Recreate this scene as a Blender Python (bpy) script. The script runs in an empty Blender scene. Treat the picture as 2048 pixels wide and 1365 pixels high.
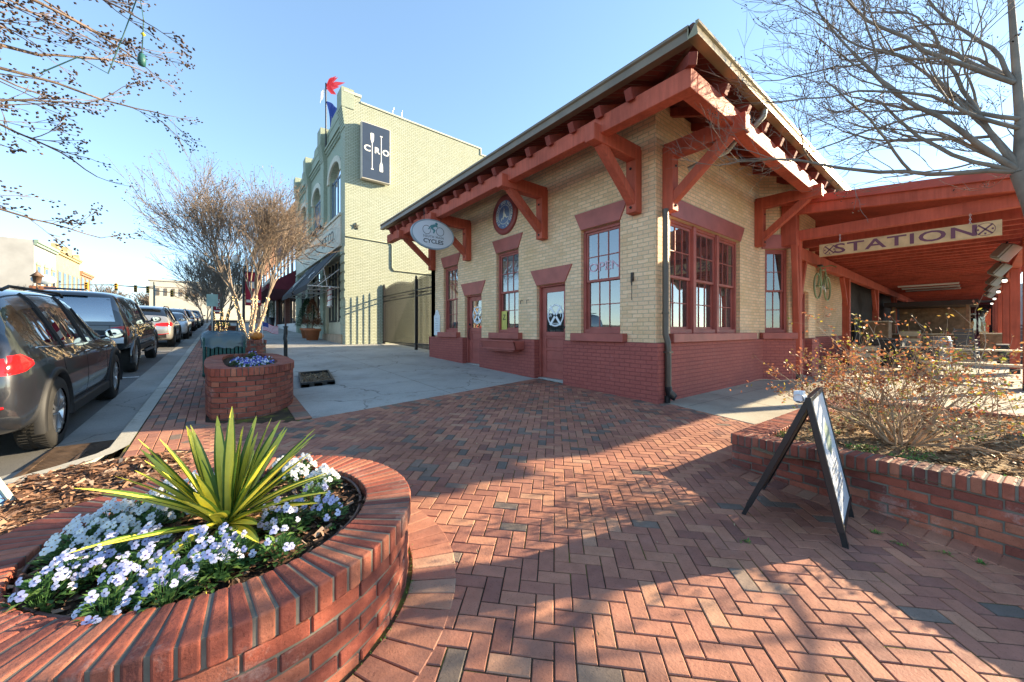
import bpy, bmesh, math, random
from mathutils import Vector, Matrix
from mathutils.bvhtree import BVHTree
R0 = random.Random(7)
SC = bpy.context.scene
COL = SC.collection
PI = math.pi

def gz(y):
    """height of the sloping street and plaza at y (it climbs away from the camera)"""
    y = max(-3.0, min(110.0, y))
    return .037 * y - .043

def S(r, g, b):
    f = lambda c: (c / 255 / 12.92) if c <= 10 else ((c / 255 + .055) / 1.055) ** 2.4
    return (f(r), f(g), f(b), 1)

# ---------------------------------------------------------------- materials
class NT:
    def __init__(s, name):
        s.m = bpy.data.materials.new(name); s.m.use_nodes = True
        s.t = s.m.node_tree; s.t.nodes.clear()
        s.out = s.n('ShaderNodeOutputMaterial')
    def n(s, kind, **kw):
        nd = s.t.nodes.new(kind)
        for k, v in kw.items():
            if hasattr(nd, k): setattr(nd, k, v)
            else: nd.inputs[k].default_value = v
        return nd
    def l(s, a, b): s.t.links.new(a, b)
    def ramp(s, fac, stops, interp='LINEAR'):
        r = s.n('ShaderNodeValToRGB'); e = r.color_ramp.elements; r.color_ramp.interpolation = interp
        while len(e) < len(stops): e.new(.5)
        for i, (p, c) in enumerate(stops):
            e[i].position = p; e[i].color = c if len(c) == 4 else (*c, 1)
        s.l(fac, r.inputs[0]); return r.outputs[0]
    def mix(s, fac, a, b, mode='MIX'):
        x = s.n('ShaderNodeMix', data_type='RGBA', blend_type=mode)
        for i, v in ((0, fac), (6, a), (7, b)):
            if hasattr(v, 'is_output'): s.l(v, x.inputs[i])
            else: x.inputs[i].default_value = v if i == 0 or len(v) == 4 else (*v, 1)
        return x.outputs[2]
    def noise(s, scale, detail=4, vec=None, rough=.55, dist=0):
        x = s.n('ShaderNodeTexNoise'); x.inputs['Scale'].default_value = scale
        x.inputs['Detail'].default_value = detail; x.inputs['Roughness'].default_value = rough
        x.inputs['Distortion'].default_value = dist
        if vec is None: vec = s.n('ShaderNodeTexCoord').outputs['Object']
        s.l(vec, x.inputs['Vector']); return x.outputs['Fac']
    def math(s, op, a, b=0.0):
        x = s.n('ShaderNodeMath', operation=op)
        for i, v in ((0, a), (1, b)):
            if hasattr(v, 'is_output'): s.l(v, x.inputs[i])
            else: x.inputs[i].default_value = v
        return x.outputs[0]
    def bump(s, h, strength=.3, dist=.01, normal=None):
        b = s.n('ShaderNodeBump'); b.inputs['Strength'].default_value = strength
        b.inputs['Distance'].default_value = dist; s.l(h, b.inputs['Height'])
        if normal is not None: s.l(normal, b.inputs['Normal'])
        return b.outputs[0]
    def bsdf(s, col, rough=.6, metal=0, spec=.5, normal=None, **kw):
        p = s.n('ShaderNodeBsdfPrincipled')
        for k, v in (('Base Color', col), ('Roughness', rough), ('Metallic', metal), ('Specular IOR Level', spec)):
            if hasattr(v, 'is_output'): s.l(v, p.inputs[k])
            else: p.inputs[k].default_value = v if not isinstance(v, tuple) or len(v) == 4 else (*v, 1)
        for k, v in kw.items(): p.inputs[k.replace('_', ' ')].default_value = v
        if normal is not None: s.l(normal, p.inputs['Normal'])
        s.l(p.outputs[0], s.out.inputs[0]); return p

def paint(name, c, rough=.5, var=.18, vscale=3.0, bump=.08, bscale=60, metal=0, spec=.4, **kw):
    """painted / plain surface with soft mottling and fine bump"""
    t = NT(name)
    c2 = tuple(min(1, v * (1 - var)) for v in c[:3]); c1 = tuple(min(1, v * (1 + var * .6)) for v in c[:3])
    n1 = t.noise(vscale, 6); col = t.ramp(n1, [(.3, c2), (.7, c1)])
    n2 = t.noise(bscale, 3)
    t.bsdf(col, rough, metal, spec, t.bump(n2, bump, .004) if bump else None, **kw)
    return t.m

def plain(name, c, rough=.5, metal=0, spec=.5, **kw):
    t = NT(name); t.bsdf(c, rough, metal, spec, **kw); return t.m

def glow(name, c, strength):
    t = NT(name); t.bsdf(c, .4, Emission_Color=c if len(c) == 4 else (*c, 1), Emission_Strength=strength); return t.m

def wood(name, c, rough=.5):
    """painted timber: grain streaks and worn spots"""
    t = NT(name); tc = t.n('ShaderNodeTexCoord').outputs['Object']
    big = t.noise(1.3, 5); fine = t.noise(25, 4)
    col = t.ramp(big, [(.25, tuple(v * .66 for v in c[:3])), (.5, c[:3]), (.78, tuple(min(1, v * 1.28) for v in c[:3]))])
    wear = t.ramp(t.noise(6, 8, rough=.7), [(.64, (0, 0, 0)), (.70, (1, 1, 1))])
    mp = t.n('ShaderNodeMapping'); mp.inputs['Scale'].default_value = (9, 9, .8); t.l(tc, mp.inputs[0])
    col = t.mix(.45, col, t.ramp(t.noise(2, 5, mp.outputs[0]), [(.3, (.32, .32, .32)), (.7, (.66, .66, .66))]), 'OVERLAY')
    col = t.mix(t.math('MULTIPLY', wear, .4), col, (min(1, c[0] * 1.35), c[1] * 1.9, c[2] * 2.1, 1))
    t.bsdf(col, rough + .12, 0, .18, t.bump(fine, .2, .004)); return t.m

def brickwall(name, c1, c2, mortar, bw=.215, rh=.0735, ms=.010, bump=.5, rough=.75, stain=.25, stainc=None, light=None):
    """brickwork laid in the plane of each wall face, whichever way the face looks"""
    t = NT(name); g = t.n('ShaderNodeNewGeometry'); pos = t.n('ShaderNodeTexCoord').outputs['Object']
    sp = t.n('ShaderNodeSeparateXYZ'); t.l(pos, sp.inputs[0]); sn = t.n('ShaderNodeSeparateXYZ'); t.l(g.outputs['True Normal'], sn.inputs[0])
    u = t.math('SUBTRACT', t.math('MULTIPLY', sn.outputs[0], sp.outputs[1]), t.math('MULTIPLY', sn.outputs[1], sp.outputs[0]))
    cv = t.n('ShaderNodeCombineXYZ'); t.l(u, cv.inputs[0]); t.l(sp.outputs[2], cv.inputs[1])
    nz = t.n('ShaderNodeTexNoise'); nz.inputs['Scale'].default_value = 9; t.l(pos, nz.inputs['Vector'])
    va = t.n('ShaderNodeVectorMath', operation='MULTIPLY_ADD'); t.l(nz.outputs['Color'], va.inputs[0])
    va.inputs[1].default_value = (.006, .006, 0); t.l(cv.outputs[0], va.inputs[2])
    b = t.n('ShaderNodeTexBrick'); t.l(va.outputs[0], b.inputs['Vector'])
    b.inputs['Scale'].default_value = 1; b.inputs['Brick Width'].default_value = bw; b.inputs['Row Height'].default_value = rh
    b.inputs['Mortar Size'].default_value = ms; b.inputs['Mortar Smooth'].default_value = .35; b.inputs['Bias'].default_value = -.1
    b.inputs['Color1'].default_value = (*c1[:3], 1); b.inputs['Color2'].default_value = (*c2[:3], 1); b.inputs['Mortar'].default_value = (*mortar[:3], 1)
    col = b.outputs['Color']
    big = t.noise(.9, 7, rough=.65); sc = stainc or tuple(v * .55 for v in c1[:3])
    col = t.mix(t.math('MULTIPLY', t.ramp(big, [(.45, (0, 0, 0)), (.75, (1, 1, 1))]), stain), col, (*sc[:3], 1))
    if light: col = t.mix(t.math('MULTIPLY', t.ramp(t.noise(2.2, 8, rough=.75), [(.6, (0, 0, 0)), (.72, (1, 1, 1))]), .35), col, (*light[:3], 1))
    col = t.mix(.35, col, t.ramp(t.noise(30, 5), [(.3, (.35, .35, .35)), (.7, (.65, .65, .65))]), 'OVERLAY')
    h = t.math('ADD', t.math('SUBTRACT', 1.0, b.outputs['Fac']), t.math('MULTIPLY', t.noise(45, 4), .35))
    t.bsdf(col, rough, 0, .25, t.bump(h, bump, .012)); return t.m

def tinted(name, stops, rough=.7, mott=.4, bump=.4, bscale=70, spec=.25, attr='tint', moss=None, salt=0):
    """loose bricks and pavers: each carries its own 'tint', with mottling, pits and dust"""
    t = NT(name); a = t.n('ShaderNodeAttribute'); a.attribute_name = attr
    col = t.ramp(a.outputs['Fac'], stops)
    col = t.mix(mott, col, t.ramp(t.noise(14, 8, rough=.65), [(.25, (.30, .30, .30)), (.75, (.70, .70, .70))]), 'OVERLAY')
    pits = t.ramp(t.noise(150, 2), [(.30, (0, 0, 0)), (.38, (1, 1, 1))])
    col = t.mix(.45, col, pits, 'MULTIPLY')
    dust = t.ramp(t.noise(1.7, 8, rough=.7), [(.5, (0, 0, 0)), (.8, (1, 1, 1))])
    col = t.mix(t.math('MULTIPLY', dust, .22), col, (.36, .30, .26, 1))
    grime = t.ramp(t.noise(.9, 9, rough=.72), [(.42, (1, 1, 1)), (.62, (.66, .64, .62))])
    col = t.mix(.75, col, grime, 'MULTIPLY')
    if salt:
        sl_ = t.ramp(t.noise(3.3, 10, rough=.8), [(.56, (0, 0, 0)), (.66, (1, 1, 1))])
        col = t.mix(t.math('MULTIPLY', sl_, salt), col, (.52, .46, .42, 1))
    if moss:
        mm = t.ramp(t.noise(5, 8, rough=.75), [(.62, (0, 0, 0)), (.70, (1, 1, 1))])
        col = t.mix(t.math('MULTIPLY', mm, .5), col, (*moss[:3], 1))
    h = t.math('ADD', t.noise(bscale, 5), t.math('MULTIPLY', t.noise(9, 3), .8))
    t.bsdf(col, rough, 0, spec, t.bump(h, bump, .006)); return t.m

def leafy(name, stops, rough=.55, trans=.25):
    t = NT(name); a = t.n('ShaderNodeAttribute'); a.attribute_name = 'tint'
    col = t.ramp(a.outputs['Fac'], stops)
    d = t.n('ShaderNodeBsdfPrincipled'); t.l(col, d.inputs['Base Color']); d.inputs['Roughness'].default_value = rough
    d.inputs['Specular IOR Level'].default_value = .3
    tr = t.n('ShaderNodeBsdfTranslucent'); t.l(col, tr.inputs[0]); mx = t.n('ShaderNodeMixShader'); mx.inputs[0].default_value = trans
    t.l(d.outputs[0], mx.inputs[1]); t.l(tr.outputs[0], mx.inputs[2]); t.l(mx.outputs[0], t.out.inputs[0]); return t.m

def glassmat(name, tint=(.05, .06, .065), refl=.14, clear=.55, rough=.01):
    """window glass: part mirror, part see-through"""
    t = NT(name)
    tr = t.n('ShaderNodeBsdfTransparent'); tr.inputs[0].default_value = (.86, .9, .9, 1)
    df = t.n('ShaderNodeBsdfDiffuse'); df.inputs[0].default_value = (*tint, 1)
    gl = t.n('ShaderNodeBsdfGlossy'); gl.inputs['Roughness'].default_value = rough; gl.inputs[0].default_value = (1, 1, 1, 1)
    bn = t.bump(t.noise(1.6, 2), .05, .02); t.l(bn, gl.inputs['Normal'])
    m1 = t.n('ShaderNodeMixShader'); m1.inputs[0].default_value = clear; t.l(df.outputs[0], m1.inputs[1]); t.l(tr.outputs[0], m1.inputs[2])
    fr = t.n('ShaderNodeFresnel'); fr.inputs[0].default_value = 1.5
    fac = t.math('ADD', t.math('MULTIPLY', fr.outputs[0], 1.3), refl); fac = t.math('MINIMUM', fac, 1.0)
    m2 = t.n('ShaderNodeMixShader'); t.l(fac, m2.inputs[0]); t.l(m1.outputs[0], m2.inputs[1]); t.l(gl.outputs[0], m2.inputs[2])
    t.l(m2.outputs[0], t.out.inputs[0]); return t.m

# ---------------------------------------------------------------- mesh builder
class MB:
    def __init__(s): s.v = []; s.f = []; s.mi = []; s.tint = []; s.sm = []
    def add(s, vs, fs, mi=0, tint=.5, smooth=False):
        o = len(s.v); s.v += [tuple(p) for p in vs]
        for f in fs:
            s.f.append(tuple(i + o for i in f)); s.mi.append(mi); s.tint.append(tint); s.sm.append(smooth)
        return s
    def box(s, x0, x1, y0, y1, z0, z1, mi=0, tint=.5, M=None):
        vs = [(x, y, z) for z in (z0, z1) for x, y in ((x0, y0), (x1, y0), (x1, y1), (x0, y1))]
        if M is not None: vs = [M @ Vector(p) for p in vs]
        return s.add(vs, [(3, 2, 1, 0), (4, 5, 6, 7), (0, 1, 5, 4), (1, 2, 6, 5), (2, 3, 7, 6), (3, 0, 4, 7)], mi, tint)
    def bar(s, a, b, w, h, mi=0, tint=.5, up=(0, 0, 1)):
        """rectangular bar from a to b, w across, h along 'up'"""
        a, b = Vector(a), Vector(b); d = (b - a); L = d.length; d.normalize(); u = Vector(up)
        sx = d.cross(u)
        if sx.length < 1e-5: u = Vector((1, 0, 0)); sx = d.cross(u)
        sx.normalize(); u = sx.cross(d)
        M = Matrix(((sx.x, d.x, u.x, a.x), (sx.y, d.y, u.y, a.y), (sx.z, d.z, u.z, a.z), (0, 0, 0, 1)))
        return s.box(-w / 2, w / 2, 0, L, -h / 2, h / 2, mi, tint, M)
    def tube(s, pts, rad, n=8, mi=0, tint=.5, cap=True, smooth=True):
        pts = [Vector(p) for p in pts]; k = len(pts)
        if not isinstance(rad, (list, tuple)): rad = [rad] * k
        vs = []; prev = None
        for i in range(k):
            d = (pts[min(i + 1, k - 1)] - pts[max(i - 1, 0)])
            if d.length < 1e-9: d = Vector((0, 0, 1))
            d.normalize()
            if prev is None:
                a = d.orthogonal().normalized()
            else:
                a = prev - d * prev.dot(d)
                a = a.normalized() if a.length > 1e-6 else d.orthogonal().normalized()
            prev = a; b = d.cross(a)
            for j in range(n):
                t = 2 * PI * j / n; vs.append(pts[i] + (a * math.cos(t) + b * math.sin(t)) * rad[i])
        fs = [(i * n + j, i * n + (j + 1) % n, (i + 1) * n + (j + 1) % n, (i + 1) * n + j) for i in range(k - 1) for j in range(n)]
        s.add(vs, fs, mi, tint, smooth)
        if cap and n > 2: s.add([vs[j] for j in range(n)], [tuple(reversed(range(n)))], mi, tint); s.add([vs[(k - 1) * n + j] for j in range(n)], [tuple(range(n))], mi, tint)
        return s
    def lathe(s, prof, c=(0, 0, 0), n=24, axis='z', mi=0, tint=.5, smooth=True, a0=0, a1=2 * PI):
        full = abs(a1 - a0 - 2 * PI) < 1e-6; m = n if full else n + 1; vs = []
        for r, h in prof:
            for j in range(m):
                t = a0 + (a1 - a0) * j / n; x, y = r * math.cos(t), r * math.sin(t)
                p = {'z': (x, y, h), 'x': (h, x, y), 'y': (y, h, x)}[axis]
                vs.append((p[0] + c[0], p[1] + c[1], p[2] + c[2]))
        fs = []
        for i in range(len(prof) - 1):
            for j in range(n):
                j2 = (j + 1) % m
                fs.append((i * m + j, i * m + j2, (i + 1) * m + j2, (i + 1) * m + j))
        return s.add(vs, fs, mi, tint, smooth)
    def prism(s, poly, axis, a, b, mi=0, tint=.5):
        """poly of 2-D points extruded along axis from a to b: x -> (y,z), y -> (x,z), z -> (x,y)"""
        f = {'x': lambda p, h: (h, p[0], p[1]), 'y': lambda p, h: (p[0], h, p[1]), 'z': lambda p, h: (p[0], p[1], h)}[axis]
        n = len(poly); vs = [f(p, a) for p in poly] + [f(p, b) for p in poly]
        fs = [tuple(reversed(range(n))), tuple(range(n, 2 * n))] + [(i, (i + 1) % n, n + (i + 1) % n, n + i) for i in range(n)]
        return s.add(vs, fs, mi, tint)
    def sheet(s, fn, nu, nv, mi=0, tint=.5, smooth=True):
        vs = [fn(i / nu, j / nv) for j in range(nv + 1) for i in range(nu + 1)]; w = nu + 1
        return s.add(vs, [(j * w + i, j * w + i + 1, (j + 1) * w + i + 1, (j + 1) * w + i) for j in range(nv) for i in range(nu)], mi, tint, smooth)
    def xf(s, M):
        s.v = [tuple(M @ Vector(p)) for p in s.v]; return s
    def join(s, o):
        k = len(s.v); s.v += o.v; s.f += [tuple(i + k for i in f) for f in o.f]; s.mi += o.mi; s.tint += o.tint; s.sm += o.sm; return s
    def mesh(s, name, mats, recalc=True):
        me = bpy.data.meshes.new(name); me.from_pydata(s.v, [], s.f)
        for m in (mats if isinstance(mats, (list, tuple)) else [mats]): me.materials.append(m)
        me.polygons.foreach_set('material_index', s.mi); me.polygons.foreach_set('use_smooth', s.sm)
        at = me.attributes.new('tint', 'FLOAT', 'FACE'); at.data.foreach_set('value', s.tint)
        if recalc:
            bm = bmesh.new(); bm.from_mesh(me); bmesh.ops.recalc_face_normals(bm, faces=bm.faces); bm.to_mesh(me); bm.free()
        me.update(); return me

def W(o):
    p = Vector((0, 0, 0))
    while o is not None: p = p + o.location; o = o.parent
    return p

def put(name, me, parent=None, bevel=0, seg=2, angle=40):
    """link a mesh built in world coordinates, under its thing if it is a part"""
    o = bpy.data.objects.new(name, me); COL.objects.link(o)
    if parent is not None:
        o.parent = parent; o.location = -W(parent)
    if bevel:
        m = o.modifiers.new('edge', 'BEVEL'); m.width = bevel; m.segments = seg; m.limit_method = 'ANGLE'; m.angle_limit = math.radians(angle)
        m.harden_normals = False
    return o

def part(mb, name, mats, parent=None, bevel=0, seg=2, recalc=True, label=None):
    o = put(name, mb.mesh(name, mats, recalc), parent, bevel, seg)
    if label: o['label'] = label
    return o

def tag(o, label, cat, group=None, kind=None):
    o['label'] = label; o['category'] = cat
    if group: o['group'] = group
    if kind: o['kind'] = kind
    return o

def thing(name, label, cat, loc=(0, 0, 0), group=None):
    o = bpy.data.objects.new(name, None); o.empty_display_size = .2; COL.objects.link(o); o.location = loc
    return tag(o, label, cat, group)

def structure(mb, name, mats, recalc=True, bevel=0):
    o = put(name, mb.mesh(name, mats, recalc), None, bevel); o['kind'] = 'structure'; return o

def dup(root, label, loc, rz=0, group=None, scale=None):
    """copy a thing with its parts and sub-parts"""
    def rec(o, par):
        c = o.copy(); COL.objects.link(c)
        if par is not None: c.parent = par
        for ch in [x for x in bpy.data.objects if x.parent == o]: rec(ch, c)
        return c
    r = rec(root, None); r.location = loc; r.rotation_euler = (0, 0, rz); r['label'] = label
    if scale: r.scale = (scale,) * 3
    if group: r['group'] = group
    return r

def text_mb(txt, size, M, depth=.004, mi=0, align='CENTER', sx=1.0, bold=0, spacing=1.0):
    """lettering as mesh: laid out in local x/y, then moved by M"""
    cu = bpy.data.curves.new('lettering', 'FONT'); cu.body = txt; cu.size = size; cu.extrude = depth / 2; cu.align_x = align; cu.align_y = 'CENTER'
    cu.offset = bold; cu.space_character = spacing; cu.resolution_u = 3
    o = bpy.data.objects.new('lettering', cu); COL.objects.link(o)
    dg = bpy.context.evaluated_depsgraph_get(); me = bpy.data.meshes.new_from_object(o.evaluated_get(dg))
    mb = MB(); SX = Matrix.Scale(sx, 4, (1, 0, 0))
    mb.add([M @ (SX @ v.co) for v in me.vertices], [tuple(p.vertices) for p in me.polygons], mi)
    bpy.data.objects.remove(o); bpy.data.curves.remove(cu); bpy.data.meshes.remove(me)
    return mb

def frameM(origin, ex, ey):
    """matrix whose local x,y lie along ex, ey"""
    ex, ey = Vector(ex).normalized(), Vector(ey).normalized(); ez = ex.cross(ey); o = Vector(origin)
    return Matrix(((ex.x, ey.x, ez.x, o.x), (ex.y, ey.y, ez.y, o.y), (ex.z, ey.z, ez.z, o.z), (0, 0, 0, 1)))

def inpoly(x, y, P):
    c = False; j = len(P) - 1
    for i in range(len(P)):
        if (P[i][1] > y) != (P[j][1] > y) and x < (P[j][0] - P[i][0]) * (y - P[i][1]) / (P[j][1] - P[i][1]) + P[i][0]: c = not c
        j = i
    return c

def poly_sheet(poly, dz, name, mats, thick=.12, step=None):
    """a paved area following the street's slope: outline filled, with a skirt"""
    bm = bmesh.new(); vs = [bm.verts.new((x, y, 0)) for x, y in poly]; bm.faces.new(vs)
    if step:
        ys = [p[1] for p in poly]; y = min(ys) + step
        while y < max(ys):
            bmesh.ops.bisect_plane(bm, geom=bm.verts[:] + bm.edges[:] + bm.faces[:], plane_co=(0, y, 0), plane_no=(0, 1, 0)); y += step
    r = bmesh.ops.extrude_face_region(bm, geom=bm.faces[:])
    top = {e for e in r['geom'] if isinstance(e, bmesh.types.BMVert)}
    for v in bm.verts: v.co.z = gz(v.co.y) + dz - (0 if v in top else thick)
    bmesh.ops.recalc_face_normals(bm, faces=bm.faces); me = bpy.data.meshes.new(name); bm.to_mesh(me); bm.free()
    me.materials.append(mats); o = put(name, me); o['kind'] = 'structure'; return o
# ---------------------------------------------------------------- shared materials
RED = wood('red_timber', (.46, .102, .060), .5)
REDD = paint('red_trim', (.385, .10, .076), .5, .22)
TAN = brickwall('tan_brick', (.90, .61, .375), (.73, .48, .285), (.56, .43, .28), ms=.009, bump=.7, stain=.5, stainc=(.62, .38, .13), light=(.70, .63, .51))
BASE = brickwall('red_painted_brick', (.385, .105, .082), (.345, .092, .073), (.265, .072, .062), ms=.008, bump=.75, stain=.35, stainc=(.19, .065, .06), light=(.43, .19, .17))
CROB = brickwall('pale_green_brick', (.46, .49, .39), (.40, .43, .335), (.20, .225, .15), ms=.011, bump=1.0, stain=.3, stainc=(.37, .385, .25), light=(.58, .60, .46))
CROF = brickwall('sage_green_brick', (.37, .42, .325), (.34, .39, .30), (.27, .315, .24), ms=.007, bump=.6, stain=.2)
GLASS = glassmat('window_glass')
DARKG = glassmat('dark_glass', (.012, .014, .016), .10, .0)
DARK = plain('dark_interior', (.02, .017, .016), .8)
BLACK = paint('black_metal', (.018, .018, .019), .38, .2)
WHITE = paint('white_paint', (.74, .73, .70), .5, .08)
CREAM = paint('cream_paint', (.66, .58, .40), .55, .1)
STEEL = plain('bright_steel', (.6, .6, .6), .3, 1)
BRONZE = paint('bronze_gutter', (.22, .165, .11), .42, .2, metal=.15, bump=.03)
PAVER = tinted('paver', [(0, (.15, .125, .105)), (.10, (.20, .155, .125)), (.24, (.26, .185, .14)), (.30, (.25, .112, .085)), (.5, (.355, .155, .107)), (.72, (.44, .20, .128)), (.9, (.48, .245, .15)), (1, (.41, .28, .20))], .72, moss=None)
BRICK = tinted('red_brick', [(0, (.16, .055, .045)), (.35, (.29, .078, .052)), (.7, (.36, .10, .062)), (1, (.41, .155, .095))], .72, .65, .6, salt=.3)
MORTAR = paint('mortar', (.165, .148, .12), .9, .4, 8, .6, 40)

def concrete(name, c, crack=True, rough=.8):
    t = NT(name); big = t.noise(.7, 8, rough=.62); fine = t.noise(60, 5)
    col = t.ramp(big, [(.3, tuple(v * .72 for v in c)), (.5, c), (.72, tuple(min(1, v * 1.16) for v in c))])
    col = t.mix(.5, col, t.ramp(fine, [(.3, (.38, .38, .38)), (.7, (.62, .62, .62))]), 'OVERLAY')
    st = t.ramp(t.noise(2.6, 9, rough=.78), [(.56, (1, 1, 1)), (.66, (.62, .6, .58)), (.72, (1, 1, 1))])
    col = t.mix(.75, col, st, 'MULTIPLY'); col = t.mix(.6, col, t.ramp(t.noise(.33, 10, rough=.7), [(.38, (1.0, 1.0, 1.0)), (.6, (.72, .71, .68))]), 'MULTIPLY')
    h = fine
    if crack:
        v = t.n('ShaderNodeTexVoronoi', feature='DISTANCE_TO_EDGE'); v.inputs['Scale'].default_value = .42
        tc = t.n('ShaderNodeTexCoord').outputs['Object']; nz = t.n('ShaderNodeTexNoise'); nz.inputs['Scale'].default_value = 2.5; nz.inputs['Detail'].default_value = 8; t.l(tc, nz.inputs['Vector'])
        va = t.n('ShaderNodeVectorMath', operation='MULTIPLY_ADD'); t.l(nz.outputs['Color'], va.inputs[0]); va.inputs[1].default_value = (.5, .5, .5); t.l(tc, va.inputs[2]); t.l(va.outputs[0], v.inputs['Vector'])
        cr = t.ramp(v.outputs['Distance'], [(0, (.25, .24, .23)), (.0022, (.3, .3, .3)), (.005, (1, 1, 1))])
        col = t.mix(.8, col, cr, 'MULTIPLY')
    t.bsdf(col, rough, 0, .25, t.bump(h, .35, .005)); return t.m
CONC = concrete('sidewalk_concrete', (.43, .42, .385)); KERB = concrete('kerb_concrete', (.44, .42, .36), False)
GUT = concrete('gutter_concrete', (.30, .29, .265)); FLOORC = concrete('canopy_floor_concrete', (.40, .37, .30), False)
def asphalt():
    t = NT('asphalt'); big = t.noise(.5, 7); f = t.noise(180, 3)
    col = t.ramp(big, [(.3, (.085, .085, .085)), (.7, (.135, .133, .128))]); col = t.mix(.7, col, t.ramp(f, [(.35, (.3, .3, .3)), (.65, (.72, .72, .72))]), 'OVERLAY')
    t.bsdf(col, .85, 0, .25, t.bump(f, .5, .006)); return t.m
ASPH = asphalt()
def mulchmat(name, a, b, c):
    t = NT(name); tc = t.n('ShaderNodeTexCoord').outputs['Object']; mp = t.n('ShaderNodeMapping'); mp.inputs['Scale'].default_value = (28, 9, 28); mp.inputs['Rotation'].default_value = (0, 0, .6); t.l(tc, mp.inputs[0])
    n = t.noise(3.0, 9, mp.outputs[0], .7, .6); n2 = t.noise(3.2, 7, None, .6)
    col = t.ramp(n, [(.28, a), (.5, b), (.72, c)]); col = t.mix(.55, col, t.ramp(n2, [(.3, (.22, .22, .22)), (.7, (.8, .8, .8))]), 'OVERLAY')
    t.bsdf(col, .9, 0, .15, t.bump(n, 1.0, .03)); return t.m
MULCH = mulchmat('bark_mulch', (.03, .018, .012), (.15, .075, .045), (.36, .22, .15))
SOIL = mulchmat('dark_mulch', (.012, .009, .007), (.05, .032, .022), (.20, .13, .08))
BED = mulchmat('bed_soil', (.09, .06, .035), (.30, .20, .115), (.52, .38, .22))
CHIP = tinted('bark_chip', [(0, (.05, .03, .02)), (.4, (.17, .085, .05)), (.8, (.32, .18, .11)), (1, (.45, .33, .24))], .9)
STRAW = tinted('dry_litter', [(0, (.10, .065, .035)), (.5, (.36, .24, .13)), (1, (.60, .46, .27))], .9)

# ---------------------------------------------------------------- terrain, road, kerb
b = MB(); ys = [-900, -60, -3] + [i * 11 for i in range(0, 11)] + [200, 1500]; xs = [-1500, -300, -60, -21, 0, 7, 60, 300, 1500]
vs = [(x, y, gz(y) - .26) for y in ys for x in xs]; n = len(xs)
b.add(vs, [(j * n + i, j * n + i + 1, (j + 1) * n + i + 1, (j + 1) * n + i) for j in range(len(ys) - 1) for i in range(n - 1)])
t = NT('far_ground'); t.bsdf(t.ramp(t.noise(.25, 8), [(.35, (.10, .095, .07)), (.6, (.17, .15, .115)), (.8, (.22, .2, .17))]), .95, 0, .1); structure(b, 'ground', t.m)
KP = [(-.70, 72), (-.70, 5.35), (-.78, 5.12), (-1.0, 4.86), (-1.35, 4.56), (-2.2, 3.95), (-4.0, 2.9), (-9, .3), (-12, -1.2)]
def off(P, d):
    o = []
    for i in range(len(P)):
        a = Vector((*P[max(i - 1, 0)], 0)); c = Vector((*P[min(i + 1, len(P) - 1)], 0)); t = (c - a).normalized(); o.append((P[i][0] + t.y * d, P[i][1] - t.x * d))
    return o
KO = off(KP, .155); KG = off(KP, .66)
road_poly = [(-19.5, 108), (-.8, 108), (-.8, 72)] + off(KP, .1)[1:] + [(-12, -30), (-19.5, -30)]
b = MB()
rs = [(-19.6, y) for y in (-40, -3, 20, 50, 80, 110)]
b.add([(x, y, gz(y) - .12) for y in (-40, -3, 20, 50, 80, 110) for x in (-19.6, -.78)], [(2 * j, 2 * j + 1, 2 * j + 3, 2 * j + 2) for j in range(5)]); structure(b, 'road', ASPH)
b = MB()                                                       # gutter pan, a finger above the asphalt

def subd(P, s):
    o = []
    for i in range(len(P) - 1):
        a, c = P[i], P[i + 1]; k = max(1, int(math.dist(a, c) / s))
        o += [(a[0] + (c[0] - a[0]) * j / k, a[1] + (c[1] - a[1]) * j / k) for j in range(k)]
    return o + [P[-1]]
K0 = subd(KP, 3.0); K1 = off(K0, .155); K2 = off(K0, .66)
m = len(K0); vs = [(x, y, gz(y) - .112) for x, y in K1] + [(x, y, gz(y) - .112) for x, y in K2]
b.add(vs, [(i, i + 1, m + i + 1, m + i) for i in range(m - 1)]); structure(b, 'gutter_pan', GUT)
b = MB(); Kb = off(K0, .135)
vs = [(x, y, gz(y) + .006) for x, y in K0] + [(x, y, gz(y) + .004) for x, y in Kb] + [(x, y, gz(y) - .02) for x, y in K1] + [(x, y, gz(y) - .3) for x, y in K1]
b.add(vs, [(k * m + i, k * m + i + 1, (k + 1) * m + i + 1, (k + 1) * m + i) for k in range(3) for i in range(m - 1)]); structure(b, 'kerb', KERB)
b = MB()
for y in (-2, 3, 9, 15, 21, 27, 33, 39): b.box(-.83, -.69, y, y + .008, gz(y) - .05, gz(y) + .0075)
structure(b, 'kerb_joints', DARK)
b = MB()                                                       # parking bay ticks
for y in (11.62, 18.75, 25.4, 32): b.add([(x, yy, gz(yy) - .1085 if x < -1.3 else gz(yy) - .106) for x, yy in ((-3.9, y), (-1.37, y), (-1.37, y + .1), (-3.9, y + .1))], [(0, 1, 2, 3)])
t = NT('road_paint'); t.bsdf(t.ramp(t.noise(14, 6), [(.35, (.3, .3, .3)), (.5, (.7, .7, .68))]), .7); structure(b, 'road_markings', t.m)
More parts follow.
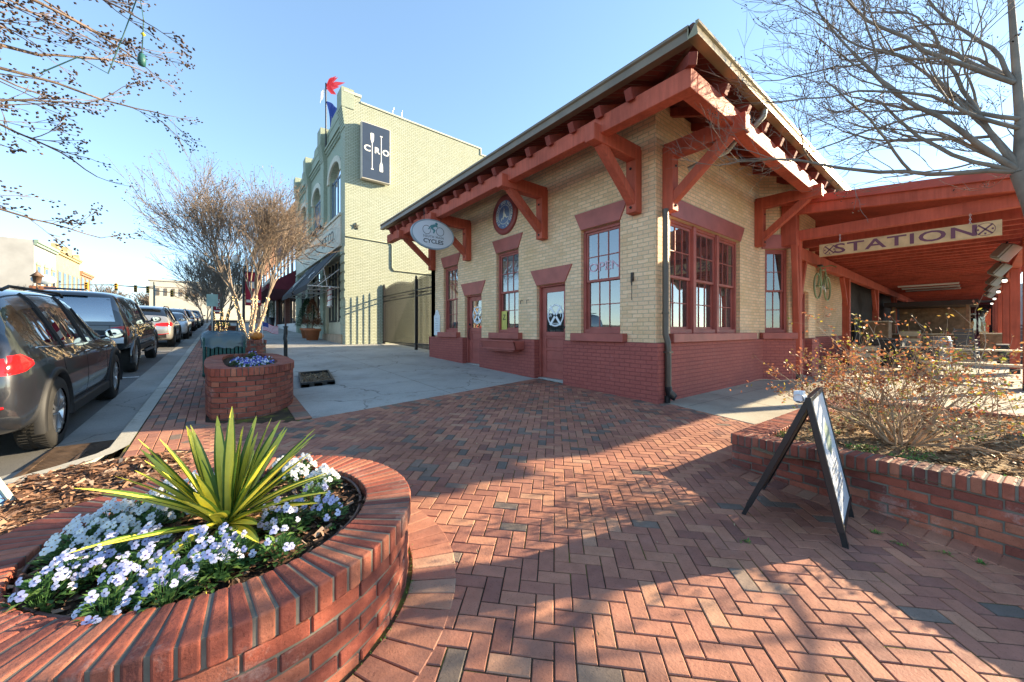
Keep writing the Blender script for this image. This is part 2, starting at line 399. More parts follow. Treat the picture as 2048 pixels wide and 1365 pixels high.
# storm drain
d = thing('storm_drain', 'rusty iron drain grate set in the gutter behind the dark grey car', 'drain', (-1.05, 5.5, gz(5.5) - .1))
IRON = paint('rusty_iron', (.115, .075, .05), .65, .5, 9, .5, 90, metal=.4)
b = MB(); z = gz(5.5) - .108
b.add([(-1.32, 4.98, gz(4.98) - .1085), (-.84, 5.25, gz(5.25) - .1085), (-.84, 6.05, gz(6.05) - .1085), (-1.32, 6.05, gz(6.05) - .1085)], [(0, 1, 2, 3)]); part(b, 'pit', plain('pit_black', (.006, .006, .006), .9), d)
b = MB()
for i in range(20):
    y = 5.05 + i * .052
    b.box(-1.34, -.82 if y > 5.3 else -.86, y, y + .022, gz(y) - .107, gz(y) - .094)
b.box(-1.36, -1.32, 5.0, 6.1, z + .0, z + .02); b.box(-.84, -.80, 5.25, 6.1, z + .0, z + .02); b.box(-1.09, -1.06, 5.02, 6.08, z - .003, z + .021); part(b, 'grate', IRON, d)
del b
# ---------------------------------------------------------------- sidewalks
structure_conc = poly_sheet([(.98, 5.43), (2.5, 5.73), (4.1, 6.05), (5.75, 6.38), (6.1, 6.4), (6.1, 11.95), (13, 11.95), (13, 18.44), (4.66, 18.44), (4.66, 62), (1.15, 62), (1.15, 12), (1.02, 8)], .006, 'sidewalk', CONC, .1, 3)
poly_sheet([(6.0, 3.6), (6.0, 3.34), (5.76, 1.9), (7.0, 1.72), (7.6, 1.5), (7.7, -3), (9, -7), (46, -7), (46, 14), (12, 14), (12, 3.6)], .006, 'platform_floor', FLOORC, .1, 3)
b = MB()
for (x0, y0, x1, y1) in [(1.0, 7.05, 5.78, 8.05), (1.02, 9.9, 5.78, 10.6), (1.1, 13, 5.9, 13.4), (1.12, 16.4, 4.7, 16.4), (3.3, 5.9, 3.25, 18), (1.15, 20, 4.66, 20), (1.15, 24, 4.66, 24), (1.15, 28, 4.66, 28), (6.05, 2.95, 9.8, 2.85), (7.2, 1.75, 7.6, 3.4), (9.3, -3, 9.6, 3.4)]:
    L = math.hypot(x1 - x0, y1 - y0); nx, ny = -(y1 - y0) / L * .005, (x1 - x0) / L * .005
    b.add([(x0 + nx, y0 + ny, gz(y0) + .0085), (x0 - nx, y0 - ny, gz(y0) + .0085), (x1 - nx, y1 - ny, gz(y1) + .0085), (x1 + nx, y1 + ny, gz(y1) + .0085)], [(0, 1, 2, 3)])
structure(b, 'sidewalk_joints', plain('joint', (.10, .095, .085), .9))
# ---------------------------------------------------------------- brick plaza, every paver laid
P1 = (.03, 2.27)                                                # centre of the round planter
def paverbox(b, cx, cy, ux, uy, L, Wd, rnd, dz=0, tint=None, tap=0):
    g = .0024 + rnd.random() * .0012; L = L / 2 - g; Wd = Wd / 2 - g; c = .0035; vx, vy = -uy, ux
    tx, ty = rnd.uniform(-.006, .006), rnd.uniform(-.006, .006); h = rnd.uniform(-.0012, .0012) + dz
    def p(a, w, z):
        w = w * (1 + tap * a / L); x, y = cx + ux * a + vx * w, cy + uy * a + vy * w; return (x, y, gz(y) + h + z + tx * a + ty * w)
    vs = [p(s * L, q * Wd, -.03) for s, q in ((-1, -1), (1, -1), (1, 1), (-1, 1))] + [p(s * L, q * Wd, -c) for s, q in ((-1, -1), (1, -1), (1, 1), (-1, 1))] + [p(s * (L - c), q * (Wd - c), 0) for s, q in ((-1, -1), (1, -1), (1, 1), (-1, 1))]
    fs = [(8, 9, 10, 11)] + [(i, (i + 1) % 4, 4 + (i + 1) % 4, 4 + i) for i in range(4)] + [(4 + i, 4 + (i + 1) % 4, 8 + (i + 1) % 4, 8 + i) for i in range(4)]
    if tint is None:
        q = rnd.random(); tint = rnd.uniform(0, .25) if q < .035 + .11 * (cy > 2.6) else min(.93, max(.3, rnd.gauss(.6, .15)))
    b.add(vs, fs, 0, tint)
plaza = [(-.15, -1.4), (7.4, -1.4), (7.4, 1.55), (5.74, 1.92), (6.0, 3.4), (5.8, 3.4), (5.8, 6.42), (5.6, 6.36), (1.0, 5.43), (.85, 5.3), (.3, 5.6), (-.15, 5.9)]
hole = lambda x, y: math.dist((x, y), P1) < 1.02 or (x > 3.98 and y < 1.3)
rnd = random.Random(3); b = MB(); w = .088; q = 1 / math.sqrt(2)
for i in range(-66, 120):
    for j in range(-120, 66):
        d = (i - j) % 4
        if d == 0: ci, cj, hor = i + 1, j + .5, True
        elif d == 3: ci, cj, hor = i + .5, j + 1, False
        else: continue
        x = (ci + cj) * w * q; y = (ci - cj) * w * q
        if not (-.3 < x < 7.5 and -1.5 < y < 6.6): continue
        if hole(x, y) or not any(inpoly(x + dx, y + dy, plaza) for dx, dy in ((0, 0), (.07, 0), (-.07, 0), (0, .07), (0, -.07))): continue
        ux, uy = (q, q) if hor else (q, -q)
        paverbox(b, x, y, ux, uy, 2 * w, w, rnd)
# soldier courses: round the planter, along the walls and along the concrete
for k in range(64):
    a = 2 * PI * k / 64; r = .99
    if -.15 > P1[0] + r * math.cos(a) and math.sin(a) > -.2: continue
    paverbox(b, P1[0] + r * math.cos(a), P1[1] + r * math.sin(a), math.cos(a), math.sin(a), .235, .097, rnd, .004, rnd.uniform(.4, 1), .118)
def course(P, L, inward, dz=.004):
    for i in range(len(P) - 1):
        a, c = Vector(P[i]), Vector(P[i + 1]); D = (c - a).length; t = (c - a) / D; nn = Vector((-t.y, t.x)) * inward; k = int(D / .1)
        for j in range(k):
            p = a + t * ((j + .5) * D / k) + nn * L / 2; paverbox(b, p.x, p.y, nn.x, nn.y, L, D / k, rnd, dz)
course([(3.86, 1.42), (3.84, .9), (3.79, .3), (3.73, -.2), (3.6, -.9), (3.5, -1.4)], .2, -1)
course([(3.86, 1.56), (7.4, 1.40)], .2, 1, .005)
course([(5.80, 6.3), (5.80, 3.42)], .2, -1)
course([(.98, 5.43), (2.5, 5.73), (4.1, 6.05), (5.6, 6.35)], .2, -1)
course([(.99, 5.5), (1.02, 7.9), (1.06, 10)], .2, 1)
structure(b, 'brick_plaza', PAVER)
b = MB()
for i in range(60):                                              # strip of pavers beside the kerb: long bands and cross bands
    y0 = 4.95 + i * .99
    if y0 > 40: break
    for r in range(6):
        for k in range(4):
            if -.70 + (r + .5) * .0965 > -.12: continue
            paverbox(b, -.695 + (r + .5) * .0965, y0 + .0985 + k * .197 + .0, 0, 1, .197, .0965, rnd)
    for k in range(2):
        for r in range(3): paverbox(b, -.695 + .0965 + r * .193, y0 + .788 + .05 + k * .0985, 1, 0, .193, .0985, rnd)
for yy in [5.95 + .0985 * k for k in range(62)]:
    for r in range(6):
        x = .06 + r * .197
        if math.hypot(x - .35, yy - 6.9) > 1.0 and 6.0 < yy < 12: paverbox(b, x - (.0985 if int(yy / .0985) % 2 else 0), yy, 1, 0, .197, .0985, rnd)
structure(b, 'kerbside_paving', PAVER)
# bedding sand and moss that shows in the joints
t = NT('joint_sand'); c = t.ramp(t.noise(2.3, 8, rough=.7), [(.34, (.035, .03, .024)), (.52, (.075, .058, .038)), (.60, (.15, .145, .035)), (.74, (.24, .23, .04))]); t.bsdf(c, .95, 0, .1, t.bump(t.noise(80, 4), .6, .008))
poly_sheet([(-.72, 70), (-.72, 5.0), (-1.0, 4.75), (-1.2, 3.8), (-1.2, -3.2), (8.0, -3.2), (8.0, 3.6), (5.9, 6.6), (1.2, 6.0), (1.2, 70)], -.0065, 'paving_bed', t.m, .1, 4)
# mulch bed between kerb and round planter
def mulch_pt(u, v):
    x = -4.5 + u * 4.4; y = 1.2 + v * 3.9; e = min(1, max(0, (-.12 - x) / .3)) * min(1, max(0, (4.95 - y) / .25))
    return (x, y, gz(y) - .03 + .07 * e + .012 * math.sin(x * 23 + y * 17) * e)
b = MB(); kq = [p for p in KP if p[1] < 5.4]
N = 70
grid = {}
for j in range(N + 1):
    for i in range(N + 1):
        x, y, z = mulch_pt(i / N, j / N); grid[i, j] = len(b.v); b.v.append((x, y, z))
lim = [(-.72, 5.0), (-.82, 4.95), (-1.05, 4.70), (-1.38, 4.42), (-2.2, 3.82), (-4.0, 2.75), (-4.6, 2.4), (-4.6, 1.0), (-.1, 1.0), (-.08, 5.0)]
for j in range(N):
    for i in range(N):
        cx, cy, _ = b.v[grid[i, j]]
        if inpoly(cx + .03, cy + .03, lim) and math.dist((cx, cy), P1) > .80:
            b.f.append((grid[i, j], grid[i + 1, j], grid[i + 1, j + 1], grid[i, j + 1])); b.mi.append(0); b.tint.append(.5); b.sm.append(True)
structure(b, 'mulch_bed', MULCH)
def scatter_chips(name, mat, count, where, zf, size, seed, label):
    """loose bark chips / litter: one uncountable layer"""
    r = random.Random(seed); b = MB(); k = 0
    while k < count:
        x, y = where(r)
        if x is None: continue
        k += 1; L = size * r.uniform(.5, 1.8); w_ = L * r.uniform(.12, .35); a = r.uniform(0, PI); tl = r.uniform(-.35, .35); z = zf(x, y) + .004
        ux, uy = math.cos(a) * L / 2, math.sin(a) * L / 2; vx, vy = -math.sin(a) * w_ / 2, math.cos(a) * w_ / 2; h = abs(tl) * L / 2; rr = r.uniform(-.4, .4) * w_
        b.add([(x - ux - vx, y - uy - vy, z + h - tl * L / 2 - rr), (x + ux - vx, y + uy - vy, z + h + tl * L / 2 - rr), (x + ux + vx, y + uy + vy, z + h + tl * L / 2 + rr + .004), (x - ux + vx, y - uy + vy, z + h - tl * L / 2 + rr + .004)], [(0, 1, 2, 3)], 0, r.random())
    o = part(b, name, mat, recalc=False); tag(o, label, 'ground cover', kind='stuff'); return o
def wm(r):
    x, y = r.uniform(-2.6, -.12), r.uniform(1.6, 4.95)
    return (x, y) if inpoly(x, y, lim) and math.dist((x, y), P1) > .86 else (None, None)
scatter_chips('bark_chips', CHIP, 7000, wm, lambda x, y: mulch_pt((x + 4.5) / 4.4, (y - 1.2) / 3.9)[2], .04, 5, 'loose brown bark chips between the kerb and the round planter')
# ---------------------------------------------------------------- brick planters laid brick by brick
class Path:
    """walk along a polyline by arc length"""
    def __init__(s, P, closed=False):
        s.P = [Vector((*p[:2], 0)) for p in P]
        if closed: s.P.append(s.P[0].copy())
        s.c = [0]
        for i in range(len(s.P) - 1): s.c.append(s.c[-1] + (s.P[i + 1] - s.P[i]).length)
        s.L = s.c[-1]
    def at(s, d):
        d = max(0, min(s.L - 1e-6, d))
        for i in range(len(s.P) - 1):
            if d <= s.c[i + 1]: break
        t = (s.P[i + 1] - s.P[i]).normalized(); return s.P[i] + t * (d - s.c[i]), t
def brick8(b, p0, p1, depth, nrm, z0, z1, tint, inset=.0, z0b=None, flare=0):
    """brick whose outer face runs p0-p1; it reaches 'depth' along the inward normals"""
    n0, n1 = nrm; jr = random.Random(len(b.v) * 7 + 1); jj = lambda: Vector((jr.uniform(-.0016, .0016), jr.uniform(-.0016, .0016), 0)); p0 = p0 + jj(); p1 = p1 + jj(); z0 += jr.uniform(-.0012, .0012); z1 += jr.uniform(-.0012, .0012)
    a, c = p0, p1; d, e = p1 + n1 * depth, p0 + n0 * depth
    vs = [(p.x, p.y, z0) for p in (a, c, d, e)] + [(p.x, p.y, z1) for p in (a, c, d, e)]
    b.add(vs, [(3, 2, 1, 0), (4, 5, 6, 7), (0, 1, 5, 4), (1, 2, 6, 5), (2, 3, 7, 6), (3, 0, 4, 7)], 0, tint)
def planter_walls(t, path, side, ztop, zbase, capw, seed, pitch=.061, over=.012, th=.1, closed=False, clink=.22, rec=.0075):
    """courses + rowlock cap + mortar core; side=+1: inward is left of travel"""
    rnd = random.Random(seed); wall, cap, mo = MB(), MB(), MB(); P = path; nv = lambda tt: Vector((-tt.y, tt.x, 0)) * side
    tn = lambda: rnd.uniform(0, .25) if rnd.random() < clink else rnd.uniform(.2, 1)
    zt0 = max(ztop(P.at(P.L * i / 20)[0]) for i in range(21)); zb0 = min(zbase(P.at(P.L * i / 20)[0]) for i in range(21))
    nC = int((zt0 - .1 - zb0) / .0677) + 2
    for k in range(nC):
        s = -.1 if k % 2 else 0.0
        while s < P.L:
            a0, a1 = max(0, s + .005), min(P.L, s + .198)
            if a1 - a0 > .03:
                p0, t0 = P.at(a0); p1, t1 = P.at(a1); mid = P.at((a0 + a1) / 2)[0]
                if (p1 - p0).length > (a1 - a0) * .80:
                    z1 = ztop(mid) - .108 - k * .0677; z0 = z1 - .0575
                    if z1 > zbase(mid) - .03: brick8(wall, p0, p1, th, (nv(t0), nv(t1)), z0, z1, tn())
                else:
                    q, tq = P.at((a0 + a1) / 2)
            s += .203
    n = max(1, round(P.L / pitch)); pp = P.L / n
    for i in range(n):
        a0, a1 = i * pp + .0052, (i + 1) * pp - .0052; p0, t0 = P.at(a0); p1, t1 = P.at(a1)
        if (p1 - p0).length < (a1 - a0) * .7: continue
        mid = (p0 + p1) / 2; z = ztop(mid) + rnd.uniform(-.0012, .0012); n0, n1 = nv(t0), nv(t1)
        brick8(cap, p0 - n0 * over, p1 - n1 * over, capw, (n0, n1), z - .098, z, tn())
    K = max(8, int(P.L / .08)); prof = ((rec, 0), (rec, -1), (-over + .006, -1), (-over + .006, 1), (capw - over - .006, 1), (capw - over - .006, 0)); vs = []
    for i in range(K + 1):
        p, tt = P.at(P.L * i / K); nn = nv(tt)
        for dd, hi in prof:
            q = p + nn * dd; vs.append((q.x, q.y, ztop(p) - .005 if hi > 0 else ztop(p) - .094 if hi < 0 else zbase(p) - .1))
    mo.add(vs, [(i * 6 + j, i * 6 + (j + 1) % 6, i * 6 + 6 + (j + 1) % 6, i * 6 + 6 + j) for i in range(K) for j in range(6)])
    mo.add(vs[:6], [tuple(range(6))]); mo.add(vs[-6:], [tuple(reversed(range(6)))])
    part(wall, 'brick_wall', BRICK, t, .004, 1); part(cap, 'brick_cap', BRICK, t, .009, 3); part(mo, 'mortar', MORTAR, t)
# the round one in front
pl = thing('brick_planter', 'round red brick planter with a rowlock cap, full of pansies, nearest the camera', 'planter', (P1[0], P1[1], gz(P1[1])), 'brick planters')
circ = [(P1[0] + .856 * math.cos(2 * PI * i / 120), P1[1] + .856 * math.sin(2 * PI * i / 120)) for i in range(120)]
planter_walls(pl, Path(circ, True), 1, lambda p: .423, lambda p: gz(p.y) - .02, .235, 4, rec=.0095)
def disc_soil(c, r, z, rnd, amp=.015):
    b = MB(); nr, na = 16, 48; b.v.append((c[0], c[1], z + amp))
    for i in range(1, nr + 1):
        for j in range(na):
            a = 2 * PI * j / na; rr = r * i / nr; b.v.append((c[0] + rr * math.cos(a), c[1] + rr * math.sin(a), z + rnd.uniform(-amp, amp) + .02 * (1 - i / nr)))
    for j in range(na): b.f.append((0, 1 + j, 1 + (j + 1) % na)); b.mi.append(0); b.tint.append(.5); b.sm.append(True)
    for i in range(nr - 1):
        for j in range(na):
            p, q_ = 1 + i * na + j, 1 + i * na + (j + 1) % na; b.f.append((p, p + na, q_ + na, q_)); b.mi.append(0); b.tint.append(.5); b.sm.append(True)
    return b
part(disc_soil(P1, .66, .365, random.Random(2)), 'soil', SOIL, pl)
def wp(r):
    a, q_ = r.uniform(0, 2 * PI), .64 * math.sqrt(r.random()); return P1[0] + q_ * math.cos(a), P1[1] + q_ * math.sin(a)
scatter_chips('planter_mulch', CHIP, 1500, wp, lambda x, y: .378, .03, 8, 'dark shredded mulch on the soil of the round planter')
b = MB(); HOSE = paint('brown_hose', (.14, .075, .06), .5)
b.tube([(P1[0] + (.615 + .012 * math.sin(3 * a)) * math.cos(a), P1[1] + (.615 + .012 * math.sin(3 * a)) * math.sin(a), .388 + .006 * math.sin(5 * a)) for a in [2 * PI * i / 64 for i in range(65)]], .0085, 8)
b.tube([(-.36, 1.86, .385), (-.22, 1.93, .39), (0, 1.90, .395), (.2, 1.95, .395), (.36, 2.06, .39), (.45, 2.2, .388), (.5, 2.35, .385)], .0085, 8)
tag(part(b, 'drip_hose', HOSE), 'thin brown drip hose looped inside the round planter', 'hose')

# second planter, kidney shaped, by the bin
pl2 = thing('brick_planter', 'tall red brick planter with a bowed front beside the green litter bin', 'planter', (.4, 7.6, gz(7.6)), 'brick planters')
front = [(-.15, 6.15), (.05, 5.97), (.22, 5.89), (.4, 5.9), (.6, 6.02), (.78, 6.25), (.9, 6.52), (.96, 6.85), (.985, 7.3), (.99, 8.2), (.96, 9.0), (.88, 9.35), (.6, 9.6), (-.15, 9.62)]
def smooth(P, n, keep=0):
    for _ in range(n):
        o = []
        for i in range(len(P)):
            a, c = P[i], P[(i + 1) % len(P)]; o += [(a[0] * .75 + c[0] * .25, a[1] * .75 + c[1] * .25), (a[0] * .25 + c[0] * .75, a[1] * .25 + c[1] * .75)]
        P = o
    return P
planter_walls(pl2, Path(smooth(front, 3), True), 1, lambda p: .83, lambda p: gz(p.y) - .03, .225, 9, clink=.1, rec=.017)
b = MB(); b.add([(.02, 6.3, .755), (.3, 6.05, .755), (.6, 6.25, .76), (.78, 6.7, .76), (.8, 9.1, .78), (.6, 9.42, .78), (.05, 9.42, .78)], [tuple(range(7))]); part(b, 'soil', SOIL, pl2)
# planter on the right, holding the bush
pl3 = thing('brick_planter', 'low red brick bed wall running off to the right behind the folding sign', 'planter', (5.5, .2, gz(.2)), 'brick planters')
ztr = lambda p: .318 + max(0, .05 * (1.45 - p.y))
planter_walls(pl3, Path([(3.44, -1.7), (3.6, -.9), (3.72, -.2), (3.79, .45), (3.85, 1.0), (3.905, 1.48)]), -1, ztr, lambda p: gz(p.y) - .03, .215, 12)
planter_walls(pl3, Path([(3.905, 1.482), (5.2, 1.43), (6.4, 1.385), (7.45, 1.35)]), -1, lambda p: .318, lambda p: gz(p.y) - .03, .235, 13)
b = MB()
def bedpt(u, v):
    x = 3.7 + u * 3.9; y = -1.7 + v * 2.98; x = max(x, 3.58 + .2 * (y + 1.7) / 3.2 + .04)
    return (x, y, .262 + .04 * (1 - v) + .03 * math.sin(x * 2.2) * math.cos(y * 2.7) + .012 * math.sin(x * 13 + y * 11))
b.sheet(bedpt, 60, 50); part(b, 'soil', BED, pl3)
bedz = lambda x, y: bedpt((x - 3.7) / 3.9, (y + 1.7) / 2.98)[2]
b = MB()
planter_back = Path([(7.46, 1.35), (7.46, -1.7)]); planter_walls(pl3, planter_back, -1, lambda p: .33, lambda p: -.15, .2, 14)
def wb(r):
    x, y = r.uniform(3.95, 7.3), r.uniform(-1.5, 1.25); return x, y
scatter_chips('bed_litter', STRAW, 9000, wb, bedz, .035, 15, 'dry straw and leaf litter on the raised bed under the bush')
# small planters up the street
for (x0, x1, y0, y1, zt, lab, sd) in [(-.1, 1.25, 14.2, 20.5, 1.0, 'brick planter round the light-wrapped tree, with a small flag at its end', 20), (-.45, 1.0, 31, 36, 1.62, 'distant brick planter further up the kerb with yellow flowers', 21)]:
    q_ = thing('brick_planter', lab, 'planter', ((x0 + x1) / 2, (y0 + y1) / 2, gz(y0)), 'brick planters')
    planter_walls(q_, Path([(x0, y0 + .3), (x0 + .35, y0), (x1 - .35, y0), (x1, y0 + .3), (x1, y1), (x0, y1)], True), 1, lambda p, z=zt: z, lambda p: gz(p.y) - .03, .22, sd)
    b = MB(); b.box(x0 + .15, x1 - .15, y0 + .25, y1 - .15, zt - .3, zt - .06); part(b, 'soil', SOIL, q_)

# ---------------------------------------------------------------- pansies
LEAF = leafy('pansy_leaf', [(0, (.035, .09, .03)), (.5, (.085, .20, .06)), (1, (.22, .34, .08))])
WPET = leafy('white_petal', [(0, (.62, .66, .74)), (.5, (.80, .81, .80)), (1, (.86, .86, .80))], .6, .2)
LPET = leafy('lavender_petal', [(0, (.40, .42, .70)), (.5, (.54, .55, .78)), (.8, (.66, .66, .83)), (1, (.74, .73, .86))], .6, .2)
BPET = leafy('blue_petal', [(0, (.06, .07, .42)), (.45, (.16, .16, .6)), (.6, (.6, .62, .8)), (1, (.8, .8, .82))], .6, .2)
EYE = plain('pansy_eye', (.35, .2, .03), .7); EYED = plain('pansy_dark_eye', (.05, .02, .09), .7)
def leafquad(b, p, d, up, L, w, tint, fold=.15):
    d = Vector(d).normalized(); sx = d.cross(Vector(up))
    if sx.length < 1e-4: sx = d.orthogonal()
    sx.normalize(); n = sx.cross(d); p = Vector(p)
    b.add([p, p + d * L * .5 + sx * w / 2 + n * fold * w, p + d * L, p + d * L * .5 - sx * w / 2 + n * fold * w], [(0, 1, 2), (0, 2, 3)], 0, tint, True)
def pansy(name_lab, kind, loc, nfl, R, seed, group=None, cat='pansy'):
    r = random.Random(seed); nfl = int(nfl * 1.1); t = thing('pansy_plant', name_lab, cat, (0, 0, 0), group); lf, fl = MB(), MB()
    for i in range(150):
        a = r.uniform(0, 2 * PI); q_ = R * math.sqrt(r.random()); h = .085 * (1 - (q_ / R) ** 2) * r.uniform(.3, 1.1); d = Vector((math.cos(a) * r.uniform(.4, 1), math.sin(a) * r.uniform(.4, 1), r.uniform(-.1, .8)))
        p = Vector((q_ * math.cos(a), q_ * math.sin(a), h)); leafquad(lf, p, d, (0, 0, 1), r.uniform(.022, .045), r.uniform(.013, .022), r.random() ** 1.3)
    for i in range(40):
        a = r.uniform(0, 2 * PI); q_ = R * .6 * math.sqrt(r.random()); lf.tube([(q_ * .4 * math.cos(a), q_ * .4 * math.sin(a), 0), (q_ * math.cos(a), q_ * math.sin(a), .09 * r.random() + .01)], .0016, 3, 0, .4, False)
    for i in range(nfl):
        a = r.uniform(0, 2 * PI); q_ = R * .98 * math.sqrt(r.random()); p = Vector((q_ * math.cos(a), q_ * math.sin(a), .035 + .085 * (1 - (q_ / R) ** 2) + r.uniform(-.008, .02)))
        nn = Vector((math.cos(a) * .45 * q_ / R - .25, math.sin(a) * .45 * q_ / R - .62, r.uniform(.35, 1.1))) + Vector((r.uniform(-.4, .4), r.uniform(-.4, .4), 0)); nn.normalize()
        ex = nn.cross(Vector((0, 0, 1))); ex.normalize(); ey = ex.cross(nn) * -1; s = r.uniform(.0105, .0165); tt = r.random()
        for (ang, L, w, lift) in ((62, 1.0, .95, -.001), (118, 1.0, .95, -.001), (5, .95, .85, .0), (175, .95, .85, .0), (270, 1.1, 1.25, .001)):
            an = math.radians(ang + r.uniform(-8, 8)); d = ex * math.cos(an) + ey * math.sin(an); e = nn.cross(d); o = p + nn * (lift + .001 * r.random())
            pts = [o - d * .1 * s] + [o + d * L * s * u + e * w * s * v + nn * s * k for u, v, k in ((.45, .42, .08), (.85, .42, .0), (1.05, .12, -.12), (1.05, -.12, -.12), (.85, -.42, .0), (.45, -.42, .08))]
            fl.add(pts, [tuple(range(7))], 0, min(1, max(0, tt + r.uniform(-.2, .2))), True)
        fl.add([p + nn * .003 + (ex * math.cos(k * PI / 3) + ey * math.sin(k * PI / 3)) * s * .2 for k in range(6)], [tuple(range(6))], 1)
    part(lf, 'foliage', LEAF, t, recalc=False); part(fl, 'blossom', [{'w': WPET, 'l': LPET, 'b': BPET}[kind], EYED if kind == 'l' else EYE], t, recalc=False); t.location = loc; return t
Wp = [(-0.47, 2.30), (-0.45, 2.42), (-0.38, 2.53), (-0.28, 2.58), (-0.2, 2.68), (-0.34, 2.30), (-0.25, 2.40), (-0.1, 2.74), (-0.16, 2.5), (.0, 2.72)]
for i, (x, y) in enumerate(Wp): pansy('white pansy clump along the far left side of the round planter, behind the yucca', 'w', (x, y, .382), 30, .085, 100 + i, 'white pansies behind the yucca')
for i, (x, y) in enumerate([(.33, 2.75), (.43, 2.72), (.37, 2.62)]): pansy('white pansy clump at the far right of the yucca, close to the back rim', 'w', (x, y, .382), 34, .08, 130 + i, 'white pansies right of the yucca')
pansy('single round white pansy clump near the right inner rim of the round planter', 'w', (.49, 2.42, .382), 40, .095, 140, 'white pansies right of the yucca')
Lp = [(-0.47, 1.99), (-0.44, 2.06), (-0.37, 2.07), (-0.33, 2.15), (-0.27, 1.84), (-0.24, 1.96), (-0.21, 2.11), (-0.13, 1.83), (-0.07, 1.98), (-0.04, 1.83), (-0.14, 1.72), (-0.28, 1.76)]
for i, (x, y) in enumerate(Lp): pansy('lavender pansy clump massed at the front left of the round planter', 'l', (x, y, .382), 14, .075, 160 + i, 'lavender pansies at the front left')
for i, (x, y) in enumerate([(.02, 1.96), (.06, 1.86), (-.0, 1.80)]): pansy('lavender pansy clump under the yucca leaves at the front of the round planter', 'l', (x, y, .382), 15, .075, 180 + i, 'lavender pansies at the front centre')
for i, (x, y) in enumerate([(.21, 2.07), (.28, 2.10), (.25, 1.99)]): pansy('lavender pansy clump just right of the yucca', 'l', (x, y, .382), 15, .07, 190 + i, 'lavender pansies right of the yucca')
pansy('leafy lavender pansy clump beside the right inner rim', 'l', (.42, 2.00, .382), 18, .08, 195); pansy('small lavender pansy with few flowers by the front inner rim', 'l', (.20, 1.80, .382), 9, .07, 196)
pansy('nearly flowerless green pansy between white and lavender clumps right of the yucca', 'l', (.41, 2.24, .382), 5, .08, 197)
for i, (x, y) in enumerate([(.30, 6.22), (.42, 6.3), (.55, 6.42), (.36, 6.55), (.52, 6.75), (.62, 7.0), (.34, 6.95), (.25, 7.2), (.5, 7.3)]): pansy('blue and white pansy clump in the bowed brick planter', 'b', (x, y, .77), 22, .11, 210 + i, 'blue and white pansies by the bin')
pansy('lone pale blue pansy at the far end of the bowed brick planter', 'b', (.55, 9.1, .78), 10, .12, 230)

# ---------------------------------------------------------------- yucca
t = NT('yucca_leaf'); a = t.n('ShaderNodeAttribute'); a.attribute_name = 'tint'
c = t.ramp(a.outputs['Fac'], [(0, (.055, .12, .018)), (.38, (.12, .20, .03)), (.46, (.60, .55, .055)), (1, (.78, .68, .10))]); c = t.mix(.3, c, t.ramp(t.noise(35, 4), [(.3, (.3, .3, .3)), (.7, (.7, .7, .7))]), 'OVERLAY')
p = t.bsdf(c, .38, 0, .4); YUC = t.m
yu = thing('yucca', 'spiky yucca with yellow and green striped leaves in the middle of the round planter', 'plant', (.03, 2.19, .38)); r = random.Random(11); b = MB()
spec = [(25, 78, .5), (80, 82, .52), (140, 74, .5), (165, 58, .52), (188, 38, .56), (196, 24, .5), (215, 20, .46), (235, 6, .5), (262, 4, .5), (285, 14, .42), (-60, 30, .46), (-50, 45, .5), (-35, 12, .42), (-20, 32, .5), (5, 45, .52), (20, 40, .52), (38, 46, .5), (-42, 62, .5), (0, 72, .5), (150, 24, .58), (132, 40, .55), (10, 62, .5), (-12, 50, .5), (-25, 40, .46), (-40, 24, .5), (-5, 22, .45), (35, 60, .5), (55, 68, .5), (100, 70, .5), (120, 64, .52), (175, 66, .5), (205, 46, .5)] + [(r.uniform(0, 360), r.uniform(8, 86), r.uniform(.28, .44)) for _ in range(20)]
for az, el, L in spec:
    L *= .98; az = math.radians(az + r.uniform(-6, 6)); el = math.radians(el); d = Vector((math.cos(az) * math.cos(el), math.sin(az) * math.cos(el), math.sin(el))); sd = Vector((-math.sin(az), math.cos(az), 0)); up = sd.cross(d) * -1
    if up.z < 0: up = -up
    base = Vector((.03 + .03 * math.cos(az), 2.19 + .03 * math.sin(az), .40 + r.uniform(0, .05))); w0 = r.uniform(.022, .034); droop = r.uniform(.0, .16) * math.cos(el) + (.12 if L > .47 and el < .6 else 0); N = 9; rows = []
    bend = r.random() < .06
    for i in range(N + 1):
        u = i / N; q_ = base + d * L * u - Vector((0, 0, 1)) * droop * L * u * u * (2.2 if bend else 1); ww = w0 * (.62 + .5 * math.sin(min(1, u * 1.5) * PI * .5)) * (1 - u ** 3.2) + .0012
        rows.append([q_ + sd * ww * k / 3 + up * (abs(k) / 3) ** 1.5 * ww * .4 for k in range(-3, 4)])
    base_y = r.uniform(.55, 1)
    for i in range(N):
        for k in range(6):
            tin = [.1, base_y, base_y, base_y, base_y, .1][k] if r.random() > .0 else .3
            b.add([rows[i][k], rows[i][k + 1], rows[i + 1][k + 1], rows[i + 1][k]], [(0, 1, 2, 3)], 0, tin if i < N - 1 else .6, True)
part(b, 'foliage', YUC, yu, recalc=False)
b = MB(); DRY = leafy('dry_yucca_leaf', [(0, (.3, .17, .05)), (1, (.5, .34, .12))])
for i in range(26):
    a = r.uniform(0, 2 * PI); leafquad(b, (.03 + .03 * math.cos(a), 2.19 + .03 * math.sin(a), .42), (math.cos(a), math.sin(a), -.25), (0, 0, 1), r.uniform(.09, .2), .02, r.random())
part(b, 'dry_leaf', DRY, yu, recalc=False)

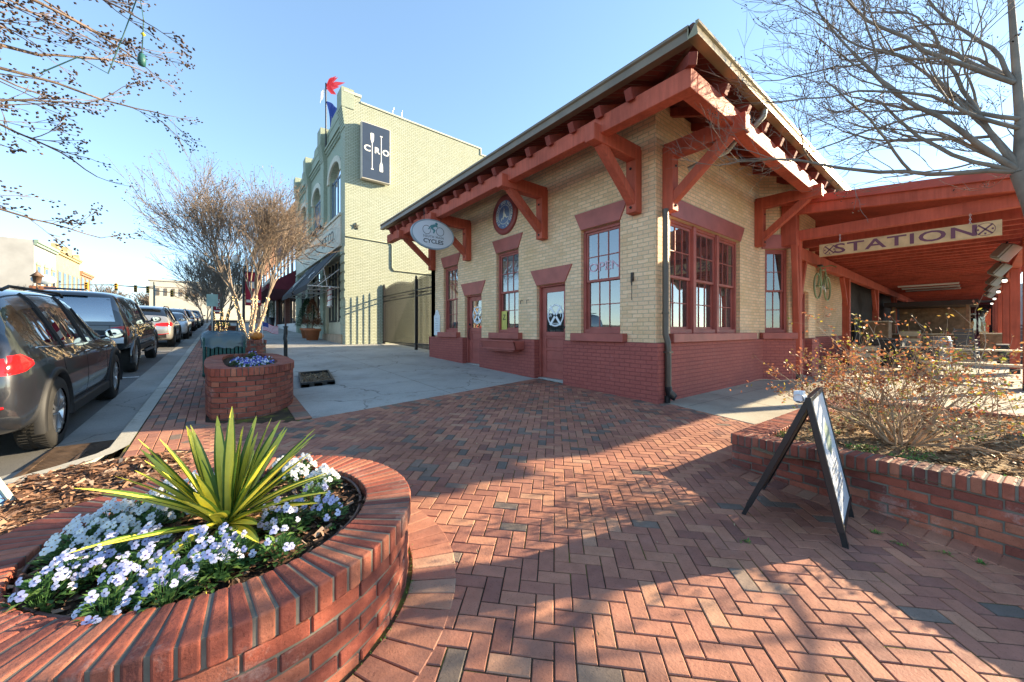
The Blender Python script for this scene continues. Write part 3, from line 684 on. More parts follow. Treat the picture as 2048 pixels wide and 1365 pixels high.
# ---------------------------------------------------------------- branching plants
BARK = paint('crape_bark', (.33, .25, .18), .8, .45, 6, .4, 40); BARKD = paint('grey_bark', (.22, .185, .15), .85, .4, 5, .5, 45)
TWIG = paint('twig_brown', (.235, .18, .135), .8, .3, 8, 0)
TWIGG = paint('twig_grey', (.15, .12, .10), .8, .3, 8, 0)
def grow(b, p, d, L, r, lvl, o, rnd, tips):
    """one branch as a bent tapering tube, with its children"""
    n = max(3, min(9, int(L / o['seg']) + 2)); pts = [Vector(p)]; rad = [r]; d = Vector(d).normalized(); re = r * o['taper']
    for i in range(n):
        d = (d + Vector((rnd.gauss(0, 1), rnd.gauss(0, 1), rnd.gauss(0, 1))) * o['wob'] + Vector((0, 0, o['up'][min(lvl, len(o['up']) - 1)]))).normalized()
        pts.append(pts[-1] + d * L / n); rad.append(r + (re - r) * (i + 1) / n)
    b.tube(pts, rad, 7 if r > .03 else 5 if r > .012 else 4 if r > .005 else 3, 0, rnd.random(), cap=False, smooth=r > .004)
    if lvl <= 0:
        tips.append((pts[-1], d)); 
        if o.get('mid'): tips.append((pts[len(pts) // 2], d))
        return
    k = o['kids'][min(lvl, len(o['kids']) - 1)]; k = k + (1 if rnd.random() < .4 else 0)
    for i in range(k):
        t = 1.0 if i == 0 else rnd.uniform(o['from'], .98); x = t * n; j = min(n - 1, int(x)); q_ = pts[j].lerp(pts[j + 1], x - j); rr = rad[j] + (rad[j + 1] - rad[j]) * (x - j)
        dd = (pts[j + 1] - pts[j]).normalized(); ax = dd.orthogonal().normalized(); ax = Matrix.Rotation(rnd.uniform(0, 2 * PI), 3, dd) @ ax
        an = rnd.uniform(*o['ang']) * (.5 if i == 0 else 1); nd = Matrix.Rotation(an, 3, ax) @ dd
        grow(b, q_, nd, L * rnd.uniform(*o['len']), max(o['rmin'], rr * (.85 if i == 0 else rnd.uniform(.45, .75))), lvl - 1, o, rnd, tips)
def tree_parts(t, b, mat, tw=None, twm=None): part(b, 'trunk', mat, t, recalc=False)

# the bush in the right-hand bed
bush = thing('bush', 'sprawling bare-twigged bush with orange and red autumn leaves in the right-hand brick bed', 'bush', (4.95, .45, .27)); r = random.Random(21); b = MB(); tips = []
o = dict(seg=.09, taper=.55, wob=.15, up=(.03, .03, .05, .05), kids=(0, 2, 3, 3), ang=(.3, .95), len=(.48, .82), rmin=.0016, mid=True); o['from'] = .25
for i in range(30):
    a = 2 * PI * i / 30 + r.uniform(-.2, .2); sp = r.uniform(.35, 1.5); d = Vector((math.cos(a) * sp, math.sin(a) * sp * .8, r.uniform(.35, 1.0))); d.x *= .72 if d.x < 0 else 1.1
    grow(b, (4.95 + .09 * math.cos(a), .45 + .09 * math.sin(a), .27), d, r.uniform(.42, .62), r.uniform(.006, .014), 3, o, r, tips)
for d, L in (((-.7, .5, .6), .75), ((.9, -.5, .38), 1.1), ((-.3, .3, .8), .6), ((.2, -.2, .8), .62)): grow(b, (4.95, .45, .27), d, L, .017, 3, o, r, tips)
part(b, 'stem', paint('bush_stem', (.42, .29, .18), .8, .35, 9, .3, 50), bush, recalc=False)
b = MB()
BL = leafy('autumn_leaf', [(0, (.24, .08, .045)), (.3, (.42, .14, .07)), (.5, (.52, .24, .09)), (.65, (.40, .16, .09)), (.82, (.50, .40, .06)), (1, (.28, .33, .05))], .5, .35)
for p, d in tips:
    lean = (p - Vector((4.95, .45, .6))); red = .34 if lean.x < -.2 else .68
    for k in range(r.choice((1, 2, 4, 5, 6)) if lean.x < -.15 else r.choice((0, 1, 2, 3, 4))):
        q_ = p + Vector((r.gauss(0, .018), r.gauss(0, .018), r.gauss(0, .018))); leafquad(b, q_, (r.gauss(0, 1), r.gauss(0, 1), r.gauss(.2, .7)), (r.gauss(0, 1), r.gauss(0, 1), 1), r.uniform(.018, .042), r.uniform(.013, .024), min(1, max(0, r.gauss(red, .28))))
part(b, 'foliage', BL, bush, recalc=False)
# ground weeds: green mat on the bed
b = MB(); WEED = leafy('weed_leaf', [(0, (.04, .13, .03)), (.6, (.10, .28, .06)), (1, (.30, .38, .06))])
for cx, cy, rx, ry, n in [(4.04, .02, .12, .42, 1900), (4.1, -.5, .2, .45, 1800), (4.06, .62, .1, .12, 350), (4.3, .35, .1, .1, 160), (4.35, .62, .12, .1, 150), (4.6, .3, .15, .12, 120), (4.8, .95, .2, .12, 200), (5.7, .9, .3, .14, 160), (6.6, .7, .4, .2, 260), (5.9, .1, .4, .2, 150), (4.3, 1.15, .2, .08, 140), (6.3, -.4, .5, .3, 150)]:
    for k in range(n):
        a = r.uniform(0, 2 * PI); q_ = math.sqrt(r.random()); x, y = cx + rx * q_ * math.cos(a), cy + ry * q_ * math.sin(a); leafquad(b, (x, y, bedz(x, y) + r.uniform(0, .035)), (r.gauss(0, 1), r.gauss(0, 1), .5), (0, 0, 1), r.uniform(.015, .035), .011, r.random())
tag(part(b, 'weeds', WEED, recalc=False), 'low green weeds along the rim of the right-hand bed', 'weeds', kind='stuff')
b = MB()                                                         # moss and weeds at the foot of the walls and in the joints
for k in range(260):
    a = r.uniform(3.7, 6.6); rr = .878 + abs(r.gauss(0, .008)); x, y = P1[0] + rr * math.cos(a), P1[1] + rr * math.sin(a)
    for q_ in range(r.choice((1, 2, 5))): leafquad(b, (x + r.gauss(0, .006), y + r.gauss(0, .006), gz(y) + .001), (r.gauss(0, 1), r.gauss(0, 1), .6), (0, 0, 1), r.uniform(.004, .012), .005, r.random())
for (x, y) in [(3.42, .42), (3.36, .3), (3.46, .12), (3.5, -.02), (3.49, -.2), (2.6, .9)]:
    for q_ in range(26): leafquad(b, (x + r.gauss(0, .014), y + r.gauss(0, .014), gz(y) + .002), (r.gauss(0, 1), r.gauss(0, 1), .5), (0, 0, 1), r.uniform(.01, .026), .008, r.random())
tag(part(b, 'joint_weeds', WEED, recalc=False), 'tiny weeds in the paving joints at the foot of the planters', 'weeds', kind='stuff')
# ---------------------------------------------------------------- the old station
st = thing('train_station', 'old tan brick railway depot with red timber brackets, red doors and windows', 'station', (5.86, 3.42, gz(3.42)))
FX, FY, FE = 5.86, 3.42, 11.9                                    # street wall, end wall, far end
TH = .34
def wall_open(b, axis, c, inw, a0, a1, z0, z1, holes, th=TH):
    """wall in the plane axis=c with openings (a0,a1,z0,z1)"""
    hs = sorted(holes); cuts = sorted({a0, a1, *[h[0] for h in hs], *[h[1] for h in hs]})
    for i in range(len(cuts) - 1):
        p, q_ = cuts[i], cuts[i + 1]
        if q_ <= a0 or p >= a1: continue
        m = (p + q_) / 2; zs = [(z0, z1)]
        for h in hs:
            if h[0] < m < h[1]:
                zs = [(lo, hi) for l, u in zs for lo, hi in ((l, min(u, h[2])), (max(l, h[3]), u)) if hi - lo > .001]
        for l, u in zs:
            if axis == 'x': b.box(min(c, c + inw), max(c, c + inw), p, q_, l, u)
            else: b.box(p, q_, min(c, c + inw), max(c, c + inw), l, u)
W_ = [(4.13, 5.08), (7.10, 8.04), (10.07, 11.0)]; D_ = [(5.52, 6.43), (8.75, 9.66)]
WT = 5.3
b = MB()
wall_open(b, 'x', FX, TH, FY, FE, 1.1, WT, [(a, c, 1.2, 3.37) for a, c in W_] + [(a, c, -1, 2.36) for a, c in D_])
EW = (6.34, 9.48)
wall_open(b, 'y', FY, TH, FX + TH, 10.72, 1.1, WT, [(EW[0], EW[1], 1.2, 3.37)])
BA, BB, BC, BD = (10.72, FY), (11.33, 2.86), (13.3, 2.86), (13.86, FY)
def slab(b, p, q_, th, z0, z1, out=0.0):
    """upright wall panel from p to q_; th to its left, pushed 'out' to its right"""
    p, q_ = Vector((*p, 0)), Vector((*q_, 0)); t = (q_ - p).normalized(); n = Vector((-t.y, t.x, 0)); P = [p - n * out, q_ - n * out, q_ + n * th, p + n * th]
    b.prism([(v.x, v.y) for v in P], 'z', z0, z1)
def chamfer_wall(p, q_, a, c):
    P, Q = Vector((*p, 0)), Vector((*q_, 0)); L = (Q - P).length; f = lambda s: tuple((P + (Q - P) * s / L)[:2])
    slab(b, f(0), f(a), TH, 1.1, WT); slab(b, f(c), f(L), TH, 1.1, WT); slab(b, f(a), f(c), TH, 3.37, WT); slab(b, f(a), f(c), TH, 1.1, 1.2)
chamfer_wall(BA, BB, .13, .70)
slab(b, BB, (11.8, 2.86), TH, 1.1, WT); slab(b, (11.8, 2.86), (12.62, 2.86), TH, 2.36, WT); slab(b, (12.62, 2.86), BC, TH, 1.1, WT); slab(b, BC, BD, TH, 1.1, WT); slab(b, BD, (22, FY), TH, 1.1, WT)
slab(b, (22, FE), (FX, FE), .3, .2, WT); slab(b, (22, FY), (22, FE), .3, .2, WT)
part(b, 'wall', TAN, st)
# red painted base, standing proud
b = MB(); BX, BY = 5.78, 3.335
for a, c in ((BY, 5.52), (6.43, 8.75), (9.66, FE)): b.box(BX, FX + TH + .01, a, c, -.2, 1.105)
b.box(FX + TH, 10.72, BY, FY + TH, -.2, 1.105)
for p, q_ in ((BA, BB), (BB, (11.8, 2.86)), ((12.62, 2.86), BC), (BC, BD), (BD, (22, FY))): slab(b, p, q_, TH, -.2, 1.103, .08)
part(b, 'base_wall', BASE, st, .008, 1)
# inside: floor, back wall, pale plaster, so the panes look into a room
b = MB(); b.box(FX + TH, 21.7, FY + TH + .3, FE - .02, .1, .16); b.box(FX + TH, 21.7, FY + TH, FE - .02, 4.3, 4.4); b.box(10.2, 10.3, 5.2, FE - .02, .16, 4.3); part(b, 'room', paint('plaster', (.42, .36, .25), .8), st)
b = MB(); r = random.Random(5)
for i in range(14):
    y = 4.4 + i * .52; h = r.uniform(.7, 1.7); x = r.uniform(7.4, 9.3); b.box(x, x + .35, y, y + .4, .16, .16 + h, 0, r.random())
part(b, 'shelf', tinted('shop_stock', [(0, (.03, .03, .035)), (.4, (.25, .05, .04)), (.7, (.06, .09, .2)), (1, (.5, .42, .3))]), st)
# flared headers
t_ = (Vector((*BB, 0)) - Vector((*BA, 0))).normalized(); nn_ = Vector((t_.y, -t_.x, 0))
Mch = frameM((*BA, 0), t_, (0, 0, 1))                            # local x along the chamfer, y up, z outward
def trim_(name, b, bev): part(b, name, REDD, st, bev, 1)
for (a, c) in W_: trim_('header', MB().prism([(a, 3.372), (c, 3.372), (c + .17, 3.725), (a - .17, 3.725)], 'x', FX - .022, FX + .1), .006)
for (a, c) in D_: trim_('header', MB().prism([(a, 2.362), (c, 2.362), (c + .21, 2.725), (a - .21, 2.725)], 'x', FX - .022, FX + .1), .006)
trim_('header', MB().prism([(EW[0], 3.372), (EW[1], 3.372), (EW[1] + .24, 3.725), (EW[0] - .24, 3.725)], 'y', FY - .022, FY + .1), .006)
trim_('header', MB().prism([(.05, 3.372), (.76, 3.372), (.80, 3.725), (.01, 3.725)], 'z', -.1, .022).xf(Mch), .006)
for (a, c) in W_: trim_('sill', MB().box(FX - .15, FX + .2, a - .15, c + .17, 1.1, 1.262), .01)
trim_('sill', MB().box(EW[0] - .14, EW[1] + .62, FY - .15, FY + .2, 1.1, 1.262), .01)
trim_('sill', MB().box(.0, .83, 1.1, 1.262, -.2, .15).xf(Mch), .01)
# windows: local x along the wall, y up, z outward
def sash_window(M, w, z0, z1, cols, label=None, glass=GLASS):
    fr = MB(); F = .06
    for x0, x1, y0, y1 in ((-w / 2, -w / 2 + F, z0, z1), (w / 2 - F, w / 2, z0, z1), (-w / 2 + F, w / 2 - F, z1 - F, z1), (-w / 2 + F, w / 2 - F, z0, z0 + F * 1.3)): fr.box(x0, x1, y0, y1, -.16, -.075)
    fo = part(fr.xf(M), 'window', REDD, st, .004, 1)
    if label: fo['label'] = label
    zm = (z0 + z1) / 2 - .02
    for zz0, zz1, zo in ((zm, z1 - F, -.105), (z0 + F * 1.3, zm + .045, -.145)):
        s = MB(); S_ = .048; x0, x1 = -w / 2 + F, w / 2 - F; d0, d1 = zo - .035, zo
        s.box(x0, x0 + S_, zz0, zz1, d0, d1); s.box(x1 - S_, x1, zz0, zz1, d0, d1); s.box(x0 + S_, x1 - S_, zz1 - S_, zz1, d0, d1); s.box(x0 + S_, x1 - S_, zz0, zz0 + S_, d0, d1)
        iw = (x1 - x0 - 2 * S_) / cols
        for k in range(1, cols): s.box(x0 + S_ + iw * k - .009, x0 + S_ + iw * k + .009, zz0 + S_, zz1 - S_, d0 + .006, d1 - .004)
        zc = (zz0 + zz1) / 2; s.box(x0 + S_, x1 - S_, zc - .009, zc + .009, d0 + .005, d1 - .005)
        part(s.xf(M), 'sash', REDD, fo, .002, 1)
        g = MB(); g.add([(x0 + S_, zz0 + S_, zo - .018), (x1 - S_, zz0 + S_, zo - .018), (x1 - S_, zz1 - S_, zo - .018), (x0 + S_, zz1 - S_, zo - .018)], [(0, 1, 2, 3)]); part(g.xf(M), 'pane', glass, fo, recalc=False)
    return fo
def MX(y): return frameM((FX, y, 0), (0, -1, 0), (0, 0, 1))       # facing -X, local x toward the camera end
def MY(x): return frameM((x, FY, 0), (1, 0, 0), (0, 0, 1))
wins = [sash_window(MX((a + c) / 2), c - a, 1.262, 3.37, 3) for a, c in W_]
ew = (EW[1] - EW[0]); uw = ew / 3
for k in range(3): sash_window(MY(EW[0] + uw * (k + .5)), uw - .03, 1.262, 3.37, 3)
for k in (1, 2): trim_('mullion', MB().box(EW[0] + uw * k - .06, EW[0] + uw * k + .06, FY + .05, FY + .2, 1.262, 3.37), .004)
Mc = frameM((BA[0] + t_.x * .415, BA[1] + t_.y * .415, 0), t_, (0, 0, 1)); sash_window(Mc, .57, 1.262, 3.37, 2)
# doors
def door(M, w, z0, z1, hinge, emblem=True):
    dr = MB(); st_ = .13; gl0, gl1 = z0 + 1.06, z1 - .17
    fr = MB(); fr.box(-w / 2 - .0, -w / 2 + .04, z0, z1, -.2, -.08); fr.box(w / 2 - .04, w / 2, z0, z1, -.2, -.08); fr.box(-w / 2 + .04, w / 2 - .04, z1 - .04, z1, -.2, -.08); part(fr.xf(M), 'door_frame', REDD, st, .004, 1)
    w -= .09; z1 -= .045
    dr.box(-w / 2, -w / 2 + st_, z0, z1, -.185, -.14); dr.box(w / 2 - st_, w / 2, z0, z1, -.185, -.14); dr.box(-w / 2 + st_, w / 2 - st_, gl1, z1, -.185, -.14)
    ys = [z0, z0 + .13, z0 + .36, z0 + .40, z0 + .63, z0 + .67, z0 + .90, z0 + .94, gl0]
    dr.box(-w / 2 + st_, w / 2 - st_, z0, gl0, -.18, -.157)
    for i in (0, 2, 4, 6): dr.box(-w / 2 + st_, w / 2 - st_, ys[i], ys[i + 1] if i == 0 else ys[i] + .04, -.185, -.1405)
    dr.box(-w / 2 + st_, w / 2 - st_, gl0 - .1, gl0, -.185, -.1405)
    for i in (1, 3, 5, 7):
        dr.box(-w / 2 + st_ + .03, w / 2 - st_ - .03, ys[i] + .03 + (.04 if i > 1 else 0) * 0, ys[i + 1] - .02 if i < 7 else gl0 - .12, -.17, -.148)
    do = part(dr.xf(M), 'door', REDD, st, .004, 1)
    g = MB(); g.add([(-w / 2 + st_, gl0, -.16), (w / 2 - st_, gl0, -.16), (w / 2 - st_, gl1, -.16), (-w / 2 + st_, gl1, -.16)], [(0, 1, 2, 3)]); part(g.xf(M), 'pane', GLASS, do, recalc=False)
    if emblem:
        e = MB(); cx, cy, R_ = .0, gl0 + .37, .255
        e.join(MB().lathe([(R_ - .035, -.1575), (R_ - .035, -.1545), (R_, -.1545), (R_, -.1575)], (cx, cy, 0), 40))
        for s in (1, -1): e.bar((cx - .17, cy - .21 * s, -.156), (cx + .17, cy + .21 * s, -.156), .055, .004, up=(0, 0, 1))
        e.join(text_mb('W', .11, frameM((cx - .165, cy, -.156), (1, 0, 0), (0, 1, 0)))); e.join(text_mb('T', .11, frameM((cx + .165, cy, -.156), (1, 0, 0), (0, 1, 0))))
        e.join(text_mb('STATION', .06, frameM((cx, cy - .19, -.156), (1, 0, 0), (0, 1, 0)), sx=.8))
        part(e.xf(M), 'emblem', plain('decal_white', (.82, .85, .86), .6), do)
    h = MB(); hx = (w / 2 - .06) * hinge
    if hinge < 0: h.tube([(hx, gl0 - .35, -.14), (hx, gl0 - .33, -.09), (hx, gl0 - .18, -.075), (hx, gl0 - .03, -.09), (hx, gl0 - .01, -.14)], .011, 8)
    h.lathe([(0, -.09), (.028, -.095), (.03, -.12), (.012, -.14)], (hx, gl0 + .1, 0), 14); part(h.xf(M), 'handle', BLACK, do)
    k = MB(); k.box(-w / 2 - .045, w / 2 + .045, z0 - .07, z0 - .004, -.22, -.05); part(k.xf(M), 'threshold', plain('alloy_sill', (.55, .54, .5), .45, .6), do)
    return do
door(MX((D_[0][0] + D_[0][1]) / 2), .91, .225, 2.36, 1); door(MX((D_[1][0] + D_[1][1]) / 2), .91, .335, 2.36, -1)
door(frameM((12.21, 2.86, 0), (1, 0, 0), (0, 0, 1)), .82, .1, 2.36, 1, False)
# roof: rafter tails, deck, beam, brackets, gutter, tiles
OV = 1.05; SL = .40; EX, EY0, EY1 = FX - OV, FY - OV, FE + OV     # beam centre line
ROOFX1 = 22.0
def roofz(d): return 4.80 + SL * (d)                              # rafter underside at distance d inside the beam line
b = MB(); w_ = .2; zb0, zb1 = 4.42, 4.69
b.box(EX - .1, EX + .1, EY0 - .1, EY1 + .1, zb0, zb1); part(b, 'eave_beam', RED, st, .012, 2)
b = MB(); b.box(EX + .1, ROOFX1, EY0 - .1, EY0 + .1, zb0 + .002, zb1 - .002); part(b, 'eave_beam', RED, st, .012, 2)
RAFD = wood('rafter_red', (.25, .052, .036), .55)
n = 17
for i in range(n + 1):
    y = EY0 + .75 + i * (EY1 - EY0 - 1.2) / n; m = MB(); m.bar((EX - .19, y, 4.78 - .19 * SL), (FX + .5, y, 4.78 + (OV + .6) * SL), .12, .16); part(m, 'rafter', RAFD, st, .006, 1)
for i in range(24):
    x = EX + .8 + i * .78
    if x > ROOFX1 - .3: break
    m = MB(); m.bar((x, EY0 - .19, 4.78 - .19 * SL), (x, FY + .5, 4.78 + (OV + .6) * SL), .1, .14); part(m, 'rafter', RAFD, st, .006, 1)
m = MB(); m.bar((EX - .16, EY0 - .16, 4.76 - .1 * SL), (FX + .5, FY + .5, 4.78 + (OV + .6) * SL), .11, .15); part(m, 'rafter', RAFD, st, .006, 1)
b = MB(); o0 = .19; rise = 3.4
A = (EX - o0, EY0 - o0); zE = 4.93 - .05 * SL; hx = 4.2
def rz_(d): return zE + SL * d
ymid = (EY0 + EY1) / 2; half = (EY1 - EY0) / 2 + o0
top = rz_(half)
vs = [(A[0], A[1], zE), (ROOFX1, A[1], zE), (ROOFX1, EY1 + o0, zE), (A[0], EY1 + o0, zE), (A[0] + half, ymid, top), (ROOFX1, ymid, top)]
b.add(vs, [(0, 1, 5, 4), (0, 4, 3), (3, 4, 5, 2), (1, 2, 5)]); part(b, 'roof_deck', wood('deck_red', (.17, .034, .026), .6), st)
TILE = paint('roof_tile', (.16, .075, .055), .6, .35, 5)
b = MB(); up = .05
def tiles(p0, p1, q0, nrm_in, cnt, L):
    """barrel tile rows seen along an eave from p0 to p1"""
    for i in range(cnt):
        a = Vector(p0).lerp(Vector(p1), (i + .5) / cnt); e = a + Vector(nrm_in) * L + Vector((0, 0, SL * L)); b.tube([a, e], [.06, .06], 6)
b.add([(x, y, z + up) for x, y, z in vs], [(0, 1, 5, 4), (0, 4, 3), (3, 4, 5, 2), (1, 2, 5)])
tiles((A[0] - .02, A[1] + .2, zE + up), (A[0] - .02, EY1 + o0, zE + up), None, (1, 0, 0), 84, .5); tiles((A[0] + .2, A[1] - .02, zE + up), (ROOFX1, A[1] - .02, zE + up), None, (0, 1, 0), 110, .5)
b.tube([(A[0] + half * k / 6, A[1] + half * k / 6, zE + .10 + SL * half * k / 6) for k in range(7)], .11, 8); part(b, 'roof', TILE, st, recalc=False)
b = MB(); gx = A[0] + .03
prof = [(-.115, .0), (-.115, .02), (-.10, .12), (-.125, .14), (-.125, .175), (-.085, .175), (-.085, .15), (-.0, .03), (0, .165), (.012, .165), (.012, 0)]
zg = 4.90
b.prism([(gx + p[0], zg + p[1]) for p in prof], 'y', A[1] + .03, EY1 + o0 + .1); part(b, 'gutter', BRONZE, st)
b = MB(); gy = A[1] + .03
b.prism([(gy + p[0], zg + p[1] - .001) for p in prof], 'x', gx - .12, ROOFX1); part(b, 'gutter', paint('sunlit_gutter', (.33, .27, .16), .35, .2, metal=.5, bump=.03), st)  # lighter bronze, with the sunlight painted into this run's colour
def bracket(M):
    """local x out from the wall, y along the wall, z up"""
    q_ = MB(); q_.box(0, .19, -.1, .1, 3.38, 4.50); q_.box(.02, 1.30, -.095, .095, 4.29, 4.555)
    br = q_.xf(M); o = part(br, 'bracket', RED, st, .012, 2)
    q_ = MB(); q_.bar((.13, 0, 3.56), (1.05, 0, 4.33), .15, .15, up=(0, 1, 0)); part(q_.xf(M), 'brace', RED, o, .01, 2)
    q_ = MB()
    for x, z in ((.195, 3.47), (.195, 4.15)): q_.lathe([(0, .02), (.02, .014), (.024, 0)], (0, 0, 0), 10, 'x'); q_.v[-30:] = [(p[0] + x, p[1], p[2] + z) for p in q_.v[-30:]]
    part(q_.xf(M), 'bolt', BLACK, o); return o
for y in (3.78, 6.15, 9.38, 11.66): bracket(frameM((FX, y, 0), (-1, 0, 0), (0, -1, 0)))
for x in (6.17, 10.46, 15.0): bracket(frameM((x, FY, 0), (0, -1, 0), (1, 0, 0)))
# downspout
b = MB(); b.tube([(6.02, FY - .09, 3.40), (6.02, FY - .09, 1.25), (6.02, FY - .13, 1.12), (6.02, BY - .055, 1.0), (6.02, BY - .055, .34), (6.03, BY - .075, .27), (6.06, BY - .15, .2)], .052, 12)
b.lathe([(.058, -.02), (.06, 0), (.058, .02)], (6.02, FY - .09, 1.62), 12); b.box(5.955, 6.085, BY - .11, BY - .0, .93, .96); part(b, 'downspout', paint('brown_pipe', (.11, .085, .065), .4, .2, metal=.3), st)
b = MB(); b.tube([(6.02, BY - .055, .36), (6.03, BY - .07, .22), (6.08, BY - .15, .17)], .058, 10); b.tube([(6.02, BY - .04, .2), (6.02, BY - .04, .05)], .05, 10); part(b, 'drain_boot', BLACK, st)
b = MB(); pts = [(6.95, gy - .06, zg + .02), (6.95, gy - .04, zg - .1), (6.93, gy + .08, zg - .22), (6.90, gy + .3, zg - .3), (6.85, EY0 + .3, 4.4), (6.6, FY - .2, 4.2)]; b.tube(pts, .05, 12); part(b, 'downspout', paint('zinc_pipe', (.38, .37, .33), .4, .2, metal=.6), st)
# round medallion
Mm = frameM((FX, 7.63, 4.32), (0, -1, 0), (0, 0, 1)); b = MB(); b.lathe([(0, 0), (0, .045), (.36, .045), (.375, .06), (.50, .055), (.515, .03), (.515, 0)], (0, 0, 0), 56)
md = part(b.xf(Mm), 'medallion', paint('medallion_red', (.30, .06, .05), .5), st)
b = MB(); b.lathe([(0, .049), (.362, .049), (.362, .0465)], (0, 0, 0), 48); part(b.xf(Mm), 'disc', paint('medallion_blue', (.19, .28, .48), .5, .2, 8), md)
b = MB(); b.lathe([(.235, .049), (.235, .0515), (.25, .0515), (.25, .049)], (0, 0, 0), 48)
TX = 'PIEDMONT AND NORTHERN RY \u2022 '
for i, ch in enumerate(TX):
    if ch == ' ': continue
    a = math.radians(232) - 2 * PI * (i + .5) / len(TX) * .97; c = Vector((math.cos(a), math.sin(a), 0)); b.join(text_mb(ch, .098, frameM(c * .305 + Vector((0, 0, .0515)), (c.y, -c.x, 0), c), .003, bold=.002))
b.prism([(-.01, .19), (.025, .11), (.005, .105), (.03, .03), (.085, -.03), (.10, -.08), (.2, -.09), (.09, -.11), (.06, -.075), (.0, -.06), (-.03, -.13), (-.06, -.09), (-.13, -.17), (-.10, -.07), (-.06, -.09), (-.035, -.02), (-.03, .06), (-.015, .11)], 'z', .049, .053)
part(b.xf(Mm), 'lettering', plain('medallion_cream', (.85, .83, .74), .6), md)
# flower box under the middle window
b = MB(); y0, y1 = 6.78, 8.16
for pr in ([(FX - .42, 1.06), (FX - .36, .86), (FX - .33, .86), (FX - .39, 1.06)],): b.prism(pr, 'y', y0, y1)
b.prism([(FX - .42, 1.06), (FX - .36, .86), (BX - .003, .86), (BX - .003, 1.06)], 'y', y0, y0 + .03); b.prism([(FX - .42, 1.06), (FX - .36, .86), (BX - .003, .86), (BX - .003, 1.06)], 'y', y1 - .03, y1)
b.box(FX - .37, BX - .004, y0 + .03, y1 - .03, .84, .88); b.box(FX - .445, FX - .40, y0 - .02, y1 + .02, 1.045, 1.075); b.box(FX - .33, BX - .004, y0 + .15, y1 - .15, .80, .838)
fb = part(b, 'flower_box', REDD, st, .006, 1); b = MB(); b.box(FX - .385, BX - .01, y0 + .03, y1 - .03, .98, 1.01); part(b, 'soil', SOIL, fb)
# small things on the wall
b = MB(); b.tube([(FX - .005, 3.86, 2.28), (FX - .09, 3.84, 2.22), (FX - .1, 3.82, 2.12)], .012, 6); b.tube([(FX - .1, 3.82, 2.16), (FX - .1, 3.82, 1.86)], .006, 5); b.box(FX - .03, FX, 3.84, 3.89, 2.2, 2.36); part(b, 'wall_hook', paint('rusty_hook', (.06, .045, .035), .7), st)
b = MB()
for y in (6.72, 6.95): b.tube([(FX, y, 2.05), (FX - .06, y, 2.04), (FX - .06, y, 1.96)], .008, 6)
part(b, 'wall_hook', BLACK, st)
b = MB(); b.box(5.3, 5.42, 7.75, 8.05, 4.86, 5.0); b.box(5.2, 5.36, 7.8, 8.0, 4.82, 4.86); fl = part(b, 'floodlight', BLACK, st, .01); b = MB(); b.box(5.21, 5.35, 7.82, 7.98, 4.812, 4.819); part(b, 'lens', plain('lens', (.6, .6, .55), .3), fl)
# things fixed in or on the windows
b = MB(); M1 = MX((W_[0][0] + W_[0][1]) / 2)
b.join(text_mb('OPEN', .24, M1 @ Matrix.Translation((.02, 2.58, -.115)), .006, sx=1.25)); o = part(b, 'neon_sign', plain('unlit_neon', (.62, .38, .44), .4), wins[0])
b = MB(); b.box(-.40, -.17, 1.34, 1.83, -.134, -.128); q2 = part(b.xf(MX((W_[1][0] + W_[1][1]) / 2)), 'poster', paint('yellow_card', (.62, .55, .13), .6), wins[1])
b = MB(); b.join(text_mb('Z', .2, MX((W_[1][0] + W_[1][1]) / 2) @ Matrix.Translation((-.28, 1.66, -.124)))); part(b, 'lettering', BLACK, q2) if False else part(b, 'lettering', BLACK, wins[1])
# wall plaque by the gate (a thing of its own)
pq = thing('wall_plaque', 'white arched plaque screwed to the depot wall beside the iron gate', 'plaque', (FX - .01, 11.42, 1.5)); b = MB()
ar = [(-.2, 1.15), (.2, 1.15), (.2, 1.82), (.13, 1.85), (.10, 1.94), (.05, 2.0), (0, 2.02), (-.05, 2.0), (-.10, 1.94), (-.13, 1.85), (-.2, 1.82)]
b.prism(ar, 'z', .006, .035); Mp = frameM((FX, 11.42, 0), (0, -1, 0), (0, 0, 1)); part(b.xf(Mp), 'panel', paint('plaque_white', (.72, .74, .74), .4, .06), pq, .004)
b = MB(); b.lathe([(.045, .036), (.045, .039), (.055, .039), (.055, .036)], (0, 1.88, 0), 20)
for i in range(8): b.box(-.12 + .03 * (i % 3), .12 - .02 * (i % 2), 1.72 - i * .06, 1.735 - i * .06, .036, .039)
part(b.xf(Mp), 'lettering', plain('plaque_grey', (.35, .36, .38), .6), pq)
# hanging cycle-shop sign
cs = thing('hanging_sign', 'oval white cycle shop sign hanging from the eave of the depot', 'sign', (4.62, 9.28, 3.55)); Ms = frameM((4.62, 9.28, 3.94), (1, 0, 0), (0, 0, 1)); b = MB()
a_, c_ = .63, .40; N = 56
def oval(k, z): return [(a_ * k * math.cos(2 * PI * i / N), c_ * (1 - (1 - k) * a_ / c_) * math.sin(2 * PI * i / N), z) for i in range(N)]
vs = oval(1, -.03) + oval(1, .03); b.add(vs, [(i, (i + 1) % N, N + (i + 1) % N, N + i) for i in range(N)] + [tuple(range(N, 2 * N)), tuple(reversed(range(N)))])
part(b.xf(Ms), 'panel', paint('sign_white', (.74, .80, .86), .35, .05), cs)
b = MB(); vs = oval(1.012, .034) + oval(.955, .034); b.add(vs, [(i, (i + 1) % N, N + (i + 1) % N, N + i) for i in range(N)]); vs = oval(1.012, -.034) + oval(1.012, .034); b.add(vs, [(i, (i + 1) % N, N + (i + 1) % N, N + i) for i in range(N)]); part(b.xf(Ms), 'rim', paint('sign_rim', (.33, .42, .48), .4), cs)
b = MB()
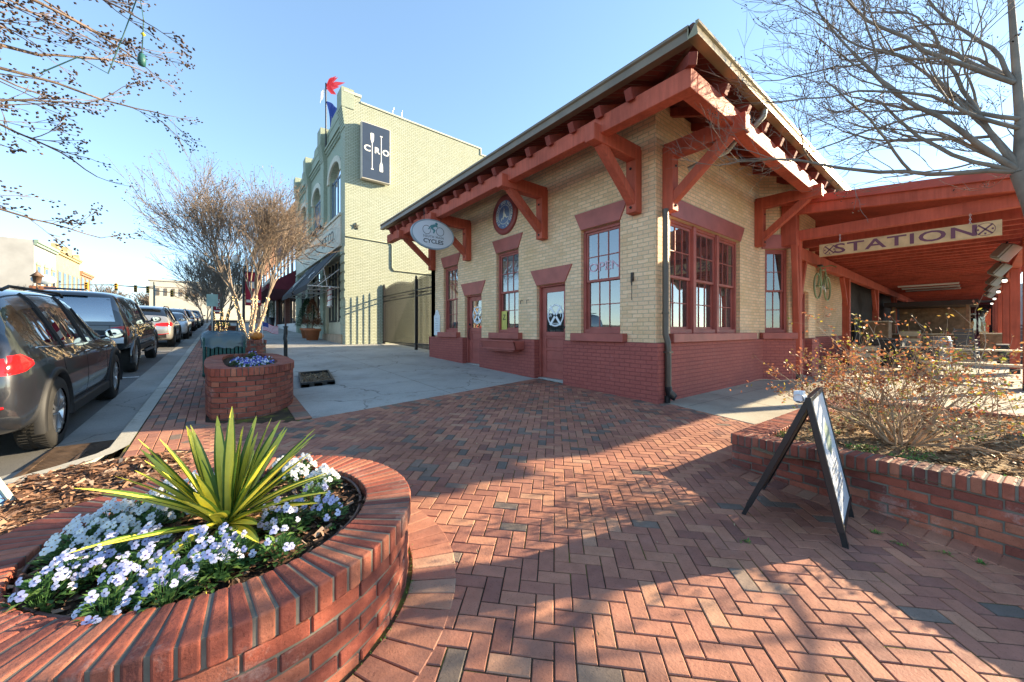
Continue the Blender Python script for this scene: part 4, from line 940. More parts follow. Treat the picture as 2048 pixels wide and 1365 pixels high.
for x in (-.2, .2): b.lathe([(.108, .031), (.108, .034), (.12, .034), (.12, .031)], (x, .10, 0), 32)
b.join(text_mb('SOUTH MAIN', .085, Matrix.Translation((0, -.075, .033)), spacing=1.25)); b.join(text_mb('CYCLES', .155, Matrix.Translation((0, -.20, .033)), sx=1.12, bold=.003)); part(b.xf(Ms), 'lettering', plain('sign_grey', (.07, .09, .11), .5), cs)
b = MB(); b.prism([(-.17, .12), (-.08, .24), (.03, .28), (.12, .24), (.13, .2), (.05, .22), (-.02, .17), (.06, .12), (.02, .03), (-.02, .03), (.0, .1), (-.08, .15), (-.09, .19), (-.13, .12)], 'z', .031, .0345); b.lathe([(0, .0345), (.04, .0345), (.04, .031)], (.085, .295, 0), 16); part(b.xf(Ms), 'logo', plain('sign_teal', (.10, .30, .33), .5), cs)
b = MB()
for x in (4.36, 4.86): b.tube([(x, 9.28, 4.28), (x, 9.28, 4.6)], .009, 6)
part(b, 'hanger', BLACK, cs)
# ---------------------------------------------------------------- open canopy beyond the depot
ca = thing('canopy', 'long red timber market canopy joined to the end of the depot', 'canopy', (11.4, 2.8, .06))
CX0, CX1, CY0, CY1 = 11.3, 44, -.76, 2.95
def crz(y): return 4.20 + .115 * (y - 0.0)                        # roof surface, falling towards -y
b = MB(); b.add([(CX0 - .25, CY0 - .4, crz(CY0 - .4) - .02), (CX1, CY0 - .4, crz(CY0 - .4) - .02), (CX1, 8.2, crz(2.95) - .02), (CX1, CY1 - .0, crz(2.95) - .02), (CX0 - .25, CY1, crz(2.95) - .02)], [(0, 1, 2, 3, 4)])
b = MB()
def roofslab(b, x0, x1, y0, y1, dz0, dz1):
    vs = [(x, y, crz(y) + dz) for dz in (dz0, dz1) for x, y in ((x0, y0), (x1, y0), (x1, y1), (x0, y1))]; b.add(vs, [(3, 2, 1, 0), (4, 5, 6, 7), (0, 1, 5, 4), (1, 2, 6, 5), (2, 3, 7, 6), (3, 0, 4, 7)])
roofslab(b, CX0 - .2, CX1, CY0 - .45, CY1 + .05, -.09, -.03); roofslab(b, 14.2, CX1, CY1 + .05, 8.0, -.09, -.03); part(b, 'roof_deck', wood('canopy_deck', (.36, .075, .05), .6), ca)
b = MB(); roofslab(b, CX0 - .28, CX1, CY0 - .5, CY1 + .08, -.029, .03); roofslab(b, 14.2, CX1, CY1 + .08, 8.0, -.029, .03); part(b, 'roof', paint('metal_roof', (.20, .19, .18), .4, .2, metal=.4), ca)
b = MB()                                                         # stepped fascia boards
roofslab(b, CX0 - .30, CX0 - .24, CY0 - .5, CY1 + .1, -.13, .04); part(b, 'fascia', paint('bright_red_fascia', (.42, .07, .04), .45, .2), ca, .006, 1)
b = MB(); roofslab(b, CX0 - .24, CX0 - .12, CY0 - .45, CY1 + .1, -.36, -.10); part(b, 'fascia', RED, ca, .006, 1)
b = MB(); b.box(CX0, CX0 + .14, CY0 - .4, CY1 + .12, 3.55, 3.80); part(b, 'front_beam', RED, ca, .012, 2)
b = MB(); b.box(CX0 + .2, CX1, CY1 - .2, CY1 - .02, 3.12, 3.42); part(b, 'side_beam', RED, ca, .012, 2)
b = MB(); b.box(CX0 + .2, CX1, CY0 - .1, CY0 + .1, 3.29, 3.468); part(b, 'side_beam', RED, ca, .012, 2)
JW = wood('joist_red', (.42, .095, .062), .55); k = 0; x = CX0 + .75
while x < CX1:
    b = MB(); b.box(x, x + .09, CY0 - .3, CY1 + (.0 if x < 14.5 else 4.6), 3.47, 3.72); b.box(x + .02, x + .06, CY0 - .3, CY1, 3.72, 3.9); part(b, 'joist', JW, ca, .006, 1); x += .62 if x < 24 else .9
def post(x, y, zt, br):
    b = MB(); z0 = gz(y); b.box(x - .1, x + .1, y - .1, y + .1, z0 + .16, zt); o = part(b, 'post', RED, ca, .012, 2)
    b = MB(); b.box(x - .105, x + .105, y - .105, y + .105, z0, z0 + .16); part(b, 'post_base', BLACK, o, .006, 1)
    b = MB()
    for (p, q_) in br: b.bar(p, q_, .12, .12)
    if br: part(b, 'brace', RED, o, .01, 2)
post(11.4, 2.83, 3.6, [((11.37, 2.80, 1.15), (11.1, 2.80, 3.45)), ((11.5, 2.83, 1.9), (12.1, 2.83, 3.12))])
b = MB(); b.box(CX0 - .22, CX0 + .04, CY1 - .2, CY1 + .12, 3.42, 4.22); part(b, 'corner_post', RED, ca, .01, 2)
for x in (17.2, 23.2, 29.2, 35.2): post(x, CY1 - .11, 3.12, [((x - .1, CY1 - .11, 2.2), (x - .7, CY1 - .11, 3.12))])
for x in (14.5, 20, 25.5, 31, 36.5, 42): post(x, CY0, 3.29, [])
LAMPW = glow('lamp_glass', (1, .9, .75), .6)
FLG = paint('floodlight_grey', (.34, .36, .34), .5, .15)
for i, x in enumerate((14.9, 19, 23, 27, 31)):
    t = thing('floodlight', 'grey box floodlight hung under the right eave of the canopy', 'floodlight', (x, CY0 + .35, 3.1), 'floodlights under the canopy eave'); b = MB()
    M = Matrix.Translation((x, CY0 + .32, 3.2)) @ Matrix.Rotation(.6, 4, 'X') @ Matrix.Rotation(.5, 4, 'Z'); b.box(-.17, .17, -.1, .1, -.2, .2, M=M); b.box(-.15, .15, .1, .14, -.17, .17, M=M); part(b, 'housing', FLG, t, .015)
    b = MB(); b.tube([(x, CY0 + .35, 3.2), (x, CY0 + .3, 3.46)], .02, 6); part(b, 'bracket', BLACK, t)
for x in (20, 25.5, 31, 36.5):
    t = thing('wall_lamp', 'small lit lamp on a red canopy post', 'lamp', (x, CY0 + .12, 2.9), 'lamps on the canopy posts'); b = MB(); b.lathe([(0, -.06), (.045, -.05), (.06, 0), (.045, .05), (0, .06)], (x - .1, CY0 + .2, 2.92), 14); part(b, 'bulb', LAMPW, t)
    b = MB(); b.lathe([(.08, .04), (.04, .10), (0, .11)], (x - .1, CY0 + .2, 2.92), 14); part(b, 'hood', BLACK, t)
for i in range(3):
    t = thing('tube_light', 'white fluorescent tube light under the far canopy ceiling', 'light', (26 + i * 1.6, 1.4, 3.4), 'tube lights under the canopy'); b = MB(); x = 26 + i * 1.6; b.box(x - .06, x + .06, .5, 2.4, 3.40, 3.465); part(b, 'diffuser', paint('tube_white', (.75, .74, .70), .5, .05), t, .01); b = MB(); b.box(x - .08, x + .08, .48, 2.42, 3.466, 3.47); part(b, 'tray', WHITE, t)
# STATION board on chains
sg = thing('station_sign', 'long pale wooden board lettered STATION hanging on chains from the canopy beam', 'sign', (11.2, 1.03, 3.2)); PINE = paint('pine_board', (.60, .40, .20), .6, .25, 5)
Mg = frameM((11.30, 1.03, 3.215), (0, -1, 0), (0, 0, 1)); b = MB(); b.box(-1.32, 1.32, -.145, .145, 0, .03); part(b.xf(Mg), 'board', PINE, sg, .004)
b = MB(); b.join(text_mb('STATION', .30, Matrix.Translation((0, -.005, .0315)), sx=1.62, bold=.004, spacing=1.06))
for x in (-1.13, 1.13):
    b.lathe([(.112, .031), (.112, .0335), (.119, .0335), (.119, .031)], (x, 0, 0), 28)
    for s in (1, -1): b.bar((x - .085, -.09 * s, .0322), (x + .085, .09 * s, .0322), .024, .0026)
    for dx, dy in ((-.085, 0), (.085, 0), (0, -.08)): b.box(x + dx - .012, x + dx + .012, dy - .016, dy + .016, .031, .0335)
part(b.xf(Mg), 'lettering', paint('sign_purple', (.155, .055, .085), .6, .1), sg)
for y in (-.95, .95):
    b = MB()
    for k in range(6):
        c = (11.315, 1.03 - y, 3.37 + k * .04)
        pts = [Vector(c) + Vector((math.sin(a) * .012 if k % 2 else 0, 0 if k % 2 else math.sin(a) * .012, math.cos(a) * .024)) for a in [2 * PI * i / 10 for i in range(11)]]; b.tube(pts, .004, 5, cap=False)
    part(b, 'chain', STEEL, sg)
# bicycle hung on the depot wall under the canopy
def wheel_ring(b, c, R, ax, r=.018, spokes=18, n=36):
    ax = Vector(ax).normalized(); u = ax.orthogonal().normalized(); v = ax.cross(u); c = Vector(c)
    b.tube([c + (u * math.cos(2 * PI * i / n) + v * math.sin(2 * PI * i / n)) * R for i in range(n + 1)], r, 8, cap=False)
    for i in range(spokes):
        a = 2 * PI * i / spokes; b.tube([c + ax * (.02 if i % 2 else -.02), c + (u * math.cos(a) + v * math.sin(a)) * (R - .01)], .002, 3, cap=False)
    b.tube([c - ax * .04, c + ax * .04], .018, 8)
bk = thing('bicycle', 'old green bicycle hung high on the depot wall beyond the canopy post', 'bicycle', (12.95, 2.62, 2.5)); yb = 2.64; BG = paint('bike_green', (.22, .27, .13), .45, .3)
b = MB(); wheel_ring(b, (12.5, yb, 2.50), .33, (0, 1, 0), .022); part(b, 'wheel', BG, bk); b = MB(); wheel_ring(b, (13.52, yb, 2.50), .33, (0, 1, 0), .022); part(b, 'wheel', BG, bk)
b = MB()
for p, q_ in (((12.5, 2.5), (12.95, 2.5)), ((12.5, 2.5), (12.78, 2.98)), ((12.95, 2.5), (12.78, 3.02)), ((12.95, 2.5), (13.32, 2.95)), ((12.79, 2.95), (13.3, 3.0)), ((13.29, 3.05), (13.52, 2.5))): b.tube([(p[0], yb, p[1]), (q_[0], yb, q_[1])], .017, 8)
b.tube([(13.29, yb - .24, 3.06), (13.34, yb - .12, 3.12), (13.3, yb, 3.1), (13.34, yb + .12, 3.12), (13.29, yb + .2, 3.06)], .013, 8); part(b, 'frame', BG, bk)
b = MB(); b.lathe([(0, .05), (.06, .04), (.07, 0), (0, -.01)], (12.75, yb, 3.05), 12); part(b, 'saddle', BLACK, bk); b = MB(); b.lathe([(.07, -.01), (.09, 0), (.07, .01)], (12.95, yb - .03, 2.5), 20, 'y'); b.tube([(12.95, yb - .05, 2.5), (13.05, yb - .06, 2.36)], .01, 6); part(b, 'crank', STEEL, bk)
# things stored under the canopy
FARW = brickwall('far_white_brick', (.52, .50, .47), (.47, .45, .42), (.40, .38, .36), rh=.09, bw=.26)
fb = thing('market_building', 'whitewashed brick building with maroon framed windows closing the far end of the canopy', 'building', (44, 0, 0)); b = MB(); b.box(44, 44.4, -9, 9, -.3, 4.6); part(b, 'wall', FARW, fb)
MAR = paint('maroon_paint', (.20, .04, .055), .5)
for y in (-.95, .95 - .05, 3.2):
    b = MB(); b.box(43.9, 43.998, y - .95, y + .95, .9, 3.35); b.box(43.93, 43.997, y - .95, y + .95, .1, .9); f_ = part(b, 'window', MAR, fb); b = MB()
    for s in (-.47, .47): b.add([(43.89, y + s - .4, 1.0), (43.89, y + s + .4, 1.0), (43.89, y + s + .4, 3.2), (43.89, y + s - .4, 3.2)], [(0, 1, 2, 3)])
    part(b, 'pane', DARKG, f_)
r = random.Random(31); PLK = paint('weathered_wood', (.24, .15, .085), .8, .4, 6); LT = paint('pale_timber', (.55, .47, .33), .7, .25)
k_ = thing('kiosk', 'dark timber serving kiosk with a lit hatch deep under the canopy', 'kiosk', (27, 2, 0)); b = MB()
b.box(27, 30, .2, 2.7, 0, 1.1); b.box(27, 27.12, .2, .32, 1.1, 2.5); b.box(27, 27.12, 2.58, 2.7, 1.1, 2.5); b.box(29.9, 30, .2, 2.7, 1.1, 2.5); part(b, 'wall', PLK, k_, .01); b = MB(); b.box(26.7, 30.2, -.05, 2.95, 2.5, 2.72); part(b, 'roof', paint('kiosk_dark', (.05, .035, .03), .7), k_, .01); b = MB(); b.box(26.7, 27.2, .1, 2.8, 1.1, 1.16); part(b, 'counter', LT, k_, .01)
tb = thing('folding_table', 'long pale trestle table standing under the canopy in front of the stacked chairs', 'table', (18, -.6, 0)); b = MB(); b.box(17.2, 17.95, -1.35, .75, .72, .76); part(b, 'table_top', LT, tb, .008)
for y in (-1.1, .5):
    b = MB(); b.tube([(17.3, y, .72), (17.25, y, .03)], .018, 6); b.tube([(17.85, y, .72), (17.9, y, .03)], .018, 6); b.tube([(17.28, y, .3), (17.88, y, .3)], .012, 6); part(b, 'leg', STEEL, tb)
bn = thing('bench', 'pale slatted bench along the canopy edge', 'bench', (15.6, -.3, 0)); b = MB(); b.box(15.4, 15.8, -1.2, 1.0, .40, .46); part(b, 'seat', LT, bn, .008); b = MB(); b.box(15.45, 15.75, -1.05, -.95, 0, .40); part(b, 'leg', LT, bn); b = MB(); b.box(15.45, 15.75, .75, .85, 0, .40); part(b, 'leg', LT, bn)
def chair(loc, lab, rz, mat, grp, stack=0):
    t = thing('chair', lab, 'chair', (0, 0, 0), grp); b = MB(); b.box(-.22, .22, -.22, .22, .43, .46); part(b, 'seat', mat, t, .01); b = MB()
    for z in (.60, .70, .80): b.bar((-.21, .22 + (z - .46) * .2, z), (.21, .22 + (z - .46) * .2, z), .02, .06)
    part(b, 'backrest', mat, t)
    for sx in (-1, 1):
        b = MB(); b.tube([(sx * .2, -.2, .43), (sx * .22, -.24, 0)], .014, 6); part(b, 'leg', mat, t); b = MB(); b.tube([(sx * .21, .3, .86), (sx * .2, .22, .45), (sx * .22, .27, 0)], .014, 6); part(b, 'leg', mat, t)
    t.location = loc; t.rotation_euler = (0, 0, rz); return t
CH = paint('chair_grey', (.12, .12, .125), .45)
c0 = chair((20.2, -1.0, .02), 'grey metal chair in the stack at the right side of the canopy', 1.5, CH, 'stacked chairs under the canopy')
for i in range(1, 6): dup(c0, 'grey metal chair in the stack at the right side of the canopy', (20.2 + .01 * i, -1.0, .02 + .13 * i), 1.5)
c1 = dup(c0, 'grey metal chair in the middle stack behind the trestle table', (20.4, .2, .02), 1.4)
for i in range(1, 5): dup(c0, 'grey metal chair in the middle stack behind the trestle table', (20.4, .2 + .01 * i, .02 + .13 * i), 1.4)
for i, (x, y, rz) in enumerate([(18.6, 1.6, .4), (21.5, 1.7, 2.2)]): dup(c0, ['grey metal chair standing alone in front of the kiosk, nearer the depot', 'grey metal chair by the kiosk, farther under the canopy'][i], (x, y, .05), rz)
ba = thing('water_barrel', 'grey slatted barrel standing in front of the kiosk', 'barrel', (22.5, 1.0, .03)); b = MB(); b.lathe([(.34, 0), (.40, .25), (.42, .5), (.40, .8), (.35, 1.05), (0, 1.05)], (22.5, 1.0, .03), 22); part(b, 'body', paint('barrel_grey', (.26, .25, .24), .6), ba); b = MB()
for z in (.2, .55, .88): b.lathe([(.425, z - .02), (.43, z), (.425, z + .02)], (22.5, 1.0, .03), 22)
part(b, 'hoop', STEEL, ba)
for i, (x, y, w, h, lab) in enumerate([(24.5, .3, .9, .7, 'dark brown storage crate beside the barrel'), (24.9, 1.9, 1.1, 1.3, 'tall dark cabinet against the kiosk'), (16.0, 2.2, .6, .8, 'small wooden stand with pots beside the depot end wall')]):
    t = thing('crate', lab, 'crate', (x, y, gz(y))); b = MB(); b.box(x - w / 2, x + w / 2, y - .3, y + .3, gz(y), gz(y) + h); part(b, 'body', PLK, t, .01); b = MB()
    for s in range(4): b.box(x - w / 2 - .012, x - w / 2 - .002, y - .3, y + .3, gz(y) + .05 + s * h / 4, gz(y) + .05 + s * h / 4 + h / 6)
    part(b, 'slat', LT, t)
sh = thing('dark_backdrop', 'plain dark shed closing the shadowed left side under the canopy', 'backdrop', (24, 5.5, .1)); b = MB(); b.box(20.5, 43.9, 3.3, 8.6, -.1, 3.44); part(b, 'wall', paint('backdrop_dark', (.035, .026, .022), .8, .4), sh); b = MB(); b.box(20.44, 20.5, 4.2, 5.3, .1, 2.2); part(b, 'door', paint('backdrop_door', (.10, .06, .045), .7), sh)  # near-black block added to stand in for the deep shade here
lean = thing('serving_hatch', 'small red timber hut with a sloped window, seen between the canopy posts', 'hut', (17.8, 4.8, .1)); b = MB(); b.prism([(4.0, .1), (5.6, .1), (5.6, 2.35), (4.6, 2.35), (4.0, 1.75)], 'x', 17.6, 19.4); part(b, 'wall', paint('hut_red', (.16, .05, .04), .7), lean); b = MB(); b.box(17.55, 17.598, 4.25, 5.35, 1.25, 2.1); wf = part(b, 'window', WHITE, lean); b = MB(); b.box(17.54, 17.552, 4.32, 4.78, 1.32, 2.03); part(b, 'pane', DARKG, wf); b = MB(); b.box(17.54, 17.552, 4.84, 5.28, 1.32, 2.03); part(b, 'pane', DARKG, wf); b = MB(); b.box(17.3, 17.6, 4.1, 5.5, .98, 1.06); part(b, 'shelf', WHITE, lean)
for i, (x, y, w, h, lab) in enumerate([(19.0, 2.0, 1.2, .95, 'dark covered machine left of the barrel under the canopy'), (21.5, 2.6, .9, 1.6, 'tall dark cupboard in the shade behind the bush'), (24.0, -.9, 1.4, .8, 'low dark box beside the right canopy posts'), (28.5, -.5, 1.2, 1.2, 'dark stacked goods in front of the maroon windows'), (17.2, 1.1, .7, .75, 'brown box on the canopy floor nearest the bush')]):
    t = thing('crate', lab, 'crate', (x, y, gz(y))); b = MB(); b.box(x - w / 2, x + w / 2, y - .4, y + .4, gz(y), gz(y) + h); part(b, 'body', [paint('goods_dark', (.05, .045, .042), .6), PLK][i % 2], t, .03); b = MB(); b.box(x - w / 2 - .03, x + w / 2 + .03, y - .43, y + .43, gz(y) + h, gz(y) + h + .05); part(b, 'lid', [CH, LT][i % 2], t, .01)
# sandwich board
sb = thing('sandwich_board', 'black framed folding sign with a white printed panel standing on the brick paving', 'sign', (3.2, .75, gz(.75))); SBK = paint('sign_black', (.022, .021, .022), .38, .2)
N0, F0 = Vector((3.0, .49, gz(.49))), Vector((3.62, .557, gz(.55))); R0_, R1_ = Vector((2.95, 1.05, gz(1.05))), Vector((3.57, 1.117, gz(1.1))); Tn, Tf = Vector((2.985, .675, .885)), Vector((3.603, .742, .885))
ex = (F0 - N0).normalized(); up_ = (Tn - N0).normalized(); M = frameM(N0, ex, up_); Wd, Hh = (F0 - N0).length, (Tn - N0).length
b = MB(); b.box(0, .032, .10, Hh, -.026, .010); b.box(Wd - .032, Wd, .10, Hh, -.026, .010); b.box(.032, Wd - .032, Hh - .032, Hh, -.026, .010); b.box(.032, Wd - .032, .10, .132, -.026, .010); fr = part(b.xf(M), 'front_frame', SBK, sb, .004)
b = MB(); b.box(.03, .058, 0, .12, -.025, .005); part(b.xf(M), 'foot', BLACK, fr); b = MB(); b.box(Wd - .058, Wd - .03, 0, .12, -.025, .005); part(b.xf(M), 'foot', BLACK, fr)
b = MB(); b.box(.031, Wd - .031, .131, Hh - .031, -.02, .004); pnl = part(b.xf(M), 'panel', paint('poster_white', (.78, .82, .86), .25, .06), sb)
b = MB(); r = random.Random(6)
for i, (tx, sz, y) in enumerate([('WELCOME', .07, .62), ('OPEN TODAY', .045, .30)][:0]): pass
for y, ln in ((.43, .34), (.40, .3), (.35, .22), (.31, .36), (.275, .33), (.20, .08)):                     # unreadable small print as on the photograph
    x = .31 - ln / 2
    while x < .31 + ln / 2:
        w_ = r.uniform(.012, .035); b.box(x, x + w_, y, y + .013, .0042, .0052); x += w_ + .008
part(b.xf(M), 'lettering', plain('print_grey', (.20, .22, .25), .5), pnl)
b = MB(); b.prism([(.2, .56), (.3, .50), (.42, .56), (.45, .66), (.36, .72), (.25, .68)], 'z', .0042, .0052); part(b.xf(M), 'picture', paint('print_green', (.25, .33, .26), .4, .4, 20), pnl)
up2 = (Tn - R0_).normalized(); M2 = frameM(R0_, ex, up2); H2 = (Tn - R0_).length
b = MB(); b.box(0, .042, .08, H2 - .02, -.012, .022); b.box(Wd - .042, Wd, .08, H2 - .02, -.012, .022); b.box(.042, Wd - .042, .10, H2 - .06, -.004, .012); bf = part(b.xf(M2), 'back_frame', SBK, sb, .004); b = MB(); b.box(.008, .034, 0, .09, -.008, .018); part(b.xf(M2), 'foot', BLACK, bf); b = MB(); b.box(Wd - .034, Wd - .008, 0, .09, -.008, .018); part(b.xf(M2), 'foot', BLACK, bf)
b = MB(); b.lathe([(.03, -.04), (.035, 0), (.03, .04)], tuple(Tn + Vector((.02, .05, -.01))), 12, 'x'); b.box(Tn.x - .01, Tn.x + .06, Tn.y + .03, Tn.y + .08, Tn.z - .03, Tn.z + .035); part(b, 'clip', paint('clip_white', (.7, .72, .75), .4), sb, .006)
# ---------------------------------------------------------------- green brick shop building
cr = thing('shop_building', 'pale green brick two storey shop with arched windows beside the iron gate', 'building', (4.68, 18.46, .64))
CXF, CY = 4.68, 18.46
STONE = paint('cream_stone', (.60, .57, .46), .7, .2, 4, .3)
b = MB(); prof = [(4.68, .2), (13.2, .2), (30, .2), (30, 11.76), (12.3, 11.76), (12.3, 12.1), (5.38, 12.23), (5.38, 12.52), (4.68, 12.48)]
b.prism(prof, 'y', CY, CY + .35); part(b, 'side_wall', CROB, cr)
b = MB(); b.prism([(30.02, 11.77), (12.27, 11.77), (12.27, 12.12), (5.40, 12.24), (5.40, 12.32), (12.35, 12.20), (12.35, 11.85), (30.02, 11.85)], 'y', CY - .04, CY + .4); b.box(4.6, 5.42, CY - .04, CY + .45, 12.50, 12.62); part(b, 'coping', paint('coping', (.52, .54, .42), .6), cr)
pil = [(CY + .0, 19.25), (22.95, 23.75), (27.5, 28.3), (31.6, 32.3)]; b = MB()
for i, (a, c) in enumerate(pil):
    z0 = .3
    b.box(CXF - .0, CXF + .36, a + (.352 if i == 0 else 0), c, z0, 12.7)
    for z in [1.6 + k * .42 for k in range(9)]: b.box(CXF - .035, CXF + .0, a + .002, c - .002, z, z + .30)
    for k in range(7): b.box(CXF - .03 - .018 * k, CXF, a - .003 * k, c + .003 * k, 10.9 + k * .13, 11.05 + k * .13)
    b.box(CXF - .16, CXF + .4, a - .03, c + .03, 11.8, 12.72)
part(b, 'pilaster', CROF, cr)
bays = [(19.25, 22.95), (23.75, 27.5), (28.3, 31.6)]; b = MB(); XF = CXF + .18
wn = []
def archwall(b, a, c, wy0, wy1, zs, zsp, zt, top):
    """bay wall with one arched opening"""
    x0, x1 = XF, XF + .3; cy = (wy0 + wy1) / 2; hw = (wy1 - wy0) / 2; rz = zt - zsp
    b.box(x0, x1, a, wy0, 5.2, top); b.box(x0, x1, wy1, c, 5.2, top); b.box(x0, x1, wy0, wy1, 5.2, zs); N = 12
    arc = [(cy - hw * math.cos(PI * k / N), zsp + rz * math.sin(PI * k / N)) for k in range(N + 1)]
    for k in range(N):
        p, q_ = arc[k], arc[k + 1]; b.prism([p, q_, (q_[0], top), (p[0], top)], 'x', x0, x1)
for a, c in bays:
    m = (a + c) / 2; archwall(b, a, c, m - 1.2, m + 1.2, 7.0, 9.35, 10.1, 12.2)
part(b, 'front_wall', CROF, cr)
b = MB()
for a, c in bays:
    m = (a + c) / 2
    b.prism([(a, 12.2), (c, 12.2), (c, 12.45), (m + .9, 12.45), (m + .7, 12.75), (m - .7, 12.75), (m - .9, 12.45), (a, 12.45)], 'x', XF - .02, XF + .3)
    b.box(XF - .10, XF, a, c, 11.25, 11.4); b.box(XF - .16, XF, a, c, 11.4, 11.5); N = 14
    for k in range(N): b.box(XF - .07, XF, a + .1 + (c - a - .2) * k / N, a + .1 + (c - a - .2) * (k + .5) / N, 11.05, 11.25)
part(b, 'cornice', CROF, cr)
b = MB()
for a, c in bays:
    m = (a + c) / 2; N = 16; o_, i_ = [], []
    for k in range(N + 1):
        t = PI * k / N; i_.append((m - 1.2 * math.cos(t), 9.35 + .75 * math.sin(t))); o_.append((m - 1.5 * math.cos(t), 9.35 + 1.05 * math.sin(t)))
    for k in range(N): b.prism([i_[k], o_[k], o_[k + 1], i_[k + 1]], 'x', XF - .09, XF + .02)
    b.box(XF - .1, XF + .05, m - 1.4, m + 1.4, 6.9, 7.0)
b.box(CXF - .06, CXF + .2, 19.05, 31.7, 5.45, 6.85); b.box(CXF - .12, CXF + .2, 19.0, 31.75, 6.85, 6.98); b.box(CXF - .12, CXF + .2, 19.0, 31.75, 5.36, 5.45); part(b, 'stone_trim', STONE, cr, .01, 1)
b = MB(); MF = frameM((CXF - .062, 24.2, 6.12), (0, -1, 0), (0, 0, 1)); b.join(text_mb('ICE CO.', .78, MF @ Matrix.Translation((2.6, 0, 0)), .03, sx=1.05)); part(b, 'lettering', paint('letter_dark', (.09, .10, .09), .6), cr)
BLF = paint('blue_grey_frame', (.12, .17, .24), .4)
for a, c in bays:
    m = (a + c) / 2; b = MB(); x = XF + .12
    for y0, y1 in ((m - 1.2, m - 1.08), (m - .06, m + .06), (m + 1.08, m + 1.2), (m - .62, m - .56), (m + .56, m + .62)): b.box(x, x + .07, y0, y1, 7.0, 9.4)
    b.box(x, x + .06, m - 1.2, m + 1.2, 9.3, 9.4); b.box(x, x + .06, m - 1.2, m + 1.2, 7.0, 7.1); f_ = part(b, 'window', BLF, cr); N = 14; b = MB()
    b.add([(x + .03, m - 1.2, 7.0), (x + .03, m + 1.2, 7.0)] + [(x + .03, m + 1.2 * math.cos(PI * k / N), 9.35 + .75 * math.sin(PI * k / N)) for k in range(N + 1)], [tuple(range(N + 3))]); part(b, 'pane', DARKG, f_, recalc=False)
# shopfront at pavement level
b = MB(); g0 = .66
b.box(CXF + .25, CXF + .5, 19.25, 31.6, g0 - .3, 1.75); b.box(CXF + .2, CXF + .5, 19.25, 31.6, 4.9, 5.4); b.box(CXF + .1, CXF + .5, 22.9, 23.8, g0, 5.2); b.box(CXF + .1, CXF + .5, 27.4, 28.4, g0, 5.2)
for y in (20.9, 25.0, 26.4, 29.6): b.box(CXF + .25, CXF + .4, y, y + .12, 1.7, 5)
part(b, 'shopfront', paint('cream_shopfront', (.62, .56, .40), .6, .12), cr, .01, 1)
b = MB(); b.box(CXF - .06, CXF + .5, 18.9, 23.0, .3, 1.12); part(b, 'plinth', paint('sandstone', (.45, .33, .22), .8, .25), cr)
for (a, c) in ((19.3, 22.9), (23.8, 27.4), (28.4, 31.6)):
    b = MB(); n = 5
    for k in range(n + 1): y = a + (c - a - .07) * k / n; b.box(CXF + .27, CXF + .33, y, y + .07, 1.75, 4.95)
    b.box(CXF + .27, CXF + .33, a, c, 1.75, 1.85); b.box(CXF + .27, CXF + .32, a, c, 4.1, 4.18); f_ = part(b, 'display_window', BLACK, cr); b = MB(); b.add([(CXF + .31, a, 1.75), (CXF + .31, c, 1.75), (CXF + .31, c, 4.95), (CXF + .31, a, 4.95)], [(0, 1, 2, 3)]); part(b, 'pane', DARKG, f_, recalc=False)
def awning(y0, y1, mark):
    b = MB(); b.add([(CXF - .04, y0, 5.28), (CXF - .04, y1, 5.28), (CXF - 1.45, y1, 3.45), (CXF - 1.45, y0, 3.45)], [(0, 1, 2, 3)]); b.add([(CXF - 1.45, y0, 3.45), (CXF - 1.45, y1, 3.45), (CXF - 1.46, y1, 3.2), (CXF - 1.46, y0, 3.2)], [(0, 1, 2, 3)]); aw = part(b, 'awning', paint('awning_black', (.022, .024, .03), .75, .2), cr, recalc=False); m = aw.modifiers.new('thick', 'SOLIDIFY'); m.thickness = .02
    b = MB(); 
    for y in (y0 + .1, (y0 + y1) / 2, y1 - .1):
        b.tube([(CXF - .02, y, 3.42), (CXF - 1.42, y, 3.42)], .025, 6); b.tube([(CXF - .02, y, 5.2), (CXF - 1.42, y, 3.44)], .025, 6); b.tube([(CXF - .02, y, 4.3), (CXF - 1.0, y, 3.42)], .02, 6); b.tube([(CXF - .72, y, 4.3), (CXF - .55, y, 3.42)], .02, 6)
    for x, z in ((-.05, 3.42), (-.7, 3.42), (-1.42, 3.42), (-.72, 4.28)): b.tube([(CXF + x, y0 + .1, z), (CXF + x, y1 - .1, z)], .022, 6)
    part(b, 'awning_frame', WHITE, aw)
    b = MB(); d = Vector((-1.41, 0, -1.83)).normalized(); Ma = frameM((CXF - .95, (y0 + y1) / 2 - .3, 4.12), (0, -1, 0), -d); Ma = Ma @ Matrix.Translation((0, 0, .025))
    if mark: b.prism([(-.5, .0), (.35, .16), (.5, .06), (-.1, -.02), (.42, -.28), (.2, -.3), (-.3, -.02)], 'z', 0, .01)
    else: b.tube([(-.7 + k * .07, .16 * math.sin(k * 1.3) + .02 * k * (1 if k % 2 else -1), .005) for k in range(22)], .022, 4)
    part(b.xf(Ma), 'lettering', WHITE, aw)
awning(19.35, 23.1, True); awning(23.6, 27.6, False)
b = MB()
for y in (20.3, 22.1, 24.4, 26.6): b.tube([(CXF - .06, y, 5.5), (CXF - .5, y, 5.55), (CXF - .85, y, 5.9), (CXF - .9, y, 6.3), (CXF - .7, y, 6.5)], .022, 6); b.lathe([(.03, .12), (.08, .08), (.18, -.05), (.17, -.06)], (CXF - .7, y, 6.42), 14)
part(b, 'gooseneck_lamp', BLACK, cr)
bp = MB(); bp.lathe([(.10, -.42), (.10, .42)], (CXF - .28, 20.2, 3.0), 16); bo = part(bp, 'barber_pole', paint('barber_white', (.75, .75, .75), .3, .03), cr); b = MB()
